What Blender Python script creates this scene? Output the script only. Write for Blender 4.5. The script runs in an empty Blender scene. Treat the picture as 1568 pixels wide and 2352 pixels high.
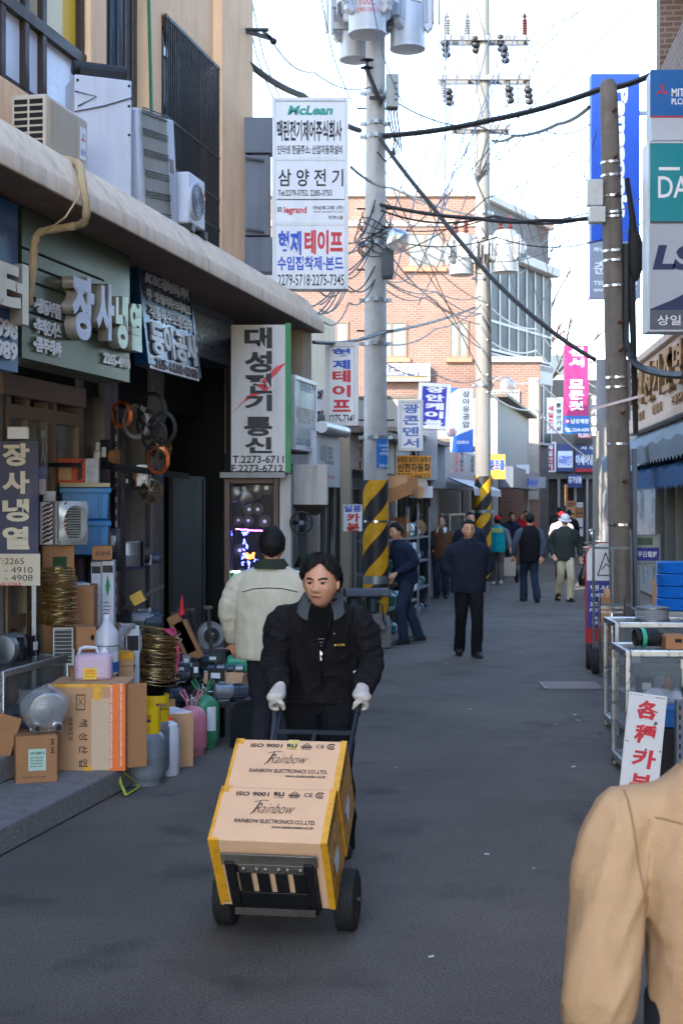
import bpy, bmesh, math, random
from math import sin, cos, pi, radians, exp, atan2, sqrt
from mathutils import Vector as V, Matrix, noise, Quaternion
random.seed(11)
S = bpy.context.scene
COL = S.collection
# ---------------------------------------------------------------- camera (level, horizon a little above the middle)
F, HV, CU, CH = 3300.0, 1160.0, 784.0, 1.83
cam = bpy.data.cameras.new('camera'); camo = bpy.data.objects.new('camera', cam); COL.objects.link(camo)
cam.sensor_fit = 'VERTICAL'; cam.sensor_height = 36; cam.sensor_width = 24
cam.lens = 36*F/2352; cam.shift_y = -(1176-HV)/2352
cam.clip_start = 0.05; cam.clip_end = 2000
cam.dof.use_dof = True; cam.dof.focus_distance = 6.9; cam.dof.aperture_fstop = 8
camo.location = (0, 0, CH); camo.rotation_euler = (pi/2, 0, 0)
S.camera = camo
# ---------------------------------------------------------------- light
SUN_AZ, SUN_EL = radians(38), radians(32)          # direction the light travels, measured from +Y to +X
wd = bpy.data.worlds.new('World'); S.world = wd; wd.use_nodes = True
nt = wd.node_tree; nt.nodes.clear()
sky = nt.nodes.new('ShaderNodeTexSky'); sky.sky_type = 'NISHITA'; sky.sun_disc = False
sky.sun_elevation = SUN_EL; sky.sun_rotation = SUN_AZ + pi; sky.air_density = 1.0; sky.dust_density = 0.7; sky.ozone_density = 1.1
bg = nt.nodes.new('ShaderNodeBackground'); bg.inputs[1].default_value = 0.15
wo = nt.nodes.new('ShaderNodeOutputWorld')
nt.links.new(sky.outputs[0], bg.inputs[0]); nt.links.new(bg.outputs[0], wo.inputs[0])
sl = bpy.data.lights.new('sun', 'SUN'); sl.energy = 2.1; sl.angle = radians(0.5); sl.color = (1.0, 0.93, 0.82)
so = bpy.data.objects.new('sun', sl); COL.objects.link(so)
so.rotation_euler = V((sin(SUN_AZ)*cos(SUN_EL), cos(SUN_AZ)*cos(SUN_EL), -sin(SUN_EL))).to_track_quat('-Z', 'Y').to_euler()
S.view_settings.view_transform = 'Standard'; S.view_settings.look = 'None'
S.view_settings.exposure = 2.78; S.view_settings.gamma = 1
# ---------------------------------------------------------------- picture <-> place
def W(u, v, Y): return V(((u-CU)*Y/F, Y, CH-(v-HV)*Y/F))
def G(u, v, z=0.0):
    Y = (CH-z)*F/(v-HV); return V(((u-CU)*Y/F, Y, z))
LT, RT = math.atan(.217), math.atan(.08)
LDIR = V((sin(LT), cos(LT), 0)); RDIR = V((-sin(RT), -cos(RT), 0))
class Plane:
    def __init__(s, p, r):
        s.p = V(p); s.r = V(r).normalized(); s.n = V((s.r.y, -s.r.x, 0)); s.rot = atan2(s.r.y, s.r.x)
    def hit(s, u, v):
        d = V(((u-CU)/F, 1, -(v-HV)/F)); c = V((0, 0, CH))
        return c+d*(s.n.dot(s.p-c)/s.n.dot(d))
def PL(o): return Plane((-3.39-o, 0, 0), LDIR)       # left shop row, o metres behind the canopy edge
def PR(o): return Plane((2.6-o, 0, 0), RDIR)         # right shop row, o metres in front of its wall
def PF(Y, yaw=0): return Plane((0, Y, 0), (cos(yaw), sin(yaw), 0))
def srgb(c):
    r = []
    for x in c:
        x /= 255.0
        r.append(x/12.92 if x <= .04045 else ((x+.055)/1.055)**2.4)
    return r
# ---------------------------------------------------------------- materials
MC = {}
def mat(name, c, rough=.6, metal=0., var=.12, scale=5., bump=0., bscale=60., spec=.5, alpha=1., trans=0., stain=0., em=None, emc=0.):
    key = name
    if key in MC: return MC[key]
    m = bpy.data.materials.new(name); m.use_nodes = True; MC[key] = m
    n = m.node_tree; b = n.nodes['Principled BSDF']; L = n.links.new
    col = srgb(c) + [1]
    tc = n.nodes.new('ShaderNodeTexCoord')
    b.inputs['Roughness'].default_value = rough; b.inputs['Metallic'].default_value = metal
    b.inputs['Specular IOR Level'].default_value = spec
    if var:
        nz = n.nodes.new('ShaderNodeTexNoise'); nz.inputs['Scale'].default_value = scale; nz.inputs['Detail'].default_value = 6; nz.inputs['Roughness'].default_value = .65
        L(tc.outputs['Object'], nz.inputs['Vector'])
        mr = n.nodes.new('ShaderNodeMapRange'); mr.inputs[1].default_value = .3; mr.inputs[2].default_value = .7
        mr.inputs[3].default_value = 1-var; mr.inputs[4].default_value = 1+var
        L(nz.outputs[0], mr.inputs[0])
        mx = n.nodes.new('ShaderNodeMix'); mx.data_type = 'RGBA'; mx.blend_type = 'MULTIPLY'; mx.inputs[0].default_value = 1
        mx.inputs[6].default_value = col; L(mr.outputs[0], mx.inputs[7])
        out = mx.outputs[2]
        if stain:
            mp = n.nodes.new('ShaderNodeMapping'); mp.inputs['Scale'].default_value = (3.5, 3.5, .35)
            L(tc.outputs['Object'], mp.inputs[0])
            n2 = n.nodes.new('ShaderNodeTexNoise'); n2.inputs['Scale'].default_value = 2.2; n2.inputs['Detail'].default_value = 8; n2.inputs['Roughness'].default_value = .7
            L(mp.outputs[0], n2.inputs['Vector'])
            r2 = n.nodes.new('ShaderNodeMapRange'); r2.inputs[1].default_value = .48; r2.inputs[2].default_value = .75; r2.inputs[3].default_value = 0; r2.inputs[4].default_value = stain
            L(n2.outputs[0], r2.inputs[0])
            m2 = n.nodes.new('ShaderNodeMix'); m2.data_type = 'RGBA'; L(r2.outputs[0], m2.inputs[0]); L(out, m2.inputs[6])
            m2.inputs[7].default_value = (.055, .045, .035, 1); out = m2.outputs[2]
        L(out, b.inputs['Base Color'])
        rr = n.nodes.new('ShaderNodeMapRange'); rr.inputs[1].default_value = .3; rr.inputs[2].default_value = .7
        rr.inputs[3].default_value = max(.03, rough-.1); rr.inputs[4].default_value = min(1, rough+.1)
        L(nz.outputs[0], rr.inputs[0]); L(rr.outputs[0], b.inputs['Roughness'])
    else: b.inputs['Base Color'].default_value = col
    if bump:
        bn = n.nodes.new('ShaderNodeTexNoise'); bn.inputs['Scale'].default_value = bscale; bn.inputs['Detail'].default_value = 4
        L(tc.outputs['Object'], bn.inputs['Vector'])
        bp = n.nodes.new('ShaderNodeBump'); bp.inputs['Strength'].default_value = bump; bp.inputs['Distance'].default_value = .01
        L(bn.outputs[0], bp.inputs['Height']); L(bp.outputs[0], b.inputs['Normal'])
    if alpha < 1: b.inputs['Alpha'].default_value = alpha
    if trans: b.inputs['Transmission Weight'].default_value = trans
    if em: b.inputs['Emission Color'].default_value = srgb(em)+[1]; b.inputs['Emission Strength'].default_value = emc
    return m
def nodes(m): return m.node_tree.nodes, m.node_tree.links.new, m.node_tree.nodes['Principled BSDF']
STEEL = mat('brushed_aluminium', (190, 194, 198), .32, .85, .08, 20)
GALV = mat('galvanised_steel', (140, 145, 150), .45, .7, .2, 8)
BLACK = mat('black_metal', (28, 29, 32), .5, .2, .25, 10)
DARK = mat('recess_shade_black', (20, 19, 19), .9, 0, .3, 3)  # black standing in for the shade inside holes and recesses
RUBBER = mat('rubber', (30, 30, 31), .8, 0, .25, 15, .2, 120)
INK = mat('black_ink', (32, 31, 34), .6, 0, .1)
WHITE = mat('white_paint', (218, 219, 224), .45, 0, .06, 3, stain=.25)
WHITEP = mat('white_plastic', (214, 214, 226), .4, 0, .04, 4)
CARD = mat('cardboard', (196, 152, 112), .85, 0, .08, 9, .12, 30)
CARD2 = mat('brown_cardboard', (165, 117, 78), .85, 0, .1, 9, .12, 30)
TAPE = mat('amber_tape', (226, 162, 38), .3, 0, .12, 14)
GREYP = mat('grey_sheet_paint', (92, 100, 114), .5, 0, .1, 2, stain=.5)
CONC = mat('pole_concrete', (172, 172, 170), .85, 0, .12, 6, .25, 40, stain=.35)
OLDC = mat('old_pole_concrete', (112, 103, 95), .9, 0, .22, 7, .5, 45, stain=.6)
CHROME = mat('bright_metal', (205, 208, 212), .2, .95, .1, 12)
COPPER = mat('copper', (200, 112, 70), .3, .9, .15, 20)
BRASS = mat('brass_wire', (170, 140, 88), .3, .85, .25, 16)
GLASS = mat('shop_glass', (120, 130, 135), .06, 0, 0, alpha=.28, spec=.9)
DGLASS = mat('dark_window_glass', (50, 58, 68), .06, 0, .2, 1.5, spec=1.)
# ---------------------------------------------------------------- mesh building
class MB:
    def __init__(s): s.bm = bmesh.new(); s.M = Matrix.Identity(4)
    def v(s, p): return s.bm.verts.new(s.M @ V(p))
    def f(s, vs, m=0):
        try: q = s.bm.faces.new(vs)
        except ValueError: return None
        q.material_index = m; return q
    def quad(s, a, b, c, d, m=0): return s.f([s.v(a), s.v(b), s.v(c), s.v(d)], m)
    def poly(s, pts, m=0): return s.f([s.v(p) for p in pts], m)
    def bb(s, x0, x1, y0, y1, z0, z1, m=0):
        p = [s.v(q) for q in ((x0,y0,z0),(x1,y0,z0),(x1,y1,z0),(x0,y1,z0),(x0,y0,z1),(x1,y0,z1),(x1,y1,z1),(x0,y1,z1))]
        for q in ((3,2,1,0),(4,5,6,7),(0,1,5,4),(1,2,6,5),(2,3,7,6),(3,0,4,7)): s.f([p[i] for i in q], m)
        return s
    def box(s, c, d, m=0, R=None):
        o = s.M; s.M = o @ Matrix.Translation(c) @ (R.to_4x4() if R else Matrix.Identity(4))
        s.bb(-d[0]/2, d[0]/2, -d[1]/2, d[1]/2, -d[2]/2, d[2]/2, m); s.M = o; return s
    def bar(s, a, b, w, h, m=0):
        a, b = V(a), V(b); d = b-a; q = d.to_track_quat('Y', 'Z').to_matrix()
        return s.box((a+b)/2, (w, d.length, h), m, q)
    def tube(s, pts, r, n=8, m=0, cap=True, closed=False, flat=None):
        pts = [V(p) for p in pts]; k = len(pts); rs = r if isinstance(r, (list, tuple)) else [r]*k
        t0 = (pts[1]-pts[0]).normalized(); ref = V((0, 0, 1)) if abs(t0.z) < .9 else V((0, 1, 0))
        nn = t0.cross(ref).normalized(); rings = []
        for i in range(k):
            if closed: t = (pts[(i+1) % k]-pts[i-1]).normalized()
            else: t = (pts[min(i+1, k-1)]-pts[max(i-1, 0)]).normalized()
            nn = (nn-t*nn.dot(t)).normalized(); bn = t.cross(nn)
            e = (rs[i] if not isinstance(rs[i], tuple) else None)
            rx, ry = (e, e) if e is not None else rs[i]
            rings.append([s.v(pts[i]+nn*cos(2*pi*j/n)*rx+bn*sin(2*pi*j/n)*ry) for j in range(n)])
        for i in range(k if closed else k-1):
            A, B = rings[i], rings[(i+1) % k]
            for j in range(n): s.f([A[j], A[(j+1) % n], B[(j+1) % n], B[j]], m)
        if cap and not closed: s.f(rings[0][::-1], m); s.f(rings[-1], m)
        return s
    def cyl(s, a, b, r, r2=None, n=20, m=0): return s.tube([a, b], [r, r if r2 is None else r2], n, m)
    def lathe(s, prof, n=24, m=0, c=(0, 0, 0), ax='Z'):
        rings = []
        for r, z in prof:
            ring = []
            for j in range(n):
                a = 2*pi*j/n; x, y = r*cos(a), r*sin(a)
                p = {'Z': (x, y, z), 'Y': (x, z, y), 'X': (z, x, y)}[ax]
                ring.append(s.v((p[0]+c[0], p[1]+c[1], p[2]+c[2])))
            rings.append(ring)
        for i in range(len(rings)-1):
            A, B = rings[i], rings[i+1]
            for j in range(n): s.f([A[j], A[(j+1) % n], B[(j+1) % n], B[j]], m)
        s.f(rings[0][::-1], m); s.f(rings[-1], m); return s
    def loft(s, rings, m=0, cap=True):          # rings: (centre, rx, ry) horizontal ellipses, 20 points
        R = []
        for c, rx, ry in rings: R.append([s.v((c[0]+rx*cos(2*pi*j/20), c[1]+ry*sin(2*pi*j/20), c[2])) for j in range(20)])
        for i in range(len(R)-1):
            for j in range(20): s.f([R[i][j], R[i][(j+1) % 20], R[i+1][(j+1) % 20], R[i+1][j]], m)
        if cap: s.f(R[0][::-1], m); s.f(R[-1], m)
        return s
    def ball(s, c, r, m=0, n=12):
        r = (r, r, r) if not isinstance(r, (tuple, list)) else r
        o = s.M; s.M = o @ Matrix.Translation(c) @ Matrix.Diagonal((r[0], r[1], r[2], 1))
        s.lathe([(max(.001, sin(pi*i/n)), -cos(pi*i/n)) for i in range(n+1)], 2*n, m); s.M = o; return s
    def prism(s, out, y0, y1, m=0):             # outline (x, z) extruded along y
        a = [s.v((x, y0, z)) for x, z in out]; b = [s.v((x, y1, z)) for x, z in out]; k = len(out)
        s.f(a, m); s.f(b[::-1], m)
        for i in range(k): s.f([a[i], b[i], b[(i+1) % k], a[(i+1) % k]], m)
        return s
    def mesh(s, name, mats, smooth=35):
        bmesh.ops.recalc_face_normals(s.bm, faces=s.bm.faces[:])
        me = bpy.data.meshes.new(name); s.bm.to_mesh(me); s.bm.free()
        for m in (mats if isinstance(mats, (list, tuple)) else [mats]): me.materials.append(m)
        if smooth and len(me.polygons):
            me.polygons.foreach_set('use_smooth', [True]*len(me.polygons)); me.set_sharp_from_angle(angle=radians(smooth))
        return me
    def build(s, name, mats, parent=None, loc=None, rotz=0, bevel=0, smooth=35):
        o = bpy.data.objects.new(name, s.mesh(name, mats, smooth)); COL.objects.link(o)
        if parent: o.parent = parent
        if loc is not None: o.location = loc
        if rotz: o.rotation_euler.z = rotz
        if bevel:
            b = o.modifiers.new('bevel', 'BEVEL'); b.width = bevel; b.segments = 2; b.limit_method = 'ANGLE'; b.angle_limit = radians(40)
        return o
def tag(o, label, cat, group=None, kind=None):
    if label: o['label'] = label
    if cat: o['category'] = cat
    if group: o['group'] = group
    if kind: o['kind'] = kind
    return o
def thing(name, label, cat, loc=(0, 0, 0), rotz=0, group=None):
    o = bpy.data.objects.new(name, None); COL.objects.link(o); o.empty_display_size = .2
    o.location = loc; o.rotation_euler.z = rotz
    return tag(o, label, cat, group)
def copy_tree(o, parent=None):
    c = o.copy(); COL.objects.link(c)
    if parent: c.parent = parent
    for ch in list(o.children): copy_tree(ch, c)
    return c
# ---------------------------------------------------------------- lettering
def glyphs(s, bold=.02, ext=.0):
    c = bpy.data.curves.new('lettering', 'FONT'); c.body = s; c.offset = bold; c.extrude = ext; c.resolution_u = 3
    o = bpy.data.objects.new('lettering', c); COL.objects.link(o)
    dg = bpy.context.evaluated_depsgraph_get(); dg.update()
    me = bpy.data.meshes.new_from_object(o.evaluated_get(dg)); bpy.data.objects.remove(o); bpy.data.curves.remove(c)
    return me
def text(par, s, x0, x1, z0, z1, y, m, bold=.02, ext=.0, shear=0., name='lettering', keep=False):
    """lettering filling the rectangle x0..x1, z0..z1 of a face that looks along local -y"""
    me = glyphs(s, bold, .5 if ext else 0)
    if not len(me.vertices): return None
    xs = [v.co.x for v in me.vertices]; ys = [v.co.y for v in me.vertices]
    ax, bx, ay, by = min(xs), max(xs), min(ys), max(ys)
    kx = (x1-x0)/max(1e-6, bx-ax); kz = (z1-z0)/max(1e-6, by-ay)
    if keep: kx = kz = min(kx, kz); x0 = (x0+x1)/2-kx*(bx-ax)/2
    for v in me.vertices:
        X, Z, Y = v.co.x, v.co.y, v.co.z
        zz = (Z-ay)*kz
        v.co = (x0+(X-ax)*kx+shear*zz, y-(.001 if not ext else ext/2+Y*ext), z0+zz)
    me.materials.clear(); me.materials.append(m)
    o = bpy.data.objects.new(name, me); COL.objects.link(o); o.parent = par
    return o
def vtext(par, s, x0, x1, z0, z1, y, m, gap=.18, **k):
    ch = [c for c in s]; n = len(ch); h = (z1-z0)/(n-gap)
    for i, c in enumerate(ch):
        if c != ' ': text(par, c, x0, x1, z1-(i+1-gap)*h, z1-i*h, y, m, **k)
class Sign:
    """a sign box standing in a plane; a rectangle of the picture gives its place and size"""
    def __init__(s, name, label, cat, pl, u0, v0, u1, v1, d=.12, panel=WHITE, frame=STEEL, fw=.025, group=None, ref=None):
        tl = pl.hit(u0, v0); bl = pl.hit(u0, v1); tr = pl.hit(u1, v0)
        s.pl = pl; s.o = V((tl.x, tl.y, bl.z)); s.w = (V((tr.x, tr.y, 0))-V((tl.x, tl.y, 0))).dot(pl.r); s.h = tl.z-bl.z
        s.t = thing(name, label, cat, s.o, pl.rot, group)
        b = MB(); b.bb(fw*.6, s.w-fw*.6, .004, d*.9, fw*.6, s.h-fw*.6); s.panel = b.build('panel', panel, s.t)
        if frame:
            b = MB()
            for q in ((0, fw, 0, s.h), (s.w-fw, s.w, 0, s.h), (fw, s.w-fw, 0, fw), (fw, s.w-fw, s.h-fw, s.h)):
                b.bb(q[0], q[1], -.008, d, q[2], q[3])
            b.build('frame', frame, s.t, bevel=.003)
    def L(s, u, v):
        p = s.pl.hit(u, v)-s.o; return p.dot(s.pl.r), p.z
    def txt(s, st, u0, v0, u1, v1, m, **k):
        x0, z1 = s.L(u0, v0); _, z0 = s.L(u0, v1); x1, _ = s.L(u1, v0)
        return text(s.t, st, x0, x1, z0, z1, k.pop('y', .002), m, **k)
    def vt(s, st, u0, v0, u1, v1, m, **k):
        x0, z1 = s.L(u0, v0); _, z0 = s.L(u0, v1); x1, _ = s.L(u1, v0)
        return vtext(s.t, st, x0, x1, z0, z1, k.pop('y', .002), m, **k)
    def band(s, u0, v0, u1, v1, m, name='colour_band', y=0.):
        x0, z1 = s.L(u0, v0); _, z0 = s.L(u0, v1); x1, _ = s.L(u1, v0)
        b = MB(); b.bb(x0, x1, y-.001, y+.003, z0, z1); return b.build(name, m, s.t)
# ================================================================ THE SETTING
def asphalt():
    m = mat('asphalt', (66, 68, 76), .85, 0, 0); n, L, b = nodes(m)
    tc = n.new('ShaderNodeTexCoord')
    def nz(sc, det=5, ro=.6):
        t = n.new('ShaderNodeTexNoise'); t.inputs['Scale'].default_value = sc; t.inputs['Detail'].default_value = det; t.inputs['Roughness'].default_value = ro
        L(tc.outputs['Object'], t.inputs['Vector']); return t
    def rng(src, a, c, lo, hi):
        r = n.new('ShaderNodeMapRange'); r.inputs[1].default_value = a; r.inputs[2].default_value = c; r.inputs[3].default_value = lo; r.inputs[4].default_value = hi
        L(src, r.inputs[0]); return r.outputs[0]
    def mul(a, c):
        k = n.new('ShaderNodeMath'); k.operation = 'MULTIPLY'; L(a, k.inputs[0]); L(c, k.inputs[1]); return k.outputs[0]
    big = rng(nz(.45, 7, .7).outputs[0], .35, .65, .74, 1.26)
    grain = rng(nz(85, 3, .8).outputs[0], .32, .68, .35, 1.65)
    vor = n.new('ShaderNodeTexVoronoi'); vor.inputs['Scale'].default_value = 26; L(tc.outputs['Object'], vor.inputs['Vector'])
    speck = rng(vor.outputs['Distance'], .03, .07, 1.9, 1.0)
    oil = rng(nz(1.7, 4, .5).outputs[0], .57, .70, 1.0, .58)
    # fine cracks
    mp = n.new('ShaderNodeVectorMath'); mp.operation = 'ADD'; w = nz(1.3, 3)
    L(tc.outputs['Object'], mp.inputs[0]); L(w.outputs['Color'], mp.inputs[1])
    cr = n.new('ShaderNodeTexVoronoi'); cr.feature = 'DISTANCE_TO_EDGE'; cr.inputs['Scale'].default_value = .33; L(mp.outputs[0], cr.inputs['Vector'])
    crack = rng(cr.outputs['Distance'], .0012, .004, .8, 1.0)
    f = mul(mul(mul(big, grain), mul(speck, oil)), crack)
    mx = n.new('ShaderNodeMix'); mx.data_type = 'RGBA'; mx.blend_type = 'MULTIPLY'; mx.inputs[0].default_value = 1
    mx.inputs[6].default_value = srgb((90, 84, 77))+[1]; L(f, mx.inputs[7]); L(mx.outputs[2], b.inputs['Base Color'])
    bp = n.new('ShaderNodeBump'); bp.inputs['Strength'].default_value = .5; bp.inputs['Distance'].default_value = .006
    L(nz(70, 4, .7).outputs[0], bp.inputs['Height']); L(bp.outputs[0], b.inputs['Normal'])
    return m
b = MB(); b.bm.faces.new([b.v(p) for p in ((-250, -80, 0), (250, -80, 0), (250, 500, 0), (-250, 500, 0))])
tag(b.build('road', asphalt(), smooth=0), 'dark grey patched asphalt lane running between the shop rows', 'road', kind='structure')

def brickmat(name, c1, c2, mortar, sc=1., rough=.85, bw=.22, bh=.072):
    m = mat(name, c1, rough, 0, 0); n, L, b = nodes(m)
    tc = n.new('ShaderNodeTexCoord'); sx = n.new('ShaderNodeSeparateXYZ'); cx = n.new('ShaderNodeCombineXYZ')
    L(tc.outputs['Object'], sx.inputs[0]); ad = n.new('ShaderNodeMath'); L(sx.outputs[0], ad.inputs[0]); L(sx.outputs[1], ad.inputs[1])
    L(ad.outputs[0], cx.inputs[0]); L(sx.outputs[2], cx.inputs[1])
    t = n.new('ShaderNodeTexBrick'); t.inputs['Scale'].default_value = sc; t.inputs['Brick Width'].default_value = bw; t.inputs['Row Height'].default_value = bh
    t.inputs['Mortar Size'].default_value = .011; t.inputs['Bias'].default_value = -.1
    t.inputs['Color1'].default_value = srgb(c1)+[1]; t.inputs['Color2'].default_value = srgb(c2)+[1]; t.inputs['Mortar'].default_value = srgb(mortar)+[1]
    L(cx.outputs[0], t.inputs['Vector'])
    nz = n.new('ShaderNodeTexNoise'); nz.inputs['Scale'].default_value = .8; nz.inputs['Detail'].default_value = 7; L(tc.outputs['Object'], nz.inputs['Vector'])
    r = n.new('ShaderNodeMapRange'); r.inputs[1].default_value = .3; r.inputs[2].default_value = .7; r.inputs[3].default_value = .8; r.inputs[4].default_value = 1.15; L(nz.outputs[0], r.inputs[0])
    mx = n.new('ShaderNodeMix'); mx.data_type = 'RGBA'; mx.blend_type = 'MULTIPLY'; mx.inputs[0].default_value = 1
    L(t.outputs[0], mx.inputs[6]); L(r.outputs[0], mx.inputs[7]); L(mx.outputs[2], b.inputs['Base Color'])
    return m
PEACH = mat('peach_render', (250, 206, 162), .85, 0, .07, 3, .15, 50, stain=.22)
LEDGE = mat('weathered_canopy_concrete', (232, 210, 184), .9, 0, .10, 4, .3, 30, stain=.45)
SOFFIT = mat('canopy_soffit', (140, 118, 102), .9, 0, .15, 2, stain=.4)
PIER = mat('grey_pier_stone', (148, 145, 142), .8, 0, .15, 4, .2, 40, stain=.6)
DARKW = mat('shade_toned_shop_wall', (34, 32, 31), .9, 0, .3, 2)  # shade of the shop interiors put into this wall colour
BROWN = mat('brown_window_frame', (52, 38, 32), .5, .2, .15, 6)
YELLOW = mat('yellow_blind', (232, 184, 36), .6, 0, .08, 2)
CREAM = mat('cream_blind', (242, 228, 190), .6, 0, .05, 2)
FROST = mat('frosted_glass', (232, 238, 250), .25, 0, .04, 1.5)
KERBM = mat('pitted_kerb_stone', (128, 126, 124), .9, 0, .2, 20, .9, 45, stain=.5)
# ---- pavement steps in front of the left shops
LB = V((-3.39, 0, 0)); LROT = PL(0).rot
def lx(Y): return Y/cos(LT)                              # along-row coordinate of the row at depth Y (edge line)
def lloc(u, v, o):
    p = PL(o).hit(u, v)-LB; return p.dot(LDIR), -p.dot(PL(0).n), p.z
b = MB(); b.bb(-12, lx(9.62), 0.0, 3.3, .001, .15); b.bb(-12, lx(9.35), .52, 3.3, .15, .30)
tag(b.build('pavement', KERBM, loc=LB, rotz=LROT, bevel=.012), 'two low pitted concrete steps along the left shops', 'pavement', kind='structure')
# ---- left building
lb = thing('commercial_building', 'peach rendered building with a long concrete canopy and caged windows above the left shops', 'building', LB, LROT)
XE = lx(14.35)+.15
yw = .733
b = MB(); b.bb(-14, XE-.02, 1.1, 6.5, 3.62, 16.2); b.bb(-14, XE-.02, 3.25, 6.5, 0.0, 3.6)  # unseen height and depth shaped to keep the lane in shade
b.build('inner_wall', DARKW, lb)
def seg(u0, u1): return lloc(u0, 500, .75)[0], lloc(u1, 500, .75)[0]
b = MB()                                                 # upper wall: columns and panels between the windows
for u0, u1 in ((209, 246), (344, 372)):
    x0, x1 = seg(u0, u1); b.bb(x0, x1, yw, 1.09, 3.81, 16.2)
x0, x1 = seg(497, 549); b.bb(x0, XE+.02, yw-.06, 6.6, 3.81, 16.2); b.bb(x0-.04, XE, yw+.002, 6.5, 3.6, 3.80)
xg0, xg1 = seg(372, 497)
b.bb(xg0+.002, xg1-.002, yw+.03, 1.09, 6.0, 6.9); b.bb(xg0+.002, xg1-.002, yw+.03, 1.09, 8.9, 10); b.bb(xg0+.002, xg1-.002, yw+.03, 1.09, 12, 16.2)
xw1 = seg(0, 209)[1]
b.bb(-14, xw1-.002, yw, 1.09, 3.81, 4.56); b.bb(-14, xw1-.002, yw, 1.09, 7.0, 8.4); b.bb(-14, xw1-.002, yw, 1.09, 10.5, 16.2)
b.build('wall', PEACH, lb, bevel=.01)
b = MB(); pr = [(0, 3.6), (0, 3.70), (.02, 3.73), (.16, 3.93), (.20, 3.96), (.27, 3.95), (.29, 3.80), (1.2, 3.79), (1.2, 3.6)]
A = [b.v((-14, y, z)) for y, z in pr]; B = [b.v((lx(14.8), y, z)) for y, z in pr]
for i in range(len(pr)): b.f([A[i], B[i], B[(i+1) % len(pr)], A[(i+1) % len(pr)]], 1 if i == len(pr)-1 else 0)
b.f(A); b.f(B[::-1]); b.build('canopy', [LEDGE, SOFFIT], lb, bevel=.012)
def upwin(x0, x1, z0, z1, bars, panes, y=yw+.05):
    f = MB()
    f.bb(x0, x1, y, y+.08, z0, z0+.06); f.bb(x0, x1, y, y+.08, z1-.06, z1)
    for x in bars: f.bb(x-.035, x+.035, y-.012, y+.081, z0+.001, z1-.001)
    fr = f.build('window', BROWN, lb, bevel=.004)
    for (a, c, d, e, m) in panes:
        p = MB(); p.bb(a, c, y+.03, y+.06, d, e); p.build('pane', m, fr)
xs = [seg(u, u)[0] for u in (-420, -200, -60, 22, 76, 112, 207)]
pn = []
xa = [xs[0], xs[1], xs[2], xs[3]+.02, xs[4]+.0, xs[5], xs[6]]
for i in range(6): pn.append((xa[i], xa[i+1], 4.62, 5.06, FROST))
for a, c, m in ((xs[0], xs[2], CREAM), (xs[2], seg(-10, 0)[0], CREAM), (seg(-10, 0)[0], seg(36, 0)[0], CREAM), (seg(36, 0)[0], seg(50, 0)[0], YELLOW), (seg(56, 0)[0], seg(88, 0)[0], CREAM), (seg(88, 0)[0], seg(110, 0)[0], CREAM), (seg(110, 0)[0], xw1-.05, CREAM), ):
    pn.append((a, c, 5.14, 6.94, m))
pn[-1] = (seg(60, 0)[0], seg(168, 0)[0], 5.14, 6.94, CREAM); pn.append((seg(168, 0)[0]+.002, xw1-.06, 5.14, 6.94, YELLOW))
upwin(xs[0], xw1-.004, 4.56, 7.0, [xs[3], xs[4]-.0, xs[5]+.03, xw1-.06], pn)
f = MB(); f.bb(xs[0], xw1-.01, yw+.03, yw+.12, 5.06, 5.14); f.build('transom', BROWN, lb)
# shaft bay with a dangling tarpaulin
x0, x1 = seg(246, 344)
b = MB(); b.bb(x0, x1, .95, 1.09, 3.81, 16.2); b.build('shaft_bay', mat('shaft_bay_grey', (104, 112, 122), .6, 0, .25, 1.2, stain=.5), lb)
b = MB(); b.bb(x0+.42, x1-.004, .84, .94, 3.81, 16.2); b.build('shutter_panel', mat('brown_shutter', (86, 76, 70), .6, .1, .15, 3, stain=.4), lb)
b = MB()
P = [[b.v((x0+.14+(.34)*i/10, .80+.03*sin(i*1.3+j*.4), 4.75+.12*(i/10)+2.4*j/10+.05*sin(i*1.1)*(1-j/10))) for i in range(11)] for j in range(11)]
for j in range(10):
    for i in range(10): b.f([P[j][i], P[j][i+1], P[j+1][i+1], P[j+1][i]])
b.build('tarpaulin', mat('slate_tarpaulin', (78, 90, 106), .7, 0, .12, 3), lb, smooth=80)
b = MB()
for k, c in ((.05, 0), (.2, 0), (.36, 0), (.52, 0)): b.tube([(x0+k, .76, 9), (x0+k+.03*sin(k*40), .74, 6), (x0+k+.08, .76, 4.4)], .012, 6)
b.build('downpipe', BLACK, lb)
b = MB(); b.tube([(x1-.16, .70, 9), (x1-.14, .69, 6), (x1-.03, .69, 4.35)], .014, 6); b.build('hose', mat('green_hose', (22, 110, 70), .5), lb)
# caged window
for z0, z1 in ((3.81, 6.0), (6.9, 8.9)):
    f = MB(); f.bb(xg0, xg1, .9, 1.0, z0, z1); w = f.build('window', mat('dark_caged_glass', (44, 54, 66), .12, 0, .35, 3.5, spec=.9), lb)
    f = MB(); k = 26
    for i in range(k+1):
        x = xg0+.03+(xg1-xg0-.06)*i/k; f.cyl((x, yw-.03, z0+.02), (x, yw-.03, z1-.02), .008, n=6)
    for z in (z0+.03, z0+.62, z0+.9, z0+1.3, z1-.04): f.bb(xg0, xg1, yw-.037, yw-.017, z-.012, z+.012)
    f.build('grille', BLACK, w)
    f = MB()
    for q in (.25, .5, .75): f.bb(xg0+(xg1-xg0)*q-.03, xg0+(xg1-xg0)*q+.03, .86, .899, z0, z1)
    f.bb(xg0, xg1, .855, .9, z0+.85, z0+.92); f.build('mullion', BROWN, w)
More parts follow.
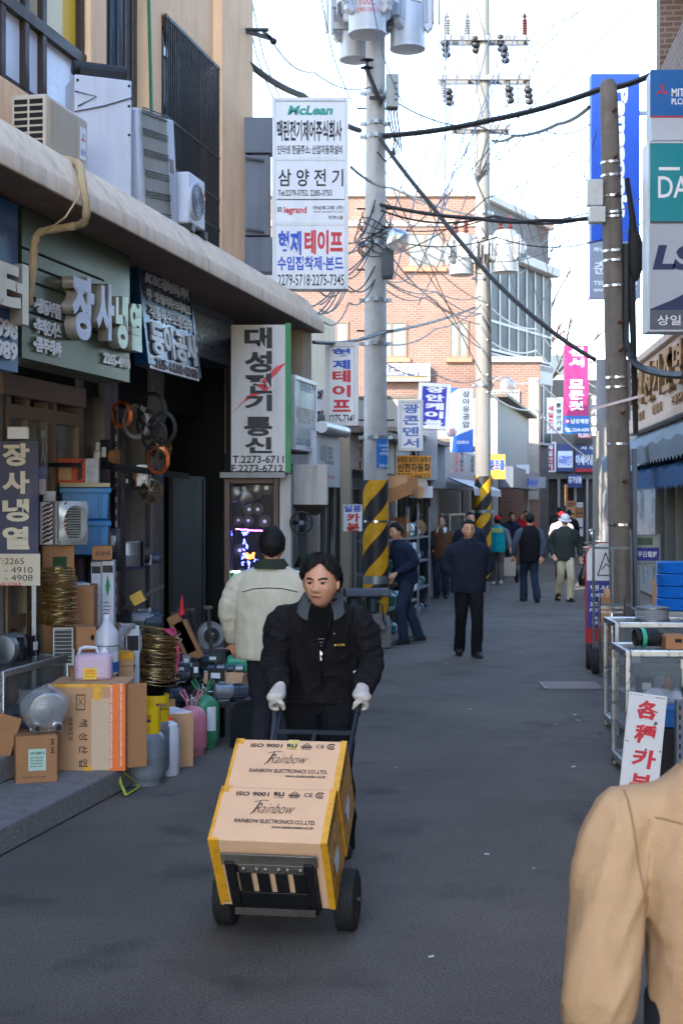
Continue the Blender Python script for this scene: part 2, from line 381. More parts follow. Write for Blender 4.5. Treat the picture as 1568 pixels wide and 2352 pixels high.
# ground floor: piers, lintel, end wall
def gx(u, o=1.15): return lloc(u, 1200, o)[0]
yo = 1.15*cos(LT)
b = MB()
for u0, u1 in ((-60, 10), (240, 273), (351, 378)): b.bb(gx(u0), gx(u1), yo, yo+.4, .15, 3.6)
b.bb(gx(186), gx(199), yo+.02, yo+.3, .15, 3.6)
b.build('pier', PIER, lb, bevel=.01)
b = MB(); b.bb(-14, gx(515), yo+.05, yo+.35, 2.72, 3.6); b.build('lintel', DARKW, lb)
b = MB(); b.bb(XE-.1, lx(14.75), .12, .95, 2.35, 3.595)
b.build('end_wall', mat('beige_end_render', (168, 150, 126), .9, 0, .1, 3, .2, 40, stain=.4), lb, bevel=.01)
b = MB(); b.bb(XE-.08, lx(14.72), .96, 3.24, 0, 3.595); b.build('back_partition', DARKW, lb)  # dark slab standing in for the shaded depth of the opening
b = MB(); b.bb(gx(492), lx(13.6), .62, 3.2, 0, .52); b.build('doorstep', KERBM, lb, bevel=.015)
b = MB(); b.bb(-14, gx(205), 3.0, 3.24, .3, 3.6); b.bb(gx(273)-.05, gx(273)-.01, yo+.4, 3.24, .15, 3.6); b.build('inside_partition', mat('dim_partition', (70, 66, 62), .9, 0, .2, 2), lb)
# glazed door of the first shop
d = MB(); x0, x1 = gx(22), gx(185); zt = 2.62
for x in (x0, gx(66), gx(108), gx(128), x1): d.bb(x-.03, x+.03, yo, yo+.09, .31, zt)
for z in (.36, 1.0, zt-.12): d.bb(x0, x1, yo+.003, yo+.087, z-.05, z+.05)
d.bb(x0-.2, x1, yo-.05, yo+.1, zt-.02, zt+.13)
dr = d.build('door', mat('bronze_aluminium', (150, 130, 112), .45, .4, .1, 6), lb, bevel=.004)
d = MB(); d.bb(x0, x1, yo+.035, yo+.05, .31, zt-.1); d.build('pane', mat('door_glass', (150, 156, 148), .1, 0, .3, 1.2, alpha=.55, spec=.9), dr)
d = MB()
R = Plane(LB, LDIR)
text(dr, '자', gx(88), gx(104), 2.05, 2.42, yo-.02, mat('shadowed_white_letter', (190, 196, 200), .5, 0, .05), bold=.03)
# sheet-metal door leaf standing in the dark opening
b = MB(); b.bb(0, .98, 0, .03, 0, 1.95)
for x in (.0, .94): b.bb(x, x+.04, -.012, .001, .02, 1.93)
p = PL(1.05).hit(395, 1420)
tag(b.build('metal_door_leaf', mat('grimy_door_steel', (60, 58, 57), .6, .3, .2, 2, stain=.5), loc=(p.x, p.y, .16), rotz=LROT), 'grimy grey sheet steel door leaf standing in the dark shop opening', 'door')

# ---- row of low shops further along the left side
def shop(Y0, Y1, z, o, depth, label, wallm, roofm, name='low_shop', open_z=2.1, up=None):
    s = thing(name, label, 'shop', (-3.39-o+.217*Y0, Y0, 0), LROT)
    w = (Y1-Y0)/cos(LT)
    b = MB(); b.bb(0, w-.01, .9, depth, 0, z-.02); b.bb(0, .13, .0, .13, 0, z-.02); b.bb(w-.14, w-.01, 0, .13, 0, z-.02); b.bb(0, w-.01, .131, .9, open_z+.2, z-.02); b.bb(.131, w-.141, .02, .13, open_z+.201, z-.021)
    if up: b.bb(.2, w-.3, up[0]-1.6, depth-.1, z+.07, up[1])  # unseen upper block, added to throw shade over the lane
    b.build('wall', wallm, s, bevel=.01)
    b = MB(); b.bb(-.02, w, -.25, depth+.1, z-.02, z+.06); b.build('roof', roofm, s, bevel=.01)
    b = MB(); b.bb(.26, w-.27, .86, .895, .02, open_z)
    b.build('shop_front', mat('shop_inside_shade', (52, 48, 46), .5, 0, .5, 2.5), s)  # panel colour stands for the shade inside the open shop
    b = MB(); k = int(w/.7)+1
    for i in range(k): x = .3+(w-.66)*i/max(1, k-1); b.bb(x, x+.05, .8, .858, .02, open_z)
    b.build('door_frame', PIER, s)
    return s, w
RUST = mat('rusty_roof_sheet', (110, 100, 92), .8, .2, .3, 3, stain=.6)
WHW = mat('dirty_white_wall', (176, 172, 166), .9, 0, .1, 2, stain=.5)
BEW = mat('beige_shop_wall', (158, 146, 128), .9, 0, .1, 2, stain=.5)
shop(15.3, 18.1, 2.85, .8, 7, 'low white shop next to the peach building, its front full of fans', WHW, RUST)
shop(18.9, 22.4, 2.8, .6, 7, 'low shop with a lean-to roof beside the striped transformer pole', BEW, RUST)
shop(22.5, 28.6, 3.0, .9, 7, 'low shop under the grey boxed signboards and striped awning', WHW, RUST, up=(4.9, 6.6))
shop(28.7, 33.8, 3.1, .9, 7, 'low shop behind the second striped pole with the yellow signboard', BEW, RUST, up=(4.8, 6.2))
s, w = shop(34, 42.5, 4.4, .3, 5, 'white walled corner shop with a glazed front below the brick building', mat('bright_white_wall', (150, 146, 138), .85, 0, .05, 2, stain=.15), RUST, open_z=2.3)
b = MB(); b.bb(.2, w-.3, -.35, -.02, 2.25, 2.75); b.build('fascia', GREYP, s)

# ---- brick building behind
BRICK = brickmat('orange_brick', (116, 84, 72), (100, 70, 60), (128, 112, 102))
DBRICK = brickmat('grey_brick', (92, 88, 88), (74, 70, 72), (108, 104, 102))
def ZV(v, Y): return CH-(v-HV)*Y/F
def XU(u, Y): return (u-CU)*Y/F
bb = thing('brick_building', 'tall orange brick building with white framed windows at the bend of the lane', 'building', (0, 45, 0), 0)
xl, xr, zt = -4.5, XU(1111, 45), ZV(452, 45)
b = MB(); b.bb(xl, xr, 0, 7, 0, zt); b.build('wall', BRICK, bb)
b = MB(); b.bb(xl-.05, xr-.003, -.06, -.003, ZV(520, 45), ZV(507, 45)); b.bb(xl-.05, xr+.02, -.1, 7.1, zt+.002, zt+.16)
b.build('stone_band', mat('pale_stone_band', (150, 138, 126), .8, 0, .08, 2), bb)
for (u0, v0, u1, v1) in ((933, 534, 1017, 614), (862, 738, 934, 822), (700, 545, 780, 620), (740, 738, 800, 822), (1030, 738, 1075, 822)):
    x0, x1, z0, z1 = XU(u0, 45), XU(u1, 45), ZV(v1, 45), ZV(v0, 45)
    w = MB()
    for q in ((x0, x1, z0, z0+.06), (x0, x1, z1-.06, z1), (x0, x0+.06, z0+.06, z1-.06), (x1-.06, x1, z0+.06, z1-.06), ((x0+x1)/2-.03, (x0+x1)/2+.03, z0+.06, z1-.06)): w.bb(q[0], q[1], -.05, -.004, q[2], q[3])
    wo_ = w.build('window', mat('tan_window_frame', (110, 92, 76), .6), bb)
    w = MB(); w.bb(x0+.06, x1-.06, -.02, -.003, z0+.06, z1-.06); w.build('pane', mat('curtained_glass', (112, 114, 110), .3, 0, .12, 1.2), wo_)
    w = MB(); w.bb(x0-.1, x1+.1, -.12, -.005, z0-.14, z0-.003); w.build('sill', mat('brick_sill', (150, 104, 80), .8), wo_)
# grey side wing running back, glazed under a cornice
P0, P1 = V((xr+.02, 45, 0)), V((7.2, 50, 0)); dv = (P1-P0).normalized(); wl = (P1-P0).length
wg = thing('side_wing', 'grey brick wing with a pale cornice and wide dark windows beside the brick gable', 'building', P0+V((.05, .02, 0)), atan2(dv.y, dv.x))
b = MB(); b.bb(.05, wl, .05, 4, 0, zt-.1); b.build('wall', DBRICK, wg)
b = MB(); b.bb(.05, wl+.15, -.35, 4.1, zt-1.75, zt-1.45); b.bb(.05, wl+.1, -.12, 4.1, zt-.1, zt+.12); b.bb(.05, wl+.02, -.1, .049, zt-5.1, zt-4.85); b.bb(.05, wl+.02, -.1, .049, ZV(870, 47), ZV(825, 47))
b.build('cornice', mat('pale_cornice', (170, 168, 166), .8, 0, .1, 2), wg, bevel=.02)
for z0, z1 in ((zt-4.8, zt-1.8), (zt-7.6, zt-5.5)):
    w = MB(); w.bb(.15, wl-.1, -.06, .048, z0, z1); g = w.build('window', mat('wing_glass', (46, 50, 56), .4, 0, .3, .8, spec=.08), wg)
    w = MB()
    for i in range(8): x = .15+(wl-.25)*i/7; w.bb(x-.04, x+.04, -.09, -.061, z0, z1)
    w.bb(.11, wl-.06, -.092, -.061, z0, z0+.08); w.bb(.11, wl-.06, -.092, -.061, z0+.9, z0+.98); w.build('mullion', mat('grey_mullion', (150, 152, 154), .5), g)
# lower brick annex with barred window
ax = thing('brick_annex', 'two storey brick annex with a barred window below the grey wing', 'building', (0, 43.6, 0), 0)
x0, x1 = XU(1112, 43.6), XU(1240, 43.6)
b = MB(); b.bb(x0, x1, 0, 5.5, 0, ZV(832, 43.6)); b.build('wall', BRICK, ax)
b = MB(); b.bb(x0-.05, x1+.06, -.1, 5.55, ZV(832, 43.6)+.002, ZV(820, 43.6)); b.build('coping', mat('white_coping', (150, 146, 138), .8), ax)
w = MB(); w.bb(XU(1122, 43.6), XU(1190, 43.6), -.04, -.003, ZV(973, 43.6), ZV(900, 43.6)); g = w.build('window', mat('annex_glass', (150, 144, 136), .3, 0, .2), ax)
w = MB()
for i in range(9): x = XU(1122+68*i/8, 43.6); w.bb(x-.02, x+.02, -.08, -.05, ZV(973, 43.6), ZV(898, 43.6))
for v in (898, 935, 972): w.bb(XU(1120, 43.6), XU(1192, 43.6), -.085, -.045, ZV(v, 43.6)-.03, ZV(v, 43.6)+.03)
w.build('grille', mat('white_bars', (150, 148, 142), .5), g)
w = MB(); w.bb(XU(1213, 43.6), XU(1236, 43.6), -.05, -.003, 2, ZV(868, 43.6)); w.build('plaster_pilaster', mat('white_plaster', (150, 146, 138), .8), ax)
# pale building further left, seen past the pole
pb = thing('pale_building', 'pale rendered block with small windows seen beside the tall signboard', 'building', (0, 56, 0), 0)
b = MB(); b.bb(XU(560, 56), XU(828, 56), 0, 6, 0, ZV(668, 56)); b.build('wall', mat('pale_render', (150, 146, 138), .85, 0, .05, 1), pb)
for u in (806, 690, 640, 590):
    w = MB(); w.bb(XU(u, 56), XU(u+14, 56), -.05, -.003, ZV(760, 56), ZV(700, 56)); w.build('window', DGLASS, pb)
# building closing the view
eb = thing('corner_building', 'grey concrete building hung with blue and red shop signs closing the lane', 'building', (0, 55, 0), 0)
x0, x1 = XU(1232, 55), XU(1480, 55)
b = MB(); b.bb(x0, x1, .4, 7, 0, ZV(870, 55)); b.bb(x0, x1, 0, .4, ZV(1100, 55), ZV(872, 55)); b.build('wall', mat('grimy_concrete', (112, 106, 100), .9, 0, .15, 1, stain=.5), eb)
b = MB()
for u in (1240, 1280, 1318, 1345): b.bb(XU(u, 55), XU(u+5, 55), -.02, .399, 0, ZV(1100, 55)-.002)
b.build('pier', PIER, eb)
for u in (1262, 1312): 
    w = MB(); w.bb(XU(u, 55), XU(u+30, 55), -.05, -.003, ZV(965, 55), ZV(915, 55)); w.build('window', DGLASS, eb)
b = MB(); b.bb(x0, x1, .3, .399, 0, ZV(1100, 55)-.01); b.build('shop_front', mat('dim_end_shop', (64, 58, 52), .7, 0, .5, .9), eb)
wb = thing('white_tower_block', 'pale high block far behind the grey corner building', 'building', (0, 90, 0), 0)
b = MB(); b.bb(XU(1240, 90), XU(1330, 90), 0, 8, 0, ZV(760, 90)); b.build('wall', mat('far_pale_wall', (196, 196, 200), .85, 0, .05, 1), wb)
b = MB()
for z in (4, 7, 10): b.bb(XU(1245, 90), XU(1325, 90), -.05, -.003, z, z+1.2)
b.build('window', DGLASS, wb)
# ---- right side buildings
RBp = PR(0)
def rloc(u, v, o=0):
    p = PR(o).hit(u, v)-V((2.6, 0, 0)); return -p.dot(RDIR), p.dot(PR(0).n), p.z      # along, out (towards the lane), up
rb = thing('shop_building', 'right hand shop building with brick upper storeys, a pale fascia and a glazed front', 'building', (2.6, 0, 0), RBp.rot+pi)
# local x runs away along the row, +y ... the row's inside is -y
ra = 21.5/cos(RT); rc = 19.1/cos(RT)
b = MB(); b.bb(-10, ra, -8, -.5, 0, 4.72); b.build('wall', mat('pinkish_white_render', (196, 186, 182), .85, 0, .06, 2, stain=.3), rb)
RBRICK = brickmat('brown_brick', (108, 86, 74), (90, 70, 62), (126, 116, 110))
b = MB(); b.bb(-10, rc, -8, -.05, 4.73, 7.5); b.bb(-10, rc, -8, -.7, 7.5, 9.3); b.bb(rc-.35, rc, -.7, -.05, 7.5, 9.3); b.bb(-10, rc-.351, -.699, -.05, 9.0, 9.3)
b.build('upper_wall', RBRICK, rb)
for z0, z1 in ((7.5, 9.0),):
    for i in range(7):
        x = rc-.4-1.5*i
        w = MB(); w.bb(x-1.42, x, -.5, -.45, z0, z1); g = w.build('window', mat('upper_window_glass', (104, 122, 140), .08, 0, .3, .8, spec=1.), rb)
        w = MB()
        for q in ((x-1.45, x-1.37), (x-.74, x-.68), (x-.05, x+.03)): w.bb(q[0], q[1], -.46, -.36, z0, z1)
        for z in (z0, z0+.9, z1-.08): w.bb(x-1.37, x-.05, -.45, -.37, z, z+.08)
        w.build('window_frame', BROWN, g)
# fascia (leans a little) with raised gilt letters, awnings, glazed front
fz0, fz1 = 2.96, 3.80
b = MB(); b.bb(-2, ra-.02, -.5, .02, fz0, fz1); b.bb(-2, ra, -.5, .09, fz1+.001, fz1+.1); b.bb(-2, ra, -.5, .09, fz0-.1, fz0-.001)
b.build('fascia', [mat('pink_cream_fascia', (206, 182, 166), .5, .1, .05, 2, stain=.2)], rb, bevel=.01)
b = MB()
for k in range(9):
    x = ra-1.2-.95*k; b.bb(x-.05, x+.03, -.5, -.2, .0, 2.85)
b.bb(-2, ra, -.5, -.22, 0, .35); b.bb(-2, ra, -.5, -.24, 2.3, 2.4)
b.build('shop_front_frame', mat('shop_frame_grey', (120, 126, 130), .45, .3, .08, 2), rb, bevel=.004)
b = MB(); b.bb(-2, ra-.03, -.42, -.38, .3, 2.9); b.build('shop_window', mat('dim_shop_glass', (70, 78, 84), .08, 0, .5, 1.6, spec=.9), rb)
GILT = mat('gilt_letters', (150, 122, 84), .35, .7, .15, 8)
face = thing('x', None, None); bpy.data.objects.remove(face)
def rtext(s, x_far, x_near, z0, z1, y, m, **k):          # reads from the far end towards the viewer
    e = bpy.data.objects.new('lettering_mount', None)
    o = text(rb, s, -x_far, -x_near, z0, z1, 0, m, **k)
    o.matrix_local = Matrix.Translation((0, y, 0)) @ Matrix.Rotation(pi, 4, 'Z')
    bpy.data.objects.remove(e)
for i, c in enumerate('현대전기조명산업사'):
    rtext(c, ra-.55-.86*i, ra-.55-.86*i-.62, fz0+.24, fz1-.1, .03, GILT, ext=.07)
for i, c in enumerate(('조광기', '안정기', '조명기구', '전선')): rtext(c, ra-1.0-1.7*i, ra-1.8-1.7*i, fz0+.05, fz0+.17, .03, GILT, ext=.02)
AW1 = mat('grey_awning', (120, 132, 140), .7, 0, .1, 3, stain=.3); AW2 = mat('blue_awning', (44, 92, 136), .7, 0, .15, 3, stain=.3)
for a0, a1, m, dz, k_ in ((ra-9, ra+.1, AW1, .10, 1.), (ra-9, ra-2.2, AW2, -.19, .8)):
    b = MB(); 
    P = [(-.28, 2.8+dz), (-.1, 2.75+dz), (.42*k_, 2.42+dz), (.42*k_, 2.4+dz), (.40*k_, 2.24+dz)]
    n = int((a1-a0)/.12); prev = None
    for i in range(n+1):
        x = a0+(a1-a0)*i/n; row = [b.v((x, y, z-(.0 if j < 4 else .05*(i % 2))-(.02*sin(i*.8) if j < 4 else 0))) for j, (y, z) in enumerate(P)]
        if prev:
            for j in range(4): b.f([prev[j], row[j], row[j+1], prev[j+1]])
        prev = row
    b.build('awning', m, rb, smooth=20)
# farther right-hand shops, sunlit
fr = thing('far_shop_row', 'pale sunlit low shop with a turquoise signboard beyond the old concrete pole', 'shop', (3.35, 0, 0), RBp.rot+pi)
b = MB(); b.bb(23.5, 34, -6, 0, 0, 3.6); b.build('wall', mat('sunlit_white_wall', (150, 146, 138), .85, 0, .05, 2, stain=.2), fr)
b = MB(); b.bb(23.6, 27.5, .002, .12, 2.2, 3.0); b.build('signboard', mat('turquoise_board', (150, 214, 214), .5), fr)
o = text(fr, '278', -25.4, -23.9, 2.3, 2.85, 0, mat('teal_letters', (30, 120, 120)), bold=.03); o.matrix_local = Matrix.Translation((0, .124, 0)) @ Matrix.Rotation(pi, 4, 'Z')
b = MB(); b.bb(23.8, 33, .002, .05, .3, 2.1); b.build('shop_front', mat('pale_shop_front', (170, 176, 176), .3, 0, .3, 1.5), fr)
f2 = thing('far_shop_house', 'white two storey house on the far right of the lane', 'building', (4.9, 0, 0), RBp.rot+pi)
b = MB(); b.bb(34.2, 52, -6, 0, 0, 4.4); b.build('wall', mat('sunlit_cream_wall', (150, 146, 138), .85, 0, .05, 2, stain=.2), f2)
b = MB(); b.bb(34.5, 51, .002, .05, .1, 2.2); b.build('shop_front', mat('dim_far_front', (90, 92, 94), .5, 0, .5, 1.2), f2)
# ================================================================ POLES, TRANSFORMERS
def striped():
    m = mat('hazard_stripe', (240, 180, 0), .55, 0, 0); n, L, b = nodes(m)
    tc = n.new('ShaderNodeTexCoord'); sx = n.new('ShaderNodeSeparateXYZ'); L(tc.outputs['Object'], sx.inputs[0])
    at = n.new('ShaderNodeMath'); at.operation = 'ARCTAN2'; L(sx.outputs[1], at.inputs[0]); L(sx.outputs[0], at.inputs[1])
    k = n.new('ShaderNodeMath'); k.operation = 'MULTIPLY'; k.inputs[1].default_value = -2/(2*pi); L(at.outputs[0], k.inputs[0])
    z = n.new('ShaderNodeMath'); z.operation = 'MULTIPLY'; z.inputs[1].default_value = 1/.56; L(sx.outputs[2], z.inputs[0])
    a = n.new('ShaderNodeMath'); a.operation = 'ADD'; L(k.outputs[0], a.inputs[0]); L(z.outputs[0], a.inputs[1])
    fr = n.new('ShaderNodeMath'); fr.operation = 'FRACT'; L(a.outputs[0], fr.inputs[0])
    gt = n.new('ShaderNodeMath'); gt.operation = 'GREATER_THAN'; gt.inputs[1].default_value = .5; L(fr.outputs[0], gt.inputs[0])
    nz = n.new('ShaderNodeTexNoise'); nz.inputs['Scale'].default_value = 9; nz.inputs['Detail'].default_value = 6; L(tc.outputs['Object'], nz.inputs['Vector'])
    mr = n.new('ShaderNodeMapRange'); mr.inputs[3].default_value = .6; mr.inputs[4].default_value = 1.2; L(nz.outputs[0], mr.inputs[0])
    mx = n.new('ShaderNodeMix'); mx.data_type = 'RGBA'; mx.inputs[6].default_value = srgb((222, 160, 4))+[1]; mx.inputs[7].default_value = srgb((36, 35, 37))+[1]
    L(gt.outputs[0], mx.inputs[0])
    m2 = n.new('ShaderNodeMix'); m2.data_type = 'RGBA'; m2.blend_type = 'MULTIPLY'; m2.inputs[0].default_value = 1; L(mx.outputs[2], m2.inputs[6]); L(mr.outputs[0], m2.inputs[7])
    L(m2.outputs[2], b.inputs['Base Color']); return m
STRIPE = striped()
CAN = mat('transformer_grey_paint', (176, 182, 192), .45, .1, .06, 3, stain=.25)
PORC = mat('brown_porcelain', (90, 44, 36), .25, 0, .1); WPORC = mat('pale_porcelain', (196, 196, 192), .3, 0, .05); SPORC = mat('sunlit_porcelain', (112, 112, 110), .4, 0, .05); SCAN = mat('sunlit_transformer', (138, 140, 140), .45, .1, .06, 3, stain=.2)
def clampband(par, z, r, h=.05, name='clamp_band'):
    b = MB(); b.lathe([(r+.012, z-h/2), (r+.012, z+h/2)], 20); b.box((0, -r-.03, z), (.05, .05, h)); b.box((0, r+.03, z), (.05, .05, h)); b.box((-r-.04, 0, z), (.06, .04, h*.9)); b.box((r+.04, 0, z), (.06, .04, h*.9)); return b.build(name, GALV, par)
p1 = thing('utility_pole', 'pale concrete pole carrying grey transformers with black and yellow hazard stripes round its foot', 'utility pole', (XU(862, 18.5), 18.5, 0))
Y1 = 18.5; tz = lambda v: ZV(v, Y1)
b = MB(); N = 24; b.lathe([(.165-.0055*z, z) for z in [12.5*i/N for i in range(N+1)]], 28); b.build('shaft', CONC, p1)
b = MB(); b.lathe([(.168, .42), (.166, tz(1103))], 28); b.build('striped_sleeve', STRIPE, p1)
b = MB(); b.bb(-.19, .19, -.24, .2, 0, .40); b.build('concrete_base', KERBM, p1, bevel=.03)
for v in (1005, 790, 690, 560, 315, 215, 285): clampband(p1, tz(v), .165-.0055*tz(v), .05)
b = MB(); b.lathe([(.172, tz(1340)), (.172, tz(1322))], 28); b.build('tape_band', GALV, p1)
b = MB(); b.lathe([(.1705, tz(1200)), (.1705, tz(1195))], 28); b.build('steel_strap', CHROME, p1)
for v in (250, 480, 620, 760, 965):
    for sx in (-1, 1): b = MB(); b.cyl((sx*.1, 0, tz(v)), (sx*.24, -.02, tz(v)), .012, n=8); b.build('climbing_step', BLACK, p1)
def transformer(name, label, loc, r, h, rot=0, CAN=CAN):
    t = thing(name, label, 'transformer', loc, rot)
    b = MB(); b.lathe([(r*.9, .0), (r*.98, .012), (r, .03), (r, h-.05), (r*.8, h+.03), (r*.3, h+.06)], 32); b.build('tank', CAN, t)
    b = MB(); b.lathe([(r*.93, -.004), (r*1.02, .002), (r*1.03, .02), (r*1.02, .035)], 32); b.build('bottom_rim', CAN, t)
    for a in (35, 145, 215, 325):                          # hollow cooling panels down the sides
        b = MB(); R = Matrix.Rotation(radians(a), 4, 'Z')
        b.M = R
        b.prism([(r*.92, .28), (r*1.12, .2), (r*1.42, .26), (r*1.5, .36), (r*1.5, h-.2), (r*1.4, h-.08), (r*.92, h-.12)], -.05, .05)
        for k in range(3): b.bb(r*1.05+.08*k, r*1.05+.08*k+.025, -.07, .07, .32, h-.2)
        b.build('cooling_fin', CAN, t, bevel=.012)
    b = MB()
    for k, (x, y) in enumerate(((.12, 0), (-.12, .05))):
        b.lathe([(.02, h+.0), (.06, h+.05), (.03, h+.08), (.06, h+.12), (.03, h+.15), (.06, h+.19), (.03, h+.22), (.05, h+.26), (.02, h+.34)], 12, 0, (x*r/.3, y, 0))
    b.build('bushing', PORC, t)
    b = MB(); b.box((0, 0, h*.5), (.14, r*2+.02, .18)); b.build('rating_plate', WPORC, t)
    return t
# three tanks on the first pole
p0 = W(845, 96, Y1-.42); T1 = transformer('transformer', 'grey pole transformer with red 100L lettering, nearest of the three on the striped pole', (p0.x-.01, Y1-.47, p0.z+.07), .235, 1.3)
RED = mat('red_enamel', (196, 44, 60), .5, 0, .08)
def curved(par, s, r, half, z0, z1, m, a0=-pi/2, bold=.0):
    o = text(par, s, -half, half, z0, z1, 0, m, bold=bold)
    for v in o.data.vertices:
        a = a0+v.co.x/r; v.co = (r*cos(a), r*sin(a), v.co.z)
    return o
sc = (Y1-.8)/F
curved(T1, '100L', .239, .10, .30, .42, RED); curved(T1, '22900-230/115', .239, .15, .215, .27, RED); curved(T1, '●', .239, .045, .46, .55, RED); curved(T1, '전', .241, .028, .475, .535, CAN)
p0 = W(936, 117, Y1); transformer('transformer', 'grey pole transformer on the lane side of the striped pole with a small white plate', (p0.x, Y1+.05, p0.z+.03), .225, 1.3, .5)
p0 = W(812, 140, Y1+.3); transformer('transformer', 'grey pole transformer partly hidden on the building side of the striped pole', (p0.x+.02, Y1+.38, p0.z+.03), .205, 1.3, .9)
b = MB(); 
for z in (tz(60), tz(10)): b.bar((-.55, .0, z), (.6, .0, z), .07, .09); b.bar((0, -.5, z+.1), (0, .4, z+.1), .07, .09)
b.build('crossarm', GALV, p1)
# junction box and arm on the first pole
jb = thing('junction_box', 'grey steel box on a bracket beside the striped transformer pole with cables looping below', 'electrical box', W(902, 250, Y1-.2))
b = MB(); b.bb(-.09, .07, -.1, .1, 0, .42); b.build('case', mat('box_grey_green', (140, 144, 140), .5, .1, .1, 5, stain=.3), jb, bevel=.008)
b = MB()
for k in range(4): b.bb(.02, .05, -.106, -.1, .08+.07*k, .1+.07*k)
b.bb(-.3, -.09, -.02, .02, .12, .16); b.tube([(-.35, 0, .55), (-.27, 0, .35), (-.15, 0, .06)], .03, 8); b.lathe([(.02, .5), (.09, .52), (.02, .54), (.02, .6), (.09, .62), (.02, .64)], 14, 0, (-.33, 0, 0)); b.build('bracket', BLACK, jb)
b = MB()
for k in range(4):
    b.tube([(-.05+.03*k, -.02, 0), (-.06+.04*k, -.03, -.15), (.02+.03*k, -.03, -.42-.04*k), (-.02, -.05, -.62), (-.1, -.04, -.68), (-.2, 0, -.55)], .011, 6)
b.build('cable_loop', BLACK, jb)
# lamp under the knot of cables
lp = thing('street_lamp', 'round glass bowl street lamp with an aluminium hood on the striped transformer pole', 'street lamp', W(912, 550, Y1-.35))
b = MB(); b.M = Matrix.Rotation(radians(-28), 4, 'Y')
b.lathe([(.03, .15), (.06, .13), (.13, .06), (.165, .0), (.165, -.015), (.13, .0)], 24); b.build('hood', CHROME, lp)
b = MB(); b.M = Matrix.Rotation(radians(-28), 4, 'Y'); b.lathe([(.155, -.01), (.15, -.06), (.11, -.125), (.04, -.15), (.005, -.152)], 24); b.build('glass_bowl', mat('lamp_bowl_glass', (190, 194, 196), .1, 0, 0, alpha=.45, spec=.9), lp)
b = MB(); b.tube([(-.06, 0, .12), (-.14, .1, .13), (-.25, .3, .05)], .02, 8); b.build('arm', GALV, lp)
cb = thing('control_cabinet', 'dark grey switch cabinet strapped to the pole under the round street lamp', 'electrical box', W(884, 640, Y1-.2))
b = MB(); b.bb(-.03, .1, -.08, .1, 0, .36); b.bb(-.04, .11, -.09, -.08, .02, .34); b.build('case', mat('dark_cabinet', (58, 66, 72), .5, .2), cb, bevel=.006)
# blue advert sticker on the pole
st = thing('poster', 'blue paper advert wrapped on the striped pole above the yellow stripes', 'poster', (p1.location.x, Y1, tz(1075)))
rr = .166; b = MB(); hh = tz(1008)-tz(1075)
A = [b.v((rr*cos(a), rr*sin(a), 0)) for a in [radians(-88+9*i) for i in range(11)]]; B = [b.v((q.co.x, q.co.y, hh)) for q in A]
for i in range(10): b.f([A[i], A[i+1], B[i+1], B[i]])
b.build('sheet', mat('poster_blue', (36, 108, 180), .5, 0, .08), st)
PW = mat('poster_white', (226, 232, 240), .5, 0, .03)
for s, z0, z1, hw in (('내 컴퓨터까지', .27, .30, .09), ('100%光', .21, .25, .06), ('FTTH', .16, .195, .075), ('2266-2231', .01, .05, .09)):
    curved(st, s, rr+.002, hw, z0, z1, PW, a0=radians(-44), bold=.01)
# second pole in the sun
Y2 = 29.0; p2 = thing('utility_pole', 'white sunlit concrete pole with crossarms, insulators and hazard stripes further up the lane', 'utility pole', (XU(1108, Y2), Y2, 0))
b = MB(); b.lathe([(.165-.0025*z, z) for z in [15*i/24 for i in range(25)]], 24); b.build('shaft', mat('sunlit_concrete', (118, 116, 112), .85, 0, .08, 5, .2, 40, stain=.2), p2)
b = MB(); b.lathe([(.17, .3), (.168, ZV(1094, Y2))], 24); b.build('striped_sleeve', STRIPE, p2)
for v in (1175, 885, 640, 545, 490, 300, 182, 95): clampband(p2, ZV(v, Y2), .165-.0025*ZV(v, Y2), .06)
k2 = Y2/F
for u0, u1, v in ((1026, 1228, 93), (1016, 1228, 183), (1050, 1182, 297)):
    b = MB(); z = ZV(v, Y2)
    for y in (-.2, .13): b.bb((u0-1120)*k2, (u1-1120)*k2, y, y+.07, z-.05+.02*y, z+.05+.02*y)
    for q in (.05, .35, .65, .95): x = (u0+(u1-u0)*q-1120)*k2; b.bb(x-.03, x+.03, -.13, .13, z-.02, z+.02)
    b.build('crossarm', SPORC, p2)
INS = [(1038, 92), (1084, 92), (1215, 92), (1030, 183), (1176, 183), (1222, 183)]
for u, v in INS:
    b = MB(); z = ZV(v, Y2); x = (u-1120)*k2; sgn = 1 if v == 92 else -1
    pr = [(.03, 0)]
    for k in range(7): pr += [(.035, sgn*(.03+.05*k)), (.06, sgn*(.05+.05*k))]
    pr += [(.025, sgn*.4), (.045, sgn*.44), (.02, sgn*.5)]
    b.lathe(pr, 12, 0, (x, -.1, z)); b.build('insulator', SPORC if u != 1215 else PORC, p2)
for u, v in ((1032, 105), (1158, 92), (1167, 118), (1100, 95), (1040, 215), (1178, 210), (1222, 212)):
    b = MB(); x, z = (u-1120)*k2, ZV(v, Y2)
    for j in range(3): b.ball((x+.02*j, -.15+.05*j, z-.1*j), (.09, .07, .07), n=8)
    b.build('disc_insulator', BLACK, p2)
b = MB()
for i in range(6):
    x = .1+.012*i; b.tube([(-.5+.3*i, -.15, ZV(300, Y2)), (-.15, -.16, ZV(420, Y2)), (x*.3, -.17, ZV(470, Y2)), (x-.06, -.18, ZV(560, Y2)), (x-.02, -.17, ZV(700, Y2)), (x, -.15, ZV(900, Y2))], .012, 5)
b.build('down_cable', BLACK, p2)
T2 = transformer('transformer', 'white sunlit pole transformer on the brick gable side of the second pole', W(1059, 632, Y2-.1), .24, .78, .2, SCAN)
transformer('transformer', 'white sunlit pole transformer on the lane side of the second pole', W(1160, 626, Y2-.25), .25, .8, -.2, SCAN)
b = MB()
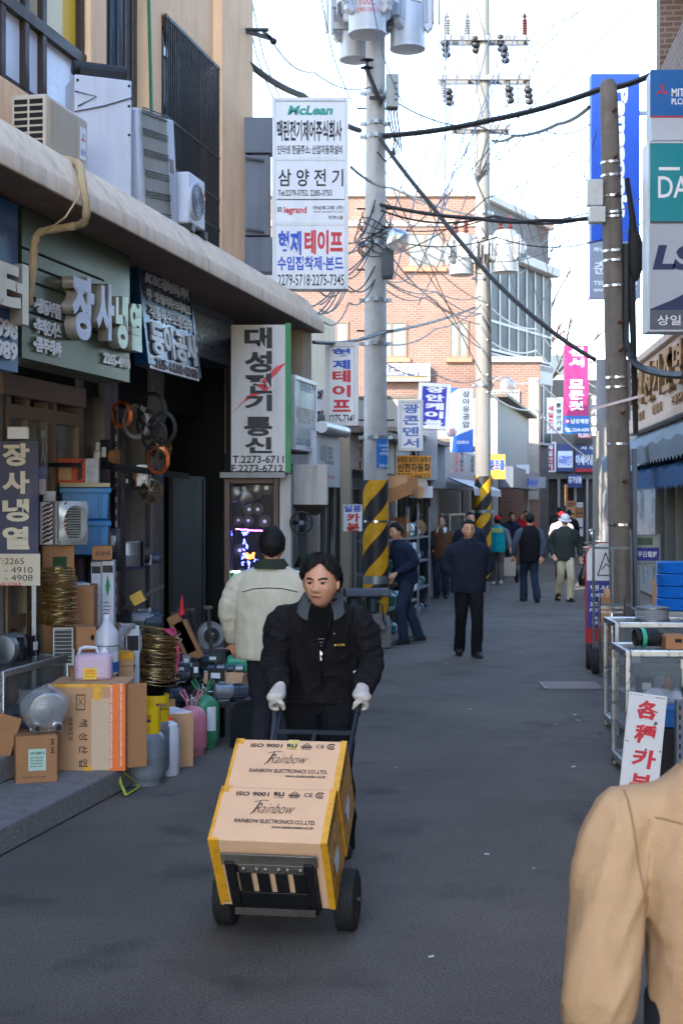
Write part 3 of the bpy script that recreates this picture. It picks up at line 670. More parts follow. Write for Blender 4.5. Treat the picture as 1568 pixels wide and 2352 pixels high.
for v in (600, 560): b.bar((-.5, -.1, ZV(v, Y2)), (.6, -.1, ZV(v, Y2)), .05, .07)
b.build('transformer_bracket', GALV, p2)
l2 = thing('street_lamp', 'clear glass bowl lamp on a thin arm beside the sunlit second pole', 'street lamp', W(1165, 886, Y2-.2))
b = MB(); b.ball((0, 0, 0), .16); b.build('glass_bowl', mat('lamp_bowl_glass', (190, 194, 196)), l2)
b = MB(); b.tube([(0, 0, .14), (-.1, 0, .2), (-.4, .1, .02)], .015, 6); b.lathe([(.03, .18), (.1, .12), (.12, .1)], 14); b.build('arm', GALV, l2)
# old rough pole on the right
Y3 = 16.6; bx, tx = XU(1432, Y3), XU(1396, Y3)
p3 = thing('utility_pole', 'old leaning rough brown concrete pole with wire bands and no transformer', 'utility pole', (bx, Y3, 0))
ht = ZV(184, Y3)
b = MB(); b.tube([((tx-bx)*t, 0, ht*t) for t in [i/16 for i in range(16)]]+[((tx-bx), 0, ht-.06), ((tx-bx), 0, ht)], [.15-.05*i/16 for i in range(16)]+[.097, .06], 24); b.build('shaft', OLDC, p3)
def p3x(v): z = ZV(v, Y3); t = z/ht; return (tx-bx)*t, z, .15-.05*t
for v in (375, 405, 452, 490, 500, 578, 600, 658, 868, 890, 1020, 1205):
    x, z, r = p3x(v); b = MB(); b.lathe([(r+.008, z-.012), (r+.008, z+.012)], 20, 0, (x, 0, 0)); b.box((x+.03, -r-.01, z), (.05, .02, .03)); b.build('wire_band', CHROME, p3)
for v in (262, 368, 455, 745, 808, 952, 1108):
    b = MB(); x, z, r = p3x(v); b.cyl((x+.02, -r*.8, z), (x+.05, -r-.06, z+.02), .018, n=8); b.build('climbing_step', mat('rust_iron', (92, 56, 38), .8, .3, .3), p3)
x, z, r = p3x(505); b = MB(); b.bb(x-.28, x-.1, -.14, .02, z-.05, z+.13); b.bb(x-.3, x-.12, -.1, .02, z+.15, z+.45); b.build('terminal_box', WPORC, p3, bevel=.008)
x, z, r = p3x(600); b = MB(); b.tube([(x+.15, -.03, z+.95), (x+.21, -.06, z+.5), (x+.22, -.06, z+.25), (x+.2, -.05, z-.2), (x+.23, -.05, z-1.2), (x+.25, -.05, z-2.0)], [.03, .035, .06, .045, .035, .03], 8); b.ball((x+.24, -.08, z+.05), (.09, .07, .3)); b.build('down_cable', RUBBER, p3)
b = MB(); x, z, r = p3x(1150); b.bb(x+r+.01, x+r+.06, -.03, .03, .2, z+.6); b.build('conduit', GREYP, p3)
x, z, r = p3x(930); b = MB(); b.bar((x-.32, -r-.02, z-.06), (x+.28, -r-.03, z+.10), .004, .03); b.build('tape_streamer', mat('red_white_tape', (214, 196, 198), .5, 0, .1), p3)

# ================================================================ SIGNS
SW = mat('sign_white', (228, 229, 234), .4, 0, .03, 2, stain=.10)
SW2 = mat('aged_sign_white', (196, 192, 190), .5, 0, .05, 2, stain=.3)
SBL = mat('lettering_blue', (34, 84, 190), .5, 0, .05); SRD = mat('lettering_red', (206, 30, 46), .5, 0, .05); TEAL = mat('lettering_teal', (0, 152, 138), .5, 0, .05)
s = Sign('hanging_sign', 'tall white three panel sign of Korean electrical firms projecting from the peach building', 'sign', PF(14.3), 625, 224, 800, 664, d=.2, panel=SW, frame=mat('white_sign_frame', (196, 198, 200), .45, .2, .1, 5, stain=.3), fw=.035)
SF = mat('white_sign_frame', (196, 198, 200))
s.txt('McLean', 660, 242, 762, 264, TEAL, bold=.04, shear=.25)
s.txt('맥린전기제어주식회사', 636, 276, 785, 324, INK, bold=.03)
s.txt('인터넷 한글주소: 산업자동화설비', 637, 333, 786, 354, INK)
s.band(631, 361, 796, 368, SF); s.band(631, 510, 796, 517, SF)
s.vt; s.txt('삼 양 전 기', 639, 388, 788, 428, INK, bold=.015)
s.txt('Tel:2279-3752. 2285-3753', 638, 436, 762, 450, INK)
s.band(636, 457, 790, 459, INK, 'rule')
s.txt('legrand', 652, 474, 704, 494, SRD, bold=.03); s.band(638, 476, 647, 486, INK, 'emblem'); s.band(641, 479, 645, 484, SW, 'emblem', y=-.002)
s.txt('아남르그랑 (주)', 719, 472, 788, 483, INK); s.txt('Anam Legrand Co., Ltd.', 719, 484, 788, 489, INK); s.txt('지하1층', 753, 495, 788, 504, INK)
s.txt('형제', 639, 530, 692, 586, SBL, bold=.04); s.txt('테이프', 699, 528, 787, 584, SRD, bold=.04)
s.txt('수입접착제·본드', 637, 588, 788, 621, SBL, bold=.03)
s.txt('2279-5718·2275-7345', 638, 630, 790, 656, INK, bold=.01)
gb = thing('sign_bracket', 'grey sheet metal boxes bracketing the tall white sign to the building corner', 'bracket', W(547, 626, 14.36))
k = 14.36/F
b = MB()
for v0, v1, u1 in ((270, 352, 625), (355, 541, 620), (545, 626, 625)): b.bb(0, (u1-547)*k, -.02+(.02 if v0 == 355 else 0), .18, (626-v1)*k, (626-v0)*k)
b.build('box', GREYP, gb, bevel=.008)
for v in (365, 528): b = MB(); b.bar((.08, -.03, (626-v)*k), (.26, -.03, (620-v)*k), .02, .02); b.build('hinge', BLACK, gb)
s = Sign('hanging_sign', 'white vertical sign with red lightning bolt and green edge under the canopy end', 'sign', PF(12.9), 527, 742, 667, 1086, d=.12, panel=SW2, frame=None)
s.band(655, 742, 668, 1086, mat('sign_green', (0, 122, 62), .5, 0, .08), 'green_edge')
x = lambda u, v: s.L(u, v)
b = MB(); P = [(658, 832), (632, 848), (602, 876), (612, 884), (598, 888), (610, 893), (566, 920), (530, 950), (558, 912), (566, 902), (600, 890), (588, 884), (596, 872), (628, 846)]
b2 = [(633, 840), (658, 831), (634, 856), (612, 876), (622, 882), (606, 890), (596, 888), (588, 884), (600, 872)]
for poly in ([(658, 832), (634, 842), (600, 875), (610, 881), (634, 860)], [(610, 881), (586, 882), (607, 900), (620, 892)], [(607, 900), (582, 896), (530, 952), (562, 922)]):
    b.poly([(x(u, v)[0], .0015, x(u, v)[1]) for u, v in poly])
b.build('lightning_bolt', SRD, s.t)
for c, v0, v1 in (('대', 752, 804), ('성', 806, 860), ('전', 858, 908), ('기', 906, 948), ('통', 957, 1006), ('신', 1004, 1045)):
    s.txt(c, 561, v0, 625, v1-4, INK, bold=.042, y=.001)
s.txt('T.2273-6711', 534, 1046, 652, 1064, INK); s.txt('F.2273-6712', 532, 1067, 650, 1084, INK)
s = Sign('hanging_sign', 'white vertical sign with blue and red letters beside the striped pole', 'sign', PF(16.2), 746, 786, 823, 978, d=.22, panel=SW, frame=SF, fw=.05)
s.vt('형제', 763, 800, 804, 848, SBL, bold=.04); s.vt('테이프', 763, 850, 805, 946, SRD, bold=.04)
s.txt('2275-7345', 753, 952, 816, 972, INK)
s = Sign('wall_sign', 'small white board with blue and red Korean letters fixed at the striped pole', 'sign', PF(17.6), 785, 1156, 834, 1223, d=.03, panel=SW, frame=None)
s.txt('일흥', 790, 1160, 830, 1176, SBL, bold=.03); s.txt('카', 796, 1179, 826, 1199, SRD, bold=.04); s.txt('본', 796, 1201, 826, 1220, SRD, bold=.04)
# blue sign at the left edge
NAVY = mat('shop_sign_navy', (34, 84, 140), .35, .1, .06, 2)
METL = mat('channel_letter_metal', (196, 186, 172), .35, .5, .08, 4); METW = mat('white_channel_letter', (214, 214, 216), .4, .1, .05)
s = Sign('shop_sign', 'blue shop sign with big brushed metal letters at the near end of the canopy', 'sign', PL(.30), -150, 372, 46, 822, d=.3, panel=NAVY, frame=None)
pl2 = PL(.02)
s.pl = PL(.22); s.txt('모터', -88, 552, 66, 704, METL, bold=.05, ext=.08, y=0); s.pl = PL(.30)
s.txt('0598', -30, 722, 36, 766, METW, bold=.03, ext=.012, y=-.003); s.txt('6989', -30, 772, 36, 816, METW, bold=.03, ext=.012, y=-.003)
# green shop sign
GRN = mat('sage_green_panel', (66, 80, 56), .35, .2, .06, 1.5)
s = Sign('shop_sign', 'sage green shop sign with big metal and pale green raised letters', 'sign', PL(.32), 50, 466, 301, 826, d=.28, panel=GRN, frame=None)
b = MB(); xa, _ = s.L(50, 800); xb, _ = s.L(301, 800)
for q in (.28, .38, .48, .58, .68):
    z = s.h*(1.0-q); b.bb(.02, s.w*.72, .0, .0035, z-.007, z+.007)
b.build('groove', DARK, s.t)
LAV = mat('lavender_letter_face', (164, 168, 206), .35, .1, .04); LGR = mat('pale_green_letter_face', (186, 216, 190), .35, .1, .04)
def bigl(c, q, m, e=.075): 
    u0, v0, u1, v1 = q
    P_ = s.pl; s.pl = PL(.32-e/cos(LT)); s.txt(c, u0, v0, u1, v1, METL, bold=.05, ext=e, y=-.0)
    s.txt(c, u0, v0, u1, v1, m, bold=.05, y=-e-.002, name='letter_face'); s.pl = P_
bigl('장', (166, 622, 216, 774), LAV); bigl('사', (222, 640, 262, 774), LAV); bigl('냉', (266, 672, 294, 796), LGR); bigl('열', (299, 690, 326, 802), LGR)
for st_, v in (('•냉동부품', 680), ('•후레온가스', 727), ('•콤푸레샤', 770)): s.txt(st_, 76, v, 138, v+36, METW, bold=.03, ext=.01, y=-.003)
s.txt('2265-4910', 236, 808, 296, 834, METW, bold=.03, ext=.01, y=-.003)
# tilted mirror-like sign
s = Sign('shop_sign', 'tilted glossy blue framed sign with raised white letters beside the green sign', 'sign', PL(.42), 322, 622, 445, 858, d=.1, panel=mat('mirror_blue_panel', (58, 72, 98), .25, .3, .3, 2.2), frame=mat('sea_blue_frame', (20, 70, 104), .3, .3, .1), fw=.05)
s.t.rotation_euler = (0, 0, s.pl.rot); s.t.rotation_mode = 'XYZ'
RAISE = mat('raised_letter_white', (206, 206, 212), .4, .2, .06, 4); RAISB = mat('raised_letter_brown', (92, 62, 54), .5, .1, .1)
for st_, v0, v1 in (('AC·DC·감속모타·기어', 640, 676), ('무  영·클러치·브레이크', 682, 714), ('각종특수소형모터', 718, 756)): s.txt(st_, 338, v0, 436, v1-6, RAISE, bold=.03, ext=.012, y=-.003)
s.txt('동아공사', 334, 756, 440, 834, RAISE, bold=.04, ext=.02, y=-.003)
s.band(328, 836, 441, 868, SW); s.txt('265-4418·4841', 338, 843, 434, 866, RAISB, bold=.03, ext=.01, y=-.004)
s.t.rotation_euler.x = radians(-7); s.t.location += V((.06, -.03, .07))
# grey unlit sign over the dark opening
s = Sign('shop_sign', 'grey unlit lightbox sign over the dark shop opening', 'sign', PL(.62), 436, 690, 536, 812, d=.25, panel=mat('unlit_lightbox', (92, 94, 106), .4, 0, .08, 2), frame=GREYP, fw=.06)
GI = mat('grey_ink', (62, 62, 72), .5); s.txt('삼양전기', 449, 726, 506, 790, GI, bold=.03); s.txt('(일반,그라인더)', 508, 778, 530, 800, GI); s.txt('Tel:2279-3752~3', 449, 796, 520, 814, GI)
# signs of the low row
s = Sign('shop_sign', 'faded white plastic sign with washed out lettering next to the beige end wall', 'sign', PL(.0), 676, 860, 727, 1032, d=.15, panel=mat('faded_sign_film', (196, 206, 204), .5, 0, .08, 2, stain=.2), frame=SF, fw=.04)
FADE = mat('faded_orange_ink', (190, 160, 140), .6); FB = mat('faded_blue_ink', (120, 150, 166), .6)
s.txt('서울전업사', 680, 930, 722, 968, FADE); s.txt('전동공구', 690, 872, 722, 896, FB, bold=.03); s.txt('2267-3310', 680, 1004, 722, 1020, FB)
s = Sign('shop_sign', 'torn white vinyl sign with large grey letters under a rolled awning tube', 'sign', PL(-.06), 727, 985, 782, 1120, d=.1, panel=mat('torn_vinyl', (188, 190, 196), .5, 0, .08, 2, stain=.3), frame=None)
s.txt('이트', 736, 1018, 766, 1070, mat('grey_vinyl_letter', (110, 110, 112), .5), bold=.05); s.txt('각종 모터 수리', 744, 1090, 768, 1100, SRD)
b = MB(); b.cyl((0, -.05, s.h+.02), (s.w, -.05, s.h+.02), .06); b.build('rolled_tube', SF, s.t)
s = Sign('wall_sign', 'black and white sign half hidden behind the blue and red vertical sign', 'sign', PF(17.4), 725, 890, 752, 985, d=.08, panel=SW, frame=None); s.vt('엘림', 727, 896, 742, 980, INK, bold=.05)
s = Sign('shop_sign', 'narrow red sign with white letters left of the striped pole', 'sign', PF(19.6), 808, 975, 832, 1080, d=.1, panel=mat('crimson_panel', (176, 36, 60), .5, 0, .08), frame=None); s.vt('고무', 812, 990, 828, 1070, SW, bold=.03)
s = Sign('shop_sign', 'white lightbox sign with blue letters hanging past the striped pole', 'sign', PF(20.2), 914, 918, 971, 1036, d=.22, panel=SW, frame=SF, fw=.045); s.vt('광콘덴서', 925, 928, 962, 1028, mat('blue_grey_letter', (80, 110, 176), .5), bold=.03)
YEL = mat('amber_board', (232, 156, 24), .5, 0, .05)
s = Sign('shop_sign', 'orange board with dark letters under the white lightbox sign', 'sign', PF(20.6, .02), 909, 1044, 991, 1101, d=.08, panel=YEL, frame=None)
s.txt('유공압 실린더 솔밸브', 911, 1049, 989, 1062, INK, bold=.02); s.txt('신한자동화', 913, 1064, 988, 1084, INK, bold=.03); s.txt('T.2273-6662/3', 911, 1087, 986, 1099, INK)
COB = mat('cobalt_panel', (48, 52, 170), .45, 0, .05)
s = Sign('shop_sign', 'cobalt blue vertical sign with white letters in a slightly tilted white frame', 'sign', PF(24.5), 957, 878, 1029, 984, d=.2, panel=COB, frame=SW, fw=.06)
s.vt('장안케이블', 973, 884, 1016, 978, SW, bold=.05); s.t.rotation_euler.y = radians(3)
s = Sign('shop_sign', 'white vertical sign with slanted blue corners and thin dark letters', 'sign', PF(27.2), 1033, 890, 1088, 1040, d=.15, panel=SW, frame=None)
PB = mat('mid_blue_panel', (40, 100, 190), .5, 0, .05); b = MB()
q = lambda u, v: (lambda a: (a[0], .002, a[1]))(s.L(u, v))
b.poly([q(1034, 891), q(1053, 891), q(1034, 906)]); b.build('blue_corner', PB, s.t); b = MB(); b.poly([q(1040, 1003), q(1086, 985), q(1086, 1039), q(1036, 1039)]); b.build('blue_corner', PB, s.t)
s.vt('상아유공압', 1062, 898, 1078, 982, INK); s.txt('오토메이션', 1048, 1012, 1076, 1020, SW); 
b = MB(); p = W(1036, 991, 24.2)
bl = thing('globe_light', 'round white globe sign lamp with red letters hanging by the cobalt sign', 'lamp', p)
b.ball((0, 0, 0), .095, n=14); b.cyl((0, 0, .09), (0, 0, .2), .02); b.build('globe', WHITEP, bl)
o = text(bl, '장안', -.04, .04, -.035, .045, -.098, SRD, bold=.03)
s = Sign('shop_sign', 'dark grey horizontal sign with white PLC lettering on the brick wall', 'sign', PF(44.7), 868, 835, 987, 875, d=.2, panel=mat('charcoal_sign', (84, 86, 100), .5, 0, .08), frame=SW, fw=.08)
s.txt('PLC특약점', 874, 842, 980, 862, SW, bold=.03); s.band(872, 866, 984, 873, YEL)
# boxed grey signs along the row
GB = mat('pale_grey_box', (176, 180, 188), .5, 0, .05, 2, stain=.25)
s = Sign('signboard_box', 'large pale grey boxed signboard above the cluttered low shop', 'sign', PF(25.5), 959, 984, 1006, 1104, d=.6, panel=GB, frame=None)
s = Sign('shop_sign', 'long dusty signboard with faded red and white panels above a striped awning', 'sign', PL(.7), 1022, 1022, 1094, 1122, d=.3, panel=mat('dusty_board', (150, 146, 146), .6, 0, .12, 1.5, stain=.4), frame=GB, fw=.06)
for i, (c, m) in enumerate((('전', FADE), ('선', SRD), ('공', INK), ('구', FB), ('상', INK))): s.txt(c, 1032+12*i, 1036, 1040+12*i, 1084, m, bold=.04)
b = MB(); p = PL(.62).hit(1028, 1136); n_ = int(2.6/.13)
aw = thing('awning', 'short grey striped awning under the dusty signboard', 'awning', p, PL(0).rot)
prev = None
for i in range(n_*2+1):
    x_ = 5.0*i/(n_*2); row = [b.v((x_, y, z-.03*(i % 2))) for y, z in ((0, .34), (-.5, .14), (-.52, .0))]
    if prev:
        for j in (0, 1): b.f([prev[j], row[j], row[j+1], prev[j+1]], i % 2)
    prev = row
b.build('cloth', [GB, mat('dark_grey_stripe', (104, 108, 116), .7)], aw)
s = Sign('shop_sign', 'yellow signboard with blue letters just beyond the second striped pole', 'sign', PF(31.5), 1122, 1042, 1161, 1102, d=.3, panel=mat('lemon_board', (190, 154, 60), .5, 0, .05), frame=None); s.txt('콘트롤', 1124, 1056, 1158, 1080, SBL, bold=.04)
s = Sign('wall_sign', 'small blank white lightbox over the glazed corner shop', 'sign', PF(37.5), 1184, 1066, 1216, 1089, d=.2, panel=SW, frame=None)
s = Sign('shop_sign', 'grey fascia sign with blue letters over the glazed corner shop', 'sign', PF(38.2), 1183, 1094, 1254, 1122, d=.2, panel=mat('pale_fascia_grey', (140, 144, 154), .5), frame=None); s.txt('동원동관', 1204, 1101, 1234, 1116, SBL, bold=.03); s.band(1185, 1105, 1196, 1113, SRD, 'red_plate')
# signs at the end of the lane
def endsign(label, q, panel, texts, Y=54.8, frame=None, name='shop_sign'):
    s = Sign(name, label, 'sign', PF(Y), *q, d=.3, panel=panel, frame=frame, fw=.06)
    for t in texts: (s.vt if len(t) > 6 else s.txt)(t[0], *t[1:5], t[5], bold=.04)
    return s
REDP = mat('scarlet_panel', (170, 34, 44), .5, 0, .05); BLP = mat('sign_blue_panel', (46, 62, 112), .5, 0, .08); MAG = mat('magenta_panel', (150, 34, 96), .5, 0, .04); CYB = mat('azure_panel', (30, 92, 156), .5, 0, .04)
endsign('red vertical sign with white letters beside the blue signs on the corner building', (1246, 1015, 1276, 1084), REDP, [('세일전기', 1251, 1020, 1268, 1078, SW, 1)], 54.0, SW)
endsign('blue and white signboard with blue letters on the corner building', (1277, 1018, 1317, 1085), BLP, [('수국제어전기', 1282, 1046, 1312, 1070, SBL)]).band(1280, 1036, 1314, 1074, SW, y=.004)
s = endsign('wide dark blue signboard with large white refrigeration lettering on the corner building', (1318, 1020, 1375, 1085), BLP, [('아세아냉동', 1321, 1044, 1372, 1068, SW), ('서 구', 1332, 1024, 1366, 1033, SW)]); s.band(1320, 1076, 1373, 1084, REDP)
endsign('lower blue sign hanging under the wide refrigeration signboard', (1301, 1087, 1338, 1122), BLP, [('경기냉동', 1304, 1094, 1335, 1110, SW)], 54.6)
endsign('thin yellow vertical banner with red letters in front of the corner building', (1296, 1111, 1305, 1164), YEL, [('유압모터', 1298, 1115, 1303, 1160, SRD, 1)], 52)
endsign('small red and black phone number sign above the wide signboard', (1324, 992, 1366, 1018), REDP, [('TEL.2272-7000', 1326, 996, 1364, 1004, SW)], 54.5).band(1324, 1006, 1366, 1018, INK)
endsign('white vertical sign with red letters beside the magenta sign', (1252, 911, 1294, 998), SW, [('세일전기', 1258, 932, 1270, 990, SRD, 1), ('통영산기상', 1276, 926, 1288, 990, INK, 1)], 47)
s = endsign('tall magenta vertical sign with white letters and a blue foot', (1294, 789, 1354, 996), MAG, [('센서 모든것', 1306, 797, 1340, 942, SW, 1)], 33)
s.band(1294, 955, 1354, 996, CYB); s.txt('남강계전', 1310, 962, 1350, 973, SW, bold=.03, y=-.002); s.txt('TEL:2264-6000', 1297, 983, 1352, 991, SW, y=-.002); s.band(1298, 963, 1307, 972, SRD, 'emblem', y=-.002); s.band(1300, 965, 1305, 970, SW, 'emblem', y=-.004)
b = MB(); b.bar((s.w, .15, s.h*.8), (s.w+1.2, .15, s.h*.8), .05, .05); b.bar((s.w, .15, s.h*.3), (s.w+1.2, .15, s.h*.3), .05, .05); b.build('bracket', GALV, s.t)
endsign('dark sign with pale letters half behind the magenta sign', (1354, 905, 1372, 1005), mat('dark_sign', (70, 66, 64), .6), [('전기종합', 1357, 910, 1369, 1000, SW, 1)], 48)
# right-hand signs
UB = mat('ultramarine_panel', (20, 78, 180), .4, 0, .03, 2)
s = Sign('hanging_sign', 'tall ultramarine vertical sign with sideways white lettering behind the old pole', 'sign', PF(23), 1355, 167, 1470, 686, d=.25, panel=UB, frame=None)
s.band(1355, 555, 1470, 686, mat('sign_base_grey', (132, 142, 158), .5, 0, .04, 2))
z0, z1 = s.L(0, 500)[1], s.L(0, 196)[1]
o = text(s.t, 'Panasonic', 0, z1-z0, 0, .36, 0, SW, bold=.06); x0, _ = s.L(1415, 0)
for v in o.data.vertices: v.co = (x0+v.co.z*.5, .0-.0, z1-v.co.x)
s.txt('파나소닉 대리점', 1362, 568, 1462, 578, SW, y=-.001); s.txt('춘전기', 1363, 600, 1460, 630, SW, bold=.01, y=-.001); s.txt('TEL:2266-8638', 1362, 645, 1462, 655, SW, y=-.001); s.txt('www.chun.co.kr', 1362, 660, 1462, 670, SW, y=-.001)
b = MB()
for z in (.5, 3.0): b.bar((s.w, .12, z), (s.w+.8, .12, z), .06, .06)
b.build('bracket', GALV, s.t)
s = Sign('hanging_sign', 'blue sign with a red three diamond emblem above the teal sign', 'sign', PF(15.8), 1492, 160, 1600, 325, d=.3, panel=mat('sign_pale_grey', (178, 184, 192), .5, 0, .04, 2), frame=None)
s.band(1492, 160, 1599, 266, mat('steel_blue_panel', (12, 92, 160), .4, 0, .03)); s.band(1492, 266, 1599, 270, REDP, 'red_rule')
cx, cz = s.L(1520, 208); kk = 15.8/F
b = MB()
for a in (90, 210, 330):
    d = V((cos(radians(a)), sin(radians(a)))); n2 = V((-d.y, d.x)); r_ = 16*kk
    P = [V((cx, cz)), V((cx, cz))+d*r_*.5+n2*r_*.29, V((cx, cz))+d*r_, V((cx, cz))+d*r_*.5-n2*r_*.29]
    b.poly([(p.x, -.0025, p.y) for p in P])
b.build('emblem', REDP, s.t)
s.txt('MITSUBISHI', 1541, 203, 1632, 222, SW, bold=.02, y=-.001); s.txt('PLC/INVERTER', 1541, 226, 1632, 240, SW, y=-.001)
s = Sign('hanging_sign', 'teal and grey vertical sign with big navy letters below the three diamond sign', 'sign', PF(15.5), 1487, 325, 1600, 762, d=.3, panel=mat('sign_cool_grey', (166, 172, 182), .5, 0, .04, 2), frame=SF, fw=.02)
s.band(1490, 327, 1598, 508, mat('teal_panel', (0, 132, 142), .4, 0, .03)); s.band(1490, 508, 1598, 513, GI, 'rule')
s.txt('DASA', 1510, 404, 1640, 455, SW, bold=.01, y=-.001); s.band(1512, 384, 1560, 391, SW, 'rule', y=-.002)
NV = mat('navy_letter', (30, 42, 84), .5); s.txt('LS', 1497, 562, 1590, 620, NV, bold=.05, shear=.25)
q = lambda u, v: (lambda a: (a[0], .001, a[1]))(s.L(u, v)); b = MB(); b.poly([q(1491, 710), q(1540, 690), q(1580, 670), q(1598, 664), q(1598, 726), q(1491, 726)]); b.build('navy_swoosh', NV, s.t)
s.band(1490, 712, 1598, 760, mat('slate_band', (84, 88, 98), .5)); s.txt('상일기전', 1508, 724, 1620, 747, SW, bold=.01, y=-.001)
s = Sign('notice_board', 'plain grey backed board behind the old pole below the ultramarine sign', 'sign', PF(17.2), 1366, 822, 1450, 968, d=.04, panel=mat('board_back_grey', (164, 170, 186), .5, 0, .04), frame=None)
# ================================================================ AIR CONDITIONERS on the canopy
ACW = mat('aircon_white', (196, 200, 212), .45, .05, .05, 3, stain=.25); ACB = mat('aircon_beige', (190, 178, 160), .5, .05, .06, 3, stain=.25)
def canopy(u, v, o): return PL(o).hit(u, v)
def acunit(label, u0, u1, o, w, h, d, z, body, rot=0.):
    p = PL(o).hit((u0+u1)/2, 400); t = thing('air_conditioner', label, 'air conditioner', (p.x, p.y, z), LROT+rot)
    b = MB(); b.bb(-w/2, w/2, 0, d, .06, h); b.build('case', body, t, bevel=.02)
    b = MB()
    for x in (-w*.4, w*.4): b.bb(x-.04, x+.04, -.02, d+.02, 0, .058)
    b.build('foot', BLACK, t)
    return t
t = acunit('beige air conditioner with slatted side and red diamond badge on the canopy', 110, 204, .30, .66, .54, .24, 3.80, ACB); w_, h_ = .66, .54
b = MB()
for k in range(10):
    for y in (.025, .125): b.bb(-w_/2-.004, -w_/2+.006, y, y+.085, .1+.042*k, .128+.042*k)
b.build('side_vent', DARK, t)
b = MB(); b.bb(-.30, .14, -.006, .002, .09, .51); b.build('front_panel', mat('aircon_tan', (182, 164, 138), .55, 0, .06, 3, stain=.3), t, bevel=.003)
b = MB(); b.bb(.19, .28, -.004, .001, .26, .47); b.build('badge', SW, t); b = MB()
for a in (90, 210, 330):
    dx, dz = cos(radians(a)), sin(radians(a)); c = (.235, .40); r_ = .035
    b.poly([(c[0], -.006, c[1]), (c[0]+dx*r_*.5-dz*r_*.28, -.006, c[1]+dz*r_*.5+dx*r_*.28), (c[0]+dx*r_, -.006, c[1]+dz*r_), (c[0]+dx*r_*.5+dz*r_*.28, -.006, c[1]+dz*r_*.5-dx*r_*.28)])
b.build('emblem', SRD, t); text(t, '엘지산전', .2, .27, .29, .33, -.005, SBL)
p = PL(.40).hit(238, 400)
t = thing('metal_cabinet', 'tall plain white sheet metal enclosure standing between the two air conditioners', 'cabinet', (p.x, p.y, 3.80), LROT-.95)
b = MB(); b.bb(-.20, .20, 0, .30, 0, .98); b.build('case', ACW, t, bevel=.008)
b = MB()
for x, z in ((-.18, .94), (.18, .94), (.18, .6), (.18, .15), (-.1, .3), (.18, .8)): b.bb(x-.008, x+.008, -.006, .002, z-.008, z+.008)
b.build('screw', BLACK, t)
b = MB(); b.tube([(-.20, -.01, .72), (.0, -.01, .78), (.20, -.01, .86)], .004, 5); b.tube([(-.2, -.01, .86), (-.05, -.01, .84), (-.18, -.01, .76)], .004, 5); b.build('wire', BLACK, t)
t = acunit('white air conditioner with long slatted grille leaning on the canopy', 318, 428, .24, .80, .90, .24, 3.80, ACW); 
b = MB(); b.bb(-.33, .2, -.006, .002, .1, .88); b.build('front_panel', mat('dusty_grille', (150, 146, 138), .6, .1, .1, 3, stain=.5), t)
b = MB()
for k in range(6):
    for j in range(3): z = .14+.145*k+.018*j; b.bb(-.33, .2, -.014, -.0065, z, z+.008)
b.build('slat', BLACK, t); b = MB(); b.bb(.25, .33, -.004, .001, .5, .6); b.build('badge', mat('brown_badge', (120, 96, 76), .5), t)
t.rotation_euler.y = radians(-8)
t = acunit('small white air conditioner with round fan guard and red round badge on the canopy end', 440, 468, .16, .40, .46, .13, 3.93, ACW)
b = MB(); b.lathe([(.13, -.02), (.145, -.012), (.145, .004)], 28, 0, (-.07, 0, .25), 'Y')
b.build('fan_guard', ACW, t)
b = MB(); 
for r_ in (.03, .06, .09, .12, .138): b.tube([(-.07+r_*cos(a), -.026, .25+r_*sin(a)) for a in [2*pi*i/20 for i in range(20)]], .003, 4, closed=True)
b.build('guard_ring', GREYP, t)
b = MB(); b.lathe([(.032, -.004), (.032, .001)], 18, 0, (.15, 0, .32), 'Y'); b.build('badge', SRD, t); text(t, 'LG', .13, .17, .305, .335, -.006, SW); text(t, 'LG', .12, .18, .2, .25, -.003, GI)
t = thing('condenser_fan', 'dark blower unit lying on top of the white metal enclosure', 'air conditioner', (p.x-.03, p.y+.0, 4.782), LROT-.95)
b = MB(); b.bb(-.12, .2, .05, .26, 0, .08); b.lathe([(.05, -.16), (.05, .22)], 14, 0, (0, .12, .08), 'X'); b.build('case', BLACK, t, bevel=.01)
# insulated pipe from the beige unit down over the edge
b = MB(); Z = [canopy(150, 366, .25), canopy(182, 375, .1), canopy(187, 390, -.03), canopy(192, 430, -.05), canopy(200, 480, -.06), canopy(196, 512, -.02), canopy(170, 520, .1), canopy(110, 528, .2), canopy(86, 536, .25), canopy(78, 565, .26), canopy(78, 610, .27), canopy(70, 670, .28), canopy(66, 700, .3)]
pts = []
for i in range(len(Z)-1):
    for k in range(4): pts.append(Z[i].lerp(Z[i+1], k/4))
pts.append(Z[-1])
for _ in range(2): pts = [pts[0]]+[(pts[i-1]+pts[i]*2+pts[i+1])/4 for i in range(1, len(pts)-1)]+[pts[-1]]
b.tube(pts, [.024+.003*sin(i*1.9) for i in range(len(pts))], 10); b.tube([canopy(180, 366, .1), canopy(182, 450, -.05), canopy(150, 500, .0), canopy(95, 540, .2)], .006, 5)
tag(b.build('refrigerant_pipe', mat('foam_wrapped_pipe', (186, 164, 128), .8, 0, .15, 12, .3, 40)), 'tan foam wrapped pipe bending from the canopy down past the green sign', 'pipe')
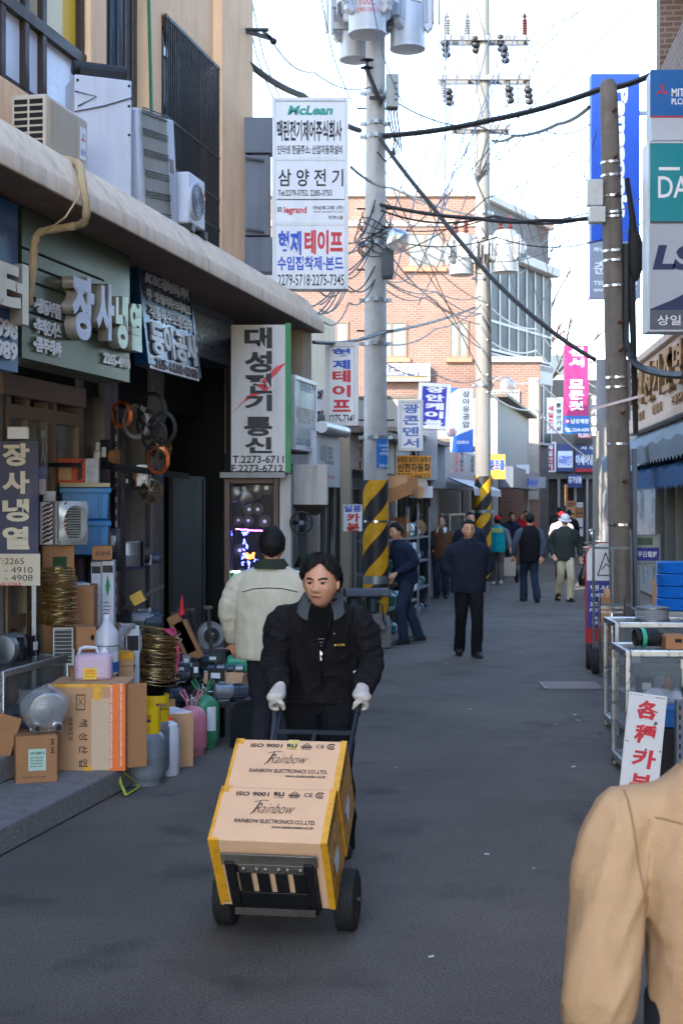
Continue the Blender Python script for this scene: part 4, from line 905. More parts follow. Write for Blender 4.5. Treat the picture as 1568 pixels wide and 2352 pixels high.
# ================================================================ OVERHEAD CABLES
WIRE = mat('cable_black', (24, 25, 28), .5, 0, .1); WIREB = mat('cable_bluegrey', (58, 70, 90), .5, 0, .1)
def cable(label, pts, r, sag=.3, m=WIRE, group='overhead cables'):
    b = MB(); P = [W(*q) for q in pts]; out = []
    for i in range(len(P)-1):
        n = 10
        for k in range(n): t = k/n; q = P[i].lerp(P[i+1], t); q.z -= sag*4*t*(1-t); out.append(q)
    out.append(P[-1]); b.tube(out, r, 6)
    return tag(b.build('cable', m), label, 'cable', group)
cable('thick black cable running from the peach building to the striped pole', [(553, 130, 14.4), (696, 220, 16), (826, 300, 18.3)], .035, .05)
cable('thick black cable rising from the striped pole over the lane to the right hand signs', [(880, 312, 18.3), (1130, 275, 17.6), (1375, 206, 16.9), (1495, 172, 16.5)], .035, .03)
cable('thick black cable slanting down from the striped pole across the lane to the old pole', [(872, 318, 18.3), (985, 465, 18), (1130, 640, 17.5), (1250, 748, 17), (1366, 826, 16.6)], .030, .02)
cable('thick black cable hanging in a loop from the old pole to the right hand fascia', [(1436, 560, 16.5), (1436, 780, 16.5), (1448, 822, 16.4), (1480, 848, 16.0), (1572, 862, 14)], .04, .02)
cable('bundle of black cables sagging from the striped pole to the old pole', [(872, 470, 18.4), (1100, 502, 17.6), (1250, 506, 17), (1405, 490, 16.6)], .026, .03)
cable('black cable sagging beside the thicker bundle between the striped pole and the old pole', [(872, 482, 18.4), (1130, 497, 17.6), (1408, 484, 16.6)], .014, .12)
cable('thin black cable from the tall white sign past the striped pole toward the second pole', [(806, 384, 14.4), (900, 432, 17), (1085, 494, 28.6)], .016, .05)
cable('black cable from the low white shop up to the second striped pole', [(720, 786, 15.5), (870, 766, 18), (1090, 706, 28.6)], .022, .05)
cable('thin cable from the bracket on the peach building to the junction box', [(625, 95, 14.4), (720, 165, 16), (850, 200, 18.2), (905, 225, 18.3)], .008, .1)
cable('thin cable crossing the lane from the junction box to the ultramarine sign', [(905, 232, 18.3), (1100, 290, 20), (1250, 300, 22), (1355, 285, 22.8)], .010, .1)
cable('thick grey cable from the second pole to the right hand side', [(1130, 323, 28.6), (1180, 312, 26), (1280, 285, 23), (1352, 246, 21)], .03, .05)
k = 0
fan = [((1040, 0), (880, 560), 'brick window'), ((1020, 0), (1020, 470), ''), ((1058, 0), (905, 640), ''), ((1082, 0), (1000, 400), ''), ((1150, 0), (1000, 520), ''), ((1200, 0), (960, 620), ''), ((1225, 0), (1000, 480), '')]
ends = ['cobalt sign', 'white lightbox sign', 'orange board', 'PLC sign', 'brick window', 'low shop roof', 'yellow board']
for i, (a, c, _) in enumerate(fan):
    cable('thin cable dropping steeply from above the second pole toward the %s' % ends[i], [(a[0], -30, 29), ((a[0]+c[0])/2+4, (c[1])/2, 26), (c[0], c[1], 22)], .011, .05, WIREB, 'thin cables fanning out above the lane')
cross = [((1455, 0, 24), (880, 575, 18.4), 'striped pole'), ((1220, 100, 29), (960, 700, 24), 'grey boxed signboard'), ((1215, 95, 29), (1460, 690, 22), 'ultramarine sign'), ((1175, 195, 29), (1400, 560, 22.8), 'grey sign foot'), ((1222, 205, 29), (1470, 620, 19), 'right hand wall'), ((1030, 195, 29), (1290, 570, 30), 'side wing'),
         ((1060, 300, 29), (1230, 800, 43), 'annex'), ((1370, 300, 22), (1220, 760, 43), 'annex coping'), ((1352, 320, 22), (880, 590, 18.4), 'round lamp'), ((1400, 470, 16.8), (872, 520, 18.4), 'knot on the striped pole'), ((1400, 545, 16.8), (880, 545, 18.4), 'lamp arm'), ((1480, 450, 17.5), (1130, 560, 29), 'second pole tanks'), ((1485, 505, 17.5), (1130, 600, 29), 'second pole bracket'),
         ((735, 700, 15), (860, 470, 18.4), 'striped pole clamp'), ((740, 720, 15), (855, 560, 18.4), 'striped pole strap'), ((735, 710, 15), (855, 620, 18.4), 'striped pole cabinet'), ((745, 740, 15), (858, 650, 18.4), 'striped pole band')]
for a, c, e in cross:
    cable('thin black cable strung across the lane and ending at the %s' % e, [a, ((a[0]+c[0])/2, (a[1]+c[1])/2, (a[2]+c[2])/2), c], .008, .12, WIRE, 'thin cables strung across the lane')
for i, (v0, v1, e) in enumerate(((640, 680, 'beside the conduit'), (600, 720, 'over the glass lamp'), (560, 800, 'under the transformers'), (830, 870, 'above the annex window'), (790, 700, 'past the brick window'))):
    cable('thin cable between the striped pole and the second pole %s' % e, [(880, v0, 18.4), (1000, (v0+v1)/2+10, 23), (1104, v1, 28.8)], .010, .1, WIRE, 'cables between the two striped poles')
for i, (v0, v1, e) in enumerate(((860, 905, 'magenta sign'), (780, 850, 'magenta sign top'), (900, 1000, 'corner building'), (700, 830, 'annex coping edge'))):
    cable('pale cable from the second pole toward the %s' % e, [(1118, v0, 28.8), (1230, (v0+v1)/2-10, 36), (1366, v1+60, 46)], .018, .15, mat('cable_pale', (186, 180, 172), .6), 'cables beyond the second pole')
for i in range(4):
    cable('thin sky cable rising to the right of the second pole crossarms'+(' over the tanks', ' beside the insulators', ' near the ultramarine sign', ' above the side wing')[i], [(1010+30*i, 420-40*i, 30), (1180+20*i, 250-60*i, 30), (1300+30*i, -20, 31)], .010, .1, WIREB, 'thin cables in the sky')
for i, (u, e) in enumerate(((560, 'bracket arm'), (575, 'tall sign'), (735, 'striped pole tanks'), (850, 'nearest transformer'))):
    cable('thin pale cable hanging in the sky near the %s' % e, [(u, -20, 16), (u+30, 130, 16), (u+75, 240, 16)], .007, .02, WIREB, 'thin cables in the sky')
rw = random.Random(8)
for i in range(22):
    if i < 9: p_, q_ = (rw.uniform(855, 872), rw.uniform(300, 640), 18.4), (1108+rw.uniform(-10, 14), rw.uniform(470, 860), 28.8)
    elif i < 16: p_, q_ = (1108+rw.uniform(-60, 100), rw.choice((98, 184, 298, 560, 700)), 29), (rw.uniform(1180, 1330), rw.uniform(480, 830), rw.uniform(36, 44))
    else: p_, q_ = (rw.uniform(700, 742), rw.uniform(640, 740), 15.2), (862, rw.uniform(440, 660), 18.4)
    cable('thin dark cable in the loose web around the two striped poles', [p_, ((p_[0]+q_[0])/2, (p_[1]+q_[1])/2, (p_[2]+q_[2])/2), q_], .009, rw.uniform(.05, .3), WIRE, 'web of thin cables around the poles')
b = MB()
for i in range(9): b.tube([(cos(a)*(.2+.03*sin(i*2.1+a*2)), sin(a)*(.2+.03*cos(i*1.7+a)), .06*sin(a*2+i)-.05*i) for a in [2*pi*k/18 for k in range(18)]], .008, 5, closed=True)
for i in range(14): a = i*.9; b.tube([(cos(a)*.17, sin(a)*.17, -.5+.02*i), (cos(a)*.3, sin(a)*.26-.05, -.2), (cos(a+1)*.18, sin(a+1)*.18, .15)], .006, 4)
tag(b.build('cable_knot', WIRE, loc=(p1.location.x, Y1, tz(515))), 'knot of black cables wound round the striped pole at lamp height', 'cable')
br = thing('wire_bracket', 'dark steel bracket arm sticking out of the peach building corner against the sky', 'bracket', W(553, 75, 14.4)); k = 14.4/F
b = MB(); b.bb(-.05, 64*k, -.03, .03, 4*k, 9*k); b.bar((10*k, 0, 4*k), (70*k, 0, -14*k), .03, .04); b.ball((75*k, 0, -20*k), .035); b.bar((50*k, 0, 4*k), (75*k, 0, -18*k), .03, .03); b.build('arm', BLACK, br)
# bare tree behind the brick roof
def bare_tree(label, loc, h, seed):
    rnd = random.Random(seed); t = thing('bare_tree', label, 'tree', loc)
    T, C = MB(), MB()
    T.tube([(0, 0, 0), (.1, 0, h*.3), (0, .1, h*.55)], [.22, .17, .12], 8)
    def br(p, d, l, r, n):
        q = p+d*l; (T if r > .035 else C).tube([p, (p+q)/2+V((rnd.uniform(-.05, .05), rnd.uniform(-.05, .05), 0))*l, q], [r, r*.8, r*.6], 5)
        if n:
            for _ in range(3 if n > 1 else 4):
                e = (d+V((rnd.uniform(-.7, .7), rnd.uniform(-.7, .7), rnd.uniform(-.1, .6)))).normalized(); br(p.lerp(q, rnd.uniform(.5, 1)), e, l*rnd.uniform(.6, .85), r*.55, n-1)
    for i in range(6):
        a = i*1.05; br(V((0, .05, h*(.4+.03*i))), V((cos(a)*.7, sin(a)*.7, .8)).normalized(), h*.2, .07, 4)
    T.build('trunk', mat('bark', (96, 70, 54), .9, 0, .2), t); C.build('crown', mat('russet_twigs', (150, 104, 72), .9, 0, .2), t)
bare_tree('bare russet tree rising behind the roof of the grey brick wing', (XU(1205, 53), 53, 0), 13.2, 3)
# ================================================================ PEOPLE
def remesh(mb, vox, smooth_it=2, name='m'):
    bmesh.ops.recalc_face_normals(mb.bm, faces=mb.bm.faces[:])
    me = bpy.data.meshes.new(name); mb.bm.to_mesh(me); mb.bm.free()
    o = bpy.data.objects.new(name, me); COL.objects.link(o)
    r = o.modifiers.new('r', 'REMESH'); r.mode = 'VOXEL'; r.voxel_size = vox; r.adaptivity = 0
    if smooth_it:
        q = o.modifiers.new('s', 'SMOOTH'); q.factor = .5; q.iterations = smooth_it
    dg = bpy.context.evaluated_depsgraph_get(); dg.update()
    out = bpy.data.meshes.new_from_object(o.evaluated_get(dg)); bpy.data.objects.remove(o); bpy.data.meshes.remove(me)
    out.materials.clear()
    out.polygons.foreach_set('use_smooth', [True]*len(out.polygons))
    return out
def put(me, name, mats, parent=None):
    for m in (mats if isinstance(mats, (list, tuple)) else [mats]): me.materials.append(m)
    o = bpy.data.objects.new(name, me); COL.objects.link(o)
    if parent: o.parent = parent
    return o
def g_(x, c, w): return exp(-((x-c)/w)**2)
JAW = [.25]
def headpt(d, k=None):
    """skin point of the head for a direction; x right, y back (face looks to -y), z up, origin mid head"""
    x, y, z = d.x*.076, d.y*.097, d.z*.119
    if z < 0:
        t = -z/.119; x *= 1-JAW[0]*t**1.6
        if y > 0: y *= 1-.42*t
        else: y *= 1+.06*t
    if y > 0 and z > -.03: y *= 1.04
    if y < 0:
        fr = min(1, -d.y*1.6); a = abs(x); f = 0
        f += .019*g_(x, 0, .0115)*(max(0, min(1, (.026-z)/.05)) if z > -.027 else max(0, 1-(-.027-z)/.011))
        f += .007*g_(a, .012, .007)*g_(z, -.030, .008)
        f += .0055*g_(z, .027, .009)*g_(x, 0, .045)
        f -= .0095*g_(a, .031, .015)*g_(z, .009, .010)
        f += .0050*g_(a, .031, .012)*g_(z, .006, .0055)
        f += .0050*g_(a, .046, .02)*g_(z, -.018, .02)
        f += .0055*g_(x, 0, .021)*(g_(z, -.0525, .0048)+.9*g_(z, -.0640, .0052))
        f -= .0040*g_(x, 0, .024)*g_(z, -.058, .0024)
        f -= .0025*g_(a, .026, .006)*g_(z, -.048, .016)
        f += .009*g_(x, 0, .024)*g_(z, -.100, .016)
        y -= f*fr
    return V((x, y, z))
SKINS = {}
def skin(name, c):
    if name in SKINS: return SKINS[name]
    m = mat(name, c, .5, 0, .07, 25, .12, 220); b = m.node_tree.nodes['Principled BSDF']
    b.inputs['Subsurface Weight'].default_value = .12; b.inputs['Subsurface Radius'].default_value = (.012, .004, .002)
    SKINS[name] = m; return m
LIPS = mat('lip_skin', (180, 114, 98), .45, 0, .06); BROWM = mat('brow_hair_and_lip_crease', (48, 38, 34), .8, 0, .1); EYEM = mat('eye_dark', (30, 22, 20), .15, 0, 0); EYEW = mat('eye_white', (196, 188, 180), .3, 0, 0)
HAIRB = mat('black_hair', (24, 21, 21), .6, 0, .35, 60, .6, 160, spec=.25); HAIRG = mat('grey_hair', (120, 116, 112), .6, 0, .3, 60, .5, 160)
def hairline(az, kind):
    a = abs(az)*180/pi
    tab = {'full': ((0, .092), (25, .086), (46, .070), (58, .044), (70, .020), (82, .006), (88, .026), (104, .022), (112, -.03), (180, -.085)),
           'short': ((0, .080), (30, .078), (55, .070), (68, .03), (78, .01), (104, .01), (114, -.035), (180, -.075)),
           'thin': ((0, .14), (70, .13), (84, .03), (106, .02), (118, -.03), (180, -.06))}[kind]
    for i in range(len(tab)-1):
        if a <= tab[i+1][0]: t = (a-tab[i][0])/(tab[i+1][0]-tab[i][0]); return tab[i][1]*(1-t)+tab[i+1][1]*t
    return tab[-1][1]
def hair_mesh(M, kind, th, seed, part=.0):
    b = MB(); n, k = (150, 92) if kind == 'full' else (72, 44); grid = {}
    for j in range(k+1):
        p = pi*j/k
        for i in range(n):
            a = 2*pi*i/n; d = V((sin(a)*sin(p), -cos(a)*sin(p), cos(p)))
            s = headpt(d); az = atan2(s.x, -s.y); h = hairline(az, kind)
            if kind == 'full': h += .012*g_(az, .22, .22) - .020*g_(az, -.55, .32) - .010*g_(az, .75, .25)
            e = (s.z-h)/.022; 
            if e < -.12: continue
            w = max(0., min(1., e)); w = sqrt(w)
            lift = th*w*(1+(.35 if kind != 'full' else .55)*max(0, d.z))*(1+.22*noise.noise(V((d.x*5+seed, d.y*5, d.z*5)))+.15*noise.noise(V((d.x*26+seed, d.y*9, d.z*26)))+(.32*noise.noise(V((d.x*44+d.z*10, d.y*10+seed, d.z*16))) if kind == 'full' else 0))
            if kind == 'full': lift *= 1-.35*g_(d.x, part, .09)*(d.z > .3)
            grid[i, j] = b.bm.verts.new(M @ (s*(1+(lift+.0015)/max(.06, s.length))))
    for j in range(k):
        for i in range(n):
            q = [(i, j), (i, j+1), ((i+1) % n, j+1), ((i+1) % n, j)]
            if all(c in grid for c in q):
                vs = [grid[c] for c in q]
                if len(set(vs)) == 4: b.f(vs)
    bmesh.ops.remove_doubles(b.bm, verts=b.bm.verts[:], dist=.0004)
    return b
def fingers(b, wrist, d, palm, curl, side, r=.0088, spread=1.):
    """palm and five unequal fingers; d: direction of the hand, palm: the way the palm faces, side +1 thumb on d x palm"""
    d = V(d).normalized(); p = V(palm); p = (p-d*p.dot(d)).normalized(); s = d.cross(p)*side; w = V(wrist)
    c = w+d*.048
    R = Matrix((( s.x, d.x, p.x, c.x), (s.y, d.y, p.y, c.y), (s.z, d.z, p.z, c.z), (0, 0, 0, 1)))
    o = b.M; b.M = o @ R; b.ball((0, 0, 0), (.042, .052, .019)); b.ball((.02, -.01, .006), (.02, .035, .016)); b.M = o
    b.tube([w-d*.03, w+d*.02], [(.026, .021), (.03, .02)], 10)
    for k, (off, L) in enumerate(((.031, .072), (.011, .080), (-.010, .074), (-.030, .058))):
        q = c+s*off*spread+d*.040; pts = [q]; a = .15
        for seg, f in enumerate((.45, .32, .23)):
            a += curl*(.75 if seg else .55)+.06*k*(curl > .3); q = q+(d*cos(a)+p*sin(a))*L*f; pts.append(q)
        b.tube(pts, [r*1.05, r, r*.93, r*.75], 8)
    q = c+s*.03-d*.02; t1 = q+(s*.75+d*.6+p*.25).normalized()*.038; t2 = t1+(d*.8+p*(.25+curl*.5)+s*(.25-curl*.35)).normalized()*.03
    b.tube([q, t1, t2], [r*1.4, r*1.15, r*.8], 8)
def limb(b, pts, rs, n=12, cr=0.):
    P = [V(p) for p in pts]; out, ro = [], []
    for i in range(len(P)-1):
        for k in range(4): t = k/4; out.append(P[i].lerp(P[i+1], t)); ro.append((rs[i]*(1-t)+rs[i+1]*t)*(1+cr*sin(len(ro)*2.3)))
    out.append(P[-1]); ro.append(rs[-1])
    for _ in range(2): out = [out[0]]+[(out[i-1]+out[i]*2+out[i+1])/4 for i in range(1, len(out)-1)]+[out[-1]]
    b.tube(out, ro, n)
def fold(me, amp, sc, seed, zs=1.):
    me.update(); sc = 5.5 if amp == .0071 else sc; no = [v.normal.copy() for v in me.vertices]
    for v, q in zip(me.vertices, no):
        c = v.co; k = V((c.x*sc+seed, c.y*sc, c.z*sc*zs))
        v.co = c+q*amp*(noise.noise(k)+.6*(1-2*abs(noise.noise(k*1.7+V((3, 1, 7))))))
def person(label, loc, heading=0., H=1.70, jacket=None, trousers=None, hair=HAIRB, hairkind='short', shoes=None, skinm=None, vox=.010,
           lean=0., la=None, ra=None, lf=(.09, 0, 0), rf=(-.09, 0, 0), yaw=0., pitch=0., shirt=None, collar=None, hem=.80, wide=1., group=None, lpalm=(0, -1, 0), rpalm=(0, -1, 0),
           ldir=None, rdir=None, gloves=None, curl=.45, head_drop=0., hipdrop=0., th=.013, folds=.009, extra=None, cuff=.046, sq=0., lk=None, rk=None, body_hem=.20, sleeves=None, vest=None, jaw=.24, hw=1., brow=.0045, cr=.055, ss=1., ch=1.):
    k = H/1.70; JAW[0] = jaw; HW = hw
    ln = lambda z: (-lean*max(0, z-.9)**1.3, -.16*lean*max(0, z-.9)-hipdrop)      # (y, dz) of the bent torso
    T = lambda x, y, z: V((x, y+ln(z)[0], z+ln(z)[1]))
    hip = {s: V((.085*s, 0, .90-hipdrop)) for s in (1, -1)}
    sh = {s: T(.180*s*wide, .005, 1.385) for s in (1, -1)}
    arms = {1: la or ((.27, .03, 1.12), (.27, -.05, .88)), -1: ra or ((-.27, .03, 1.12), (-.27, -.05, .88))}
    feet = {1: V(lf), -1: V(rf)}
    neck = T(0, .0, 1.44); hc = T(0, -.018, 1.575)+V((0, -head_drop, -head_drop*.45))
    HM = Matrix.Translation(hc) @ Matrix.Rotation(yaw, 4, 'Z') @ Matrix.Rotation(pitch, 4, 'X') @ Matrix.Diagonal((HW, 1, 1, 1))
    # ---- body: one remeshed surface
    b = MB()
    limb(b, [T(0, .01, 1.36), neck, hc+V((0, .012, -.05))], [.062, .056, .052])
    for _ in (0,):
        n_, m_ = 64, 48; rows = []
        for j in range(1, m_):
            p = pi*j/m_; rows.append([b.bm.verts.new(HM @ headpt(V((sin(a)*sin(p), -cos(a)*sin(p), cos(p))))) for a in [2*pi*i/n_ for i in range(n_)]])
        for j in range(len(rows)-1):
            for i in range(n_): b.f([rows[j][i], rows[j][(i+1) % n_], rows[j+1][(i+1) % n_], rows[j+1][i]])
        b.f(rows[0]); b.f(rows[-1][::-1])
    for s in (1, -1):
        o = b.M; b.M = HM @ Matrix.Translation((.077*s, .008, -.004)) @ Matrix.Rotation(.35*s, 4, 'Z'); b.ball((0, 0, 0), (.010, .019, .031)); b.M = o
    b.loft([((0, 0, .86-hipdrop), .13, .09)]+[((T(0, 0, z).x, T(0, 0, z).y, T(0, 0, z).z), rx, ry) for z, rx, ry in ((.98, .135, .095), (1.12, .14, .1), (1.28, .16, .1), (1.38, .14, .08), (1.43, .07, .06))])
    kn = {}
    for s in (1, -1):
        f = feet[s]; ank = V((f.x, f.y+.02, f.z+.09)); mid = (hip[s]+ank)/2
        d = ank-hip[s]; slack = max(0., .84-d.length)
        kn[s] = mid+V((0, -.05-sqrt(max(0, slack))*.42, .0))
        if (lk if s == 1 else rk): kn[s] = V(lk if s == 1 else rk)
        limb(b, [hip[s], kn[s], ank], [.07, .05, .036])
        b.tube([ank, ank+V((0, -.05, -.05)), ank+V((0, -.15, -.07))], [.035, .035, .03], 8)
        e, w = V(arms[s][0]), V(arms[s][1]); limb(b, [sh[s]+V((-.02*s, 0, -.01)), e, w], [.05, .036, .026])
        dd = (ldir if s == 1 else rdir) or (w-e); pp = lpalm if s == 1 else rpalm
        if not gloves: fingers(b, w, dd, pp, curl, -s)
    me = remesh(b, vox, 1, 'person')
    sm = skinm or skin('tan_skin', (204, 150, 120))
    body = put(me, 'person', [sm, LIPS, BROWM, EYEM, EYEW])
    inv = HM.inverted()
    for p in me.polygons:
        c = inv @ p.center
        if c.y < -.03 and abs(c.z) < .1 and abs(c.x) < .07:
            a = abs(c.x)
            if vox < .005 and abs(c.z+.0582) < .0017 and a < .023: p.material_index = 2  # shade between the lips painted as a dark line in the brow colour
            elif vox < .005 and .019 < a < .044 and abs(c.z-.0115-.0022*(1-((a-.031)/.014)**2)) < .0016: p.material_index = 3
            elif abs(c.z+.058) < .0085*(1-(c.x/.024)**2): p.material_index = 1
            elif .011 < a < .050 and abs(c.z-(.0275+.005*(1-((a-.033)/.02)**2))) < brow: p.material_index = 2
            elif abs(a-.031) < .0135 and abs(c.z-.0065) < .0040*(1-((a-.031)/.0145)**2): p.material_index = 3 if abs(a-.031) < .0085 else 4
    for v in me.vertices: v.co *= k
    body.location = loc; body.rotation_euler.z = heading
    tag(body, label, 'person', group)
    def child(mb_or_me, name, mats, vx=None, amp=0, sc=9, seed=0, zs=.6, sm_=2):
        m2 = remesh(mb_or_me, vx, sm_, name) if isinstance(mb_or_me, MB) else mb_or_me
        if amp: fold(m2, amp, sc, seed+len(label), zs)
        if amp == .0071:
            m2.update(); no = [v.normal.copy() for v in m2.vertices]
            for v, q in zip(m2.vertices, no):
                c_ = v.co; u_ = c_.x*.93+c_.z*.37; w_ = -c_.x*.37+c_.z*.93
                n1 = noise.noise(V((u_*19, w_*4.5+2, c_.y*7))); n2 = noise.noise(V((u_*34, w_*9, c_.y*12)))
                v.co = c_+q*(.007*(1-2*abs(n1))+.003*(1-2*abs(n2)))
        for v in m2.vertices: v.co *= k
        return put(m2, name, mats, body)
    # hair
    if hair:
        hb = hair_mesh(HM, hairkind, th, len(label)*.7, part=.25 if hairkind == 'full' else 0)
        child(hb.mesh('hair', [], 60), 'hair', hair)
    # trousers
    b = MB()
    for s in (1, -1):
        f = feet[s]; ank = V((f.x, f.y+.02, f.z+.06)); a2 = V((f.x, f.y+.02, f.z+.12))
        limb(b, [hip[s]+V((0, 0, .02)), hip[s].lerp(kn[s], .5), kn[s], kn[s].lerp(a2, .55), ank+V((0, 0, -.02))], [.098, .090, .074, .070, .068])
    b.loft([((0, 0, .80-hipdrop), .10, .08), ((0, .0, .86-hipdrop), .165, .115), ((0, 0, .95-hipdrop), .165, .115), ((0, T(0, 0, 1.04).y, 1.04-hipdrop), .155, .11)])
    child(b, 'trousers', trousers, vox*1.1, folds*1.2, 7, 2, .45)
    # shoes
    for s in (1, -1):
        b = MB(); f = feet[s]; an = 0 if f.z < .03 else -.5
        b.M = Matrix.Translation(f) @ Matrix.Rotation(an*(1 if f.y > 0 else -.6), 4, 'X') @ Matrix.Rotation(.12*s, 4, 'Z')
        b.prism([(-.04, 0), (.04, 0), (.045, .03), (.036, .07), (-.036, .07), (-.045, .03)], -.02, .095); b.loft([((0, .03, .02), .044, .07), ((0, .035, .09), .04, .05)])
        b.loft([((0, -.06, .0), .046, .12), ((0, -.06, .03), .048, .125), ((0, -.05, .06), .038, .10), ((0, -.02, .08), .03, .06)])
        child(b.mesh('shoe', [], 50), 'shoe', shoes or mat('black_shoe', (28, 26, 26), .4, 0, .15))
    # jacket (torso and sleeves one cloth)
    b = MB(); br = body_hem
    R = [(hem, br*.97, .135), (hem+.05, br, .145), (.98, br*1.0, .148), (1.14, br*1.03, .152), (1.28, br*1.06*ch, .148), (1.35, br*(1.0+sq*2)*ch, .128), (1.405+sq*.3, br*(.78+sq*6)*ch, .105), (1.435, .118, .090), (1.462, .080, .080)]
    b.loft([(T(0, .0, z), rx*wide, ry) for z, rx, ry in R])
    sb = MB() if vest else b
    for s in (1, -1):
        e, w = V(arms[s][0]), V(arms[s][1]); q = sh[s]
        limb(sb, [q+V((-.09*s, 0, -.02+sq)), q+V((-.005*s if sq else -.02*s, 0, -.035+sq)), q.lerp(e, .3)+V((.004*s, 0, 0)), q.lerp(e, .65), e, e.lerp(w, .5), e.lerp(w, .93)], [ss*x for x in (.050, .068, .074, .070, .064, .058)]+[cuff], 14, cr)
    child(b, 'vest' if vest else 'jacket', vest or jacket, vox*1.1, folds, 8, 5, .55)
    if vest: child(sb, 'sleeves', jacket, vox*1.1, folds, 8, 5, .55)
    if collar:
        cb = MB(); o = T(0, 0, 1.44)
        n = 28; rings = []
        for j, (dz, rr) in enumerate(((-.005, .088), (.05, .076), (.055, .086), (.012, .114), (-.012, .122))):
            rings.append([cb.v((o.x+rr*sin(a)*(1+(.16 if j > 2 else 0)*max(0, -cos(a))), o.y+rr*.98*cos(a)+(.006 if abs(a) < 2 else 0)-(0, 0, .004, .034, .046)[j]*max(0, -cos(a)), o.z+dz-(.035, .032, .034, .052, .074)[j]*max(0, -cos(a)))) for a in [radians(-152)+radians(304)*i/(n-1) for i in range(n)]])
        for j in range(len(rings)-1):
            for i in range(n-1): cb.f([rings[j][i], rings[j][i+1], rings[j+1][i+1], rings[j+1][i]])
        child(cb.mesh('collar', [], 60), 'collar', collar)
    if shirt:
        b2 = MB(); b2.loft([(T(0, 0, 1.36), .075, .075), (T(0, -.002, 1.43), .070, .070), (T(0, -.004, 1.475), .062, .064)]); child(b2.mesh('shirt', [], 60), 'shirt', shirt)
        b2 = MB(); a = [T(x, y, z) for x, y, z in ((-.045, -.112, 1.40), (.045, -.112, 1.40), (.0, -.158, 1.18))]; c = [q+V((0, .03, 0)) for q in a]
    return body, HM, k, T
def cap(body, HM, k, m, peak, name='cap', white=False, pk=-1):
    b = MB(); n = 36; rows = []
    for j in range(10):
        p = radians(90-4)*j/9; row = []
        for i in range(n):
            a = 2*pi*i/n; d = V((sin(a)*sin(p), -cos(a)*sin(p), cos(p))); s = headpt(d); s.z = .028+max(0, s.z)*.86
            row.append(b.bm.verts.new(HM @ (V((s.x*1.13, s.y*1.13, s.z+.008)))))
        rows.append(row)
    for j in range(9):
        for i in range(n): b.f([rows[j][i], rows[j+1][i], rows[j+1][(i+1) % n], rows[j][(i+1) % n]])
    b2 = MB()
    A = []; B = []
    rng = [radians(-62+124*i/12) for i in range(13)] if not white else [2*pi*i/24 for i in range(25)]
    for a in rng:
        A.append(b.bm.verts.new(HM @ V((sin(a)*.083, pk*-1*-cos(a)*.105, .035)))); q = (.148 if not white else .13)
        B.append(b.bm.verts.new(HM @ V((sin(a)*(.083 if not white else .125), pk*-1*-cos(a)*q, .022 if not white else .012))))
    for i in range(len(A)-1): b.f([A[i], A[i+1], B[i+1], B[i]], 1)
    me = b.mesh(name, [], 60)
    for v in me.vertices: v.co *= k
    return put(me, name, [m, peak], body)
from mathutils.bvhtree import BVHTree
def drape(body, part, pts, r, m, name='seam', side=1):
    ob = [c for c in body.children if c.name.split('.')[0] == part][0]; me = ob.data
    t = BVHTree.FromPolygons([v.co for v in me.vertices], [p.vertices[:] for p in me.polygons]); P = []
    for i in range(len(pts)-1):
        for q in range(5):
            f = q/5; x = pts[i][0]*(1-f)+pts[i+1][0]*f; z = pts[i][1]*(1-f)+pts[i+1][1]*f
            h = t.ray_cast(V((x, side*.6, z)), V((0, -side, 0)))[0]
            if h: P.append(h+V((0, side*r*.3, 0)))
    b = MB(); b.tube(P, r, 5); return put(b.mesh(name, [], 60), name, m, body)
def cloth(name, c, bump=.25, var=.12): return mat(name, c, .9, 0, var, 9, bump, 260, spec=.2)
NAVYC = cloth('navy_cloth', (34, 38, 52)); BLACKC = cloth('black_cloth', (24, 24, 28)); CHARC = cloth('charcoal_trousers', (38, 39, 46)); DARKB = cloth('dark_blue_jacket', (30, 40, 62))
JEAN = cloth('dark_denim', (38, 50, 66)); KHAKI = cloth('khaki_cotton', (196, 186, 156)); GREYT = cloth('grey_brown_trousers', (84, 78, 78)); BROWNC = cloth('brown_wool', (98, 66, 44)); OLIVE = cloth('dark_olive_knit', (52, 60, 56))
def standing(u, vfoot): p = G(u, vfoot); return (p.x, p.y, 0)
# ---- the delivery man leaning on his loaded hand truck
PLAID = mat('black_plaid_wool', (27, 27, 31), .9, 0, 0, spec=.2); n, L, b_ = nodes(PLAID)
tc = n.new('ShaderNodeTexCoord'); sx = n.new('ShaderNodeSeparateXYZ'); L(tc.outputs['Object'], sx.inputs[0])
def stripe(src, period, wdt):
    k = n.new('ShaderNodeMath'); k.operation = 'MULTIPLY'; k.inputs[1].default_value = 1/period; L(src, k.inputs[0])
    f = n.new('ShaderNodeMath'); f.operation = 'FRACT'; L(k.outputs[0], f.inputs[0])
    g = n.new('ShaderNodeMath'); g.operation = 'LESS_THAN'; g.inputs[1].default_value = wdt; L(f.outputs[0], g.inputs[0]); return g.outputs[0]
mxm = n.new('ShaderNodeMath'); mxm.operation = 'MAXIMUM'; L(stripe(sx.outputs[0], .021, .12), mxm.inputs[0]); L(stripe(sx.outputs[2], .024, .12), mxm.inputs[1])
mx = n.new('ShaderNodeMix'); mx.data_type = 'RGBA'; mx.inputs[6].default_value = srgb((25, 25, 30))+[1]; mx.inputs[7].default_value = srgb((40, 36, 38))+[1]
L(mxm.outputs[0], mx.inputs[0]); L(mx.outputs[2], b_.inputs['Base Color'])
bn = n.new('ShaderNodeTexNoise'); bn.inputs['Scale'].default_value = 220; L(tc.outputs['Object'], bn.inputs['Vector']); bp = n.new('ShaderNodeBump'); bp.inputs['Strength'].default_value = .3; bp.inputs['Distance'].default_value = .01; L(bn.outputs[0], bp.inputs['Height']); L(bp.outputs[0], b_.inputs['Normal'])
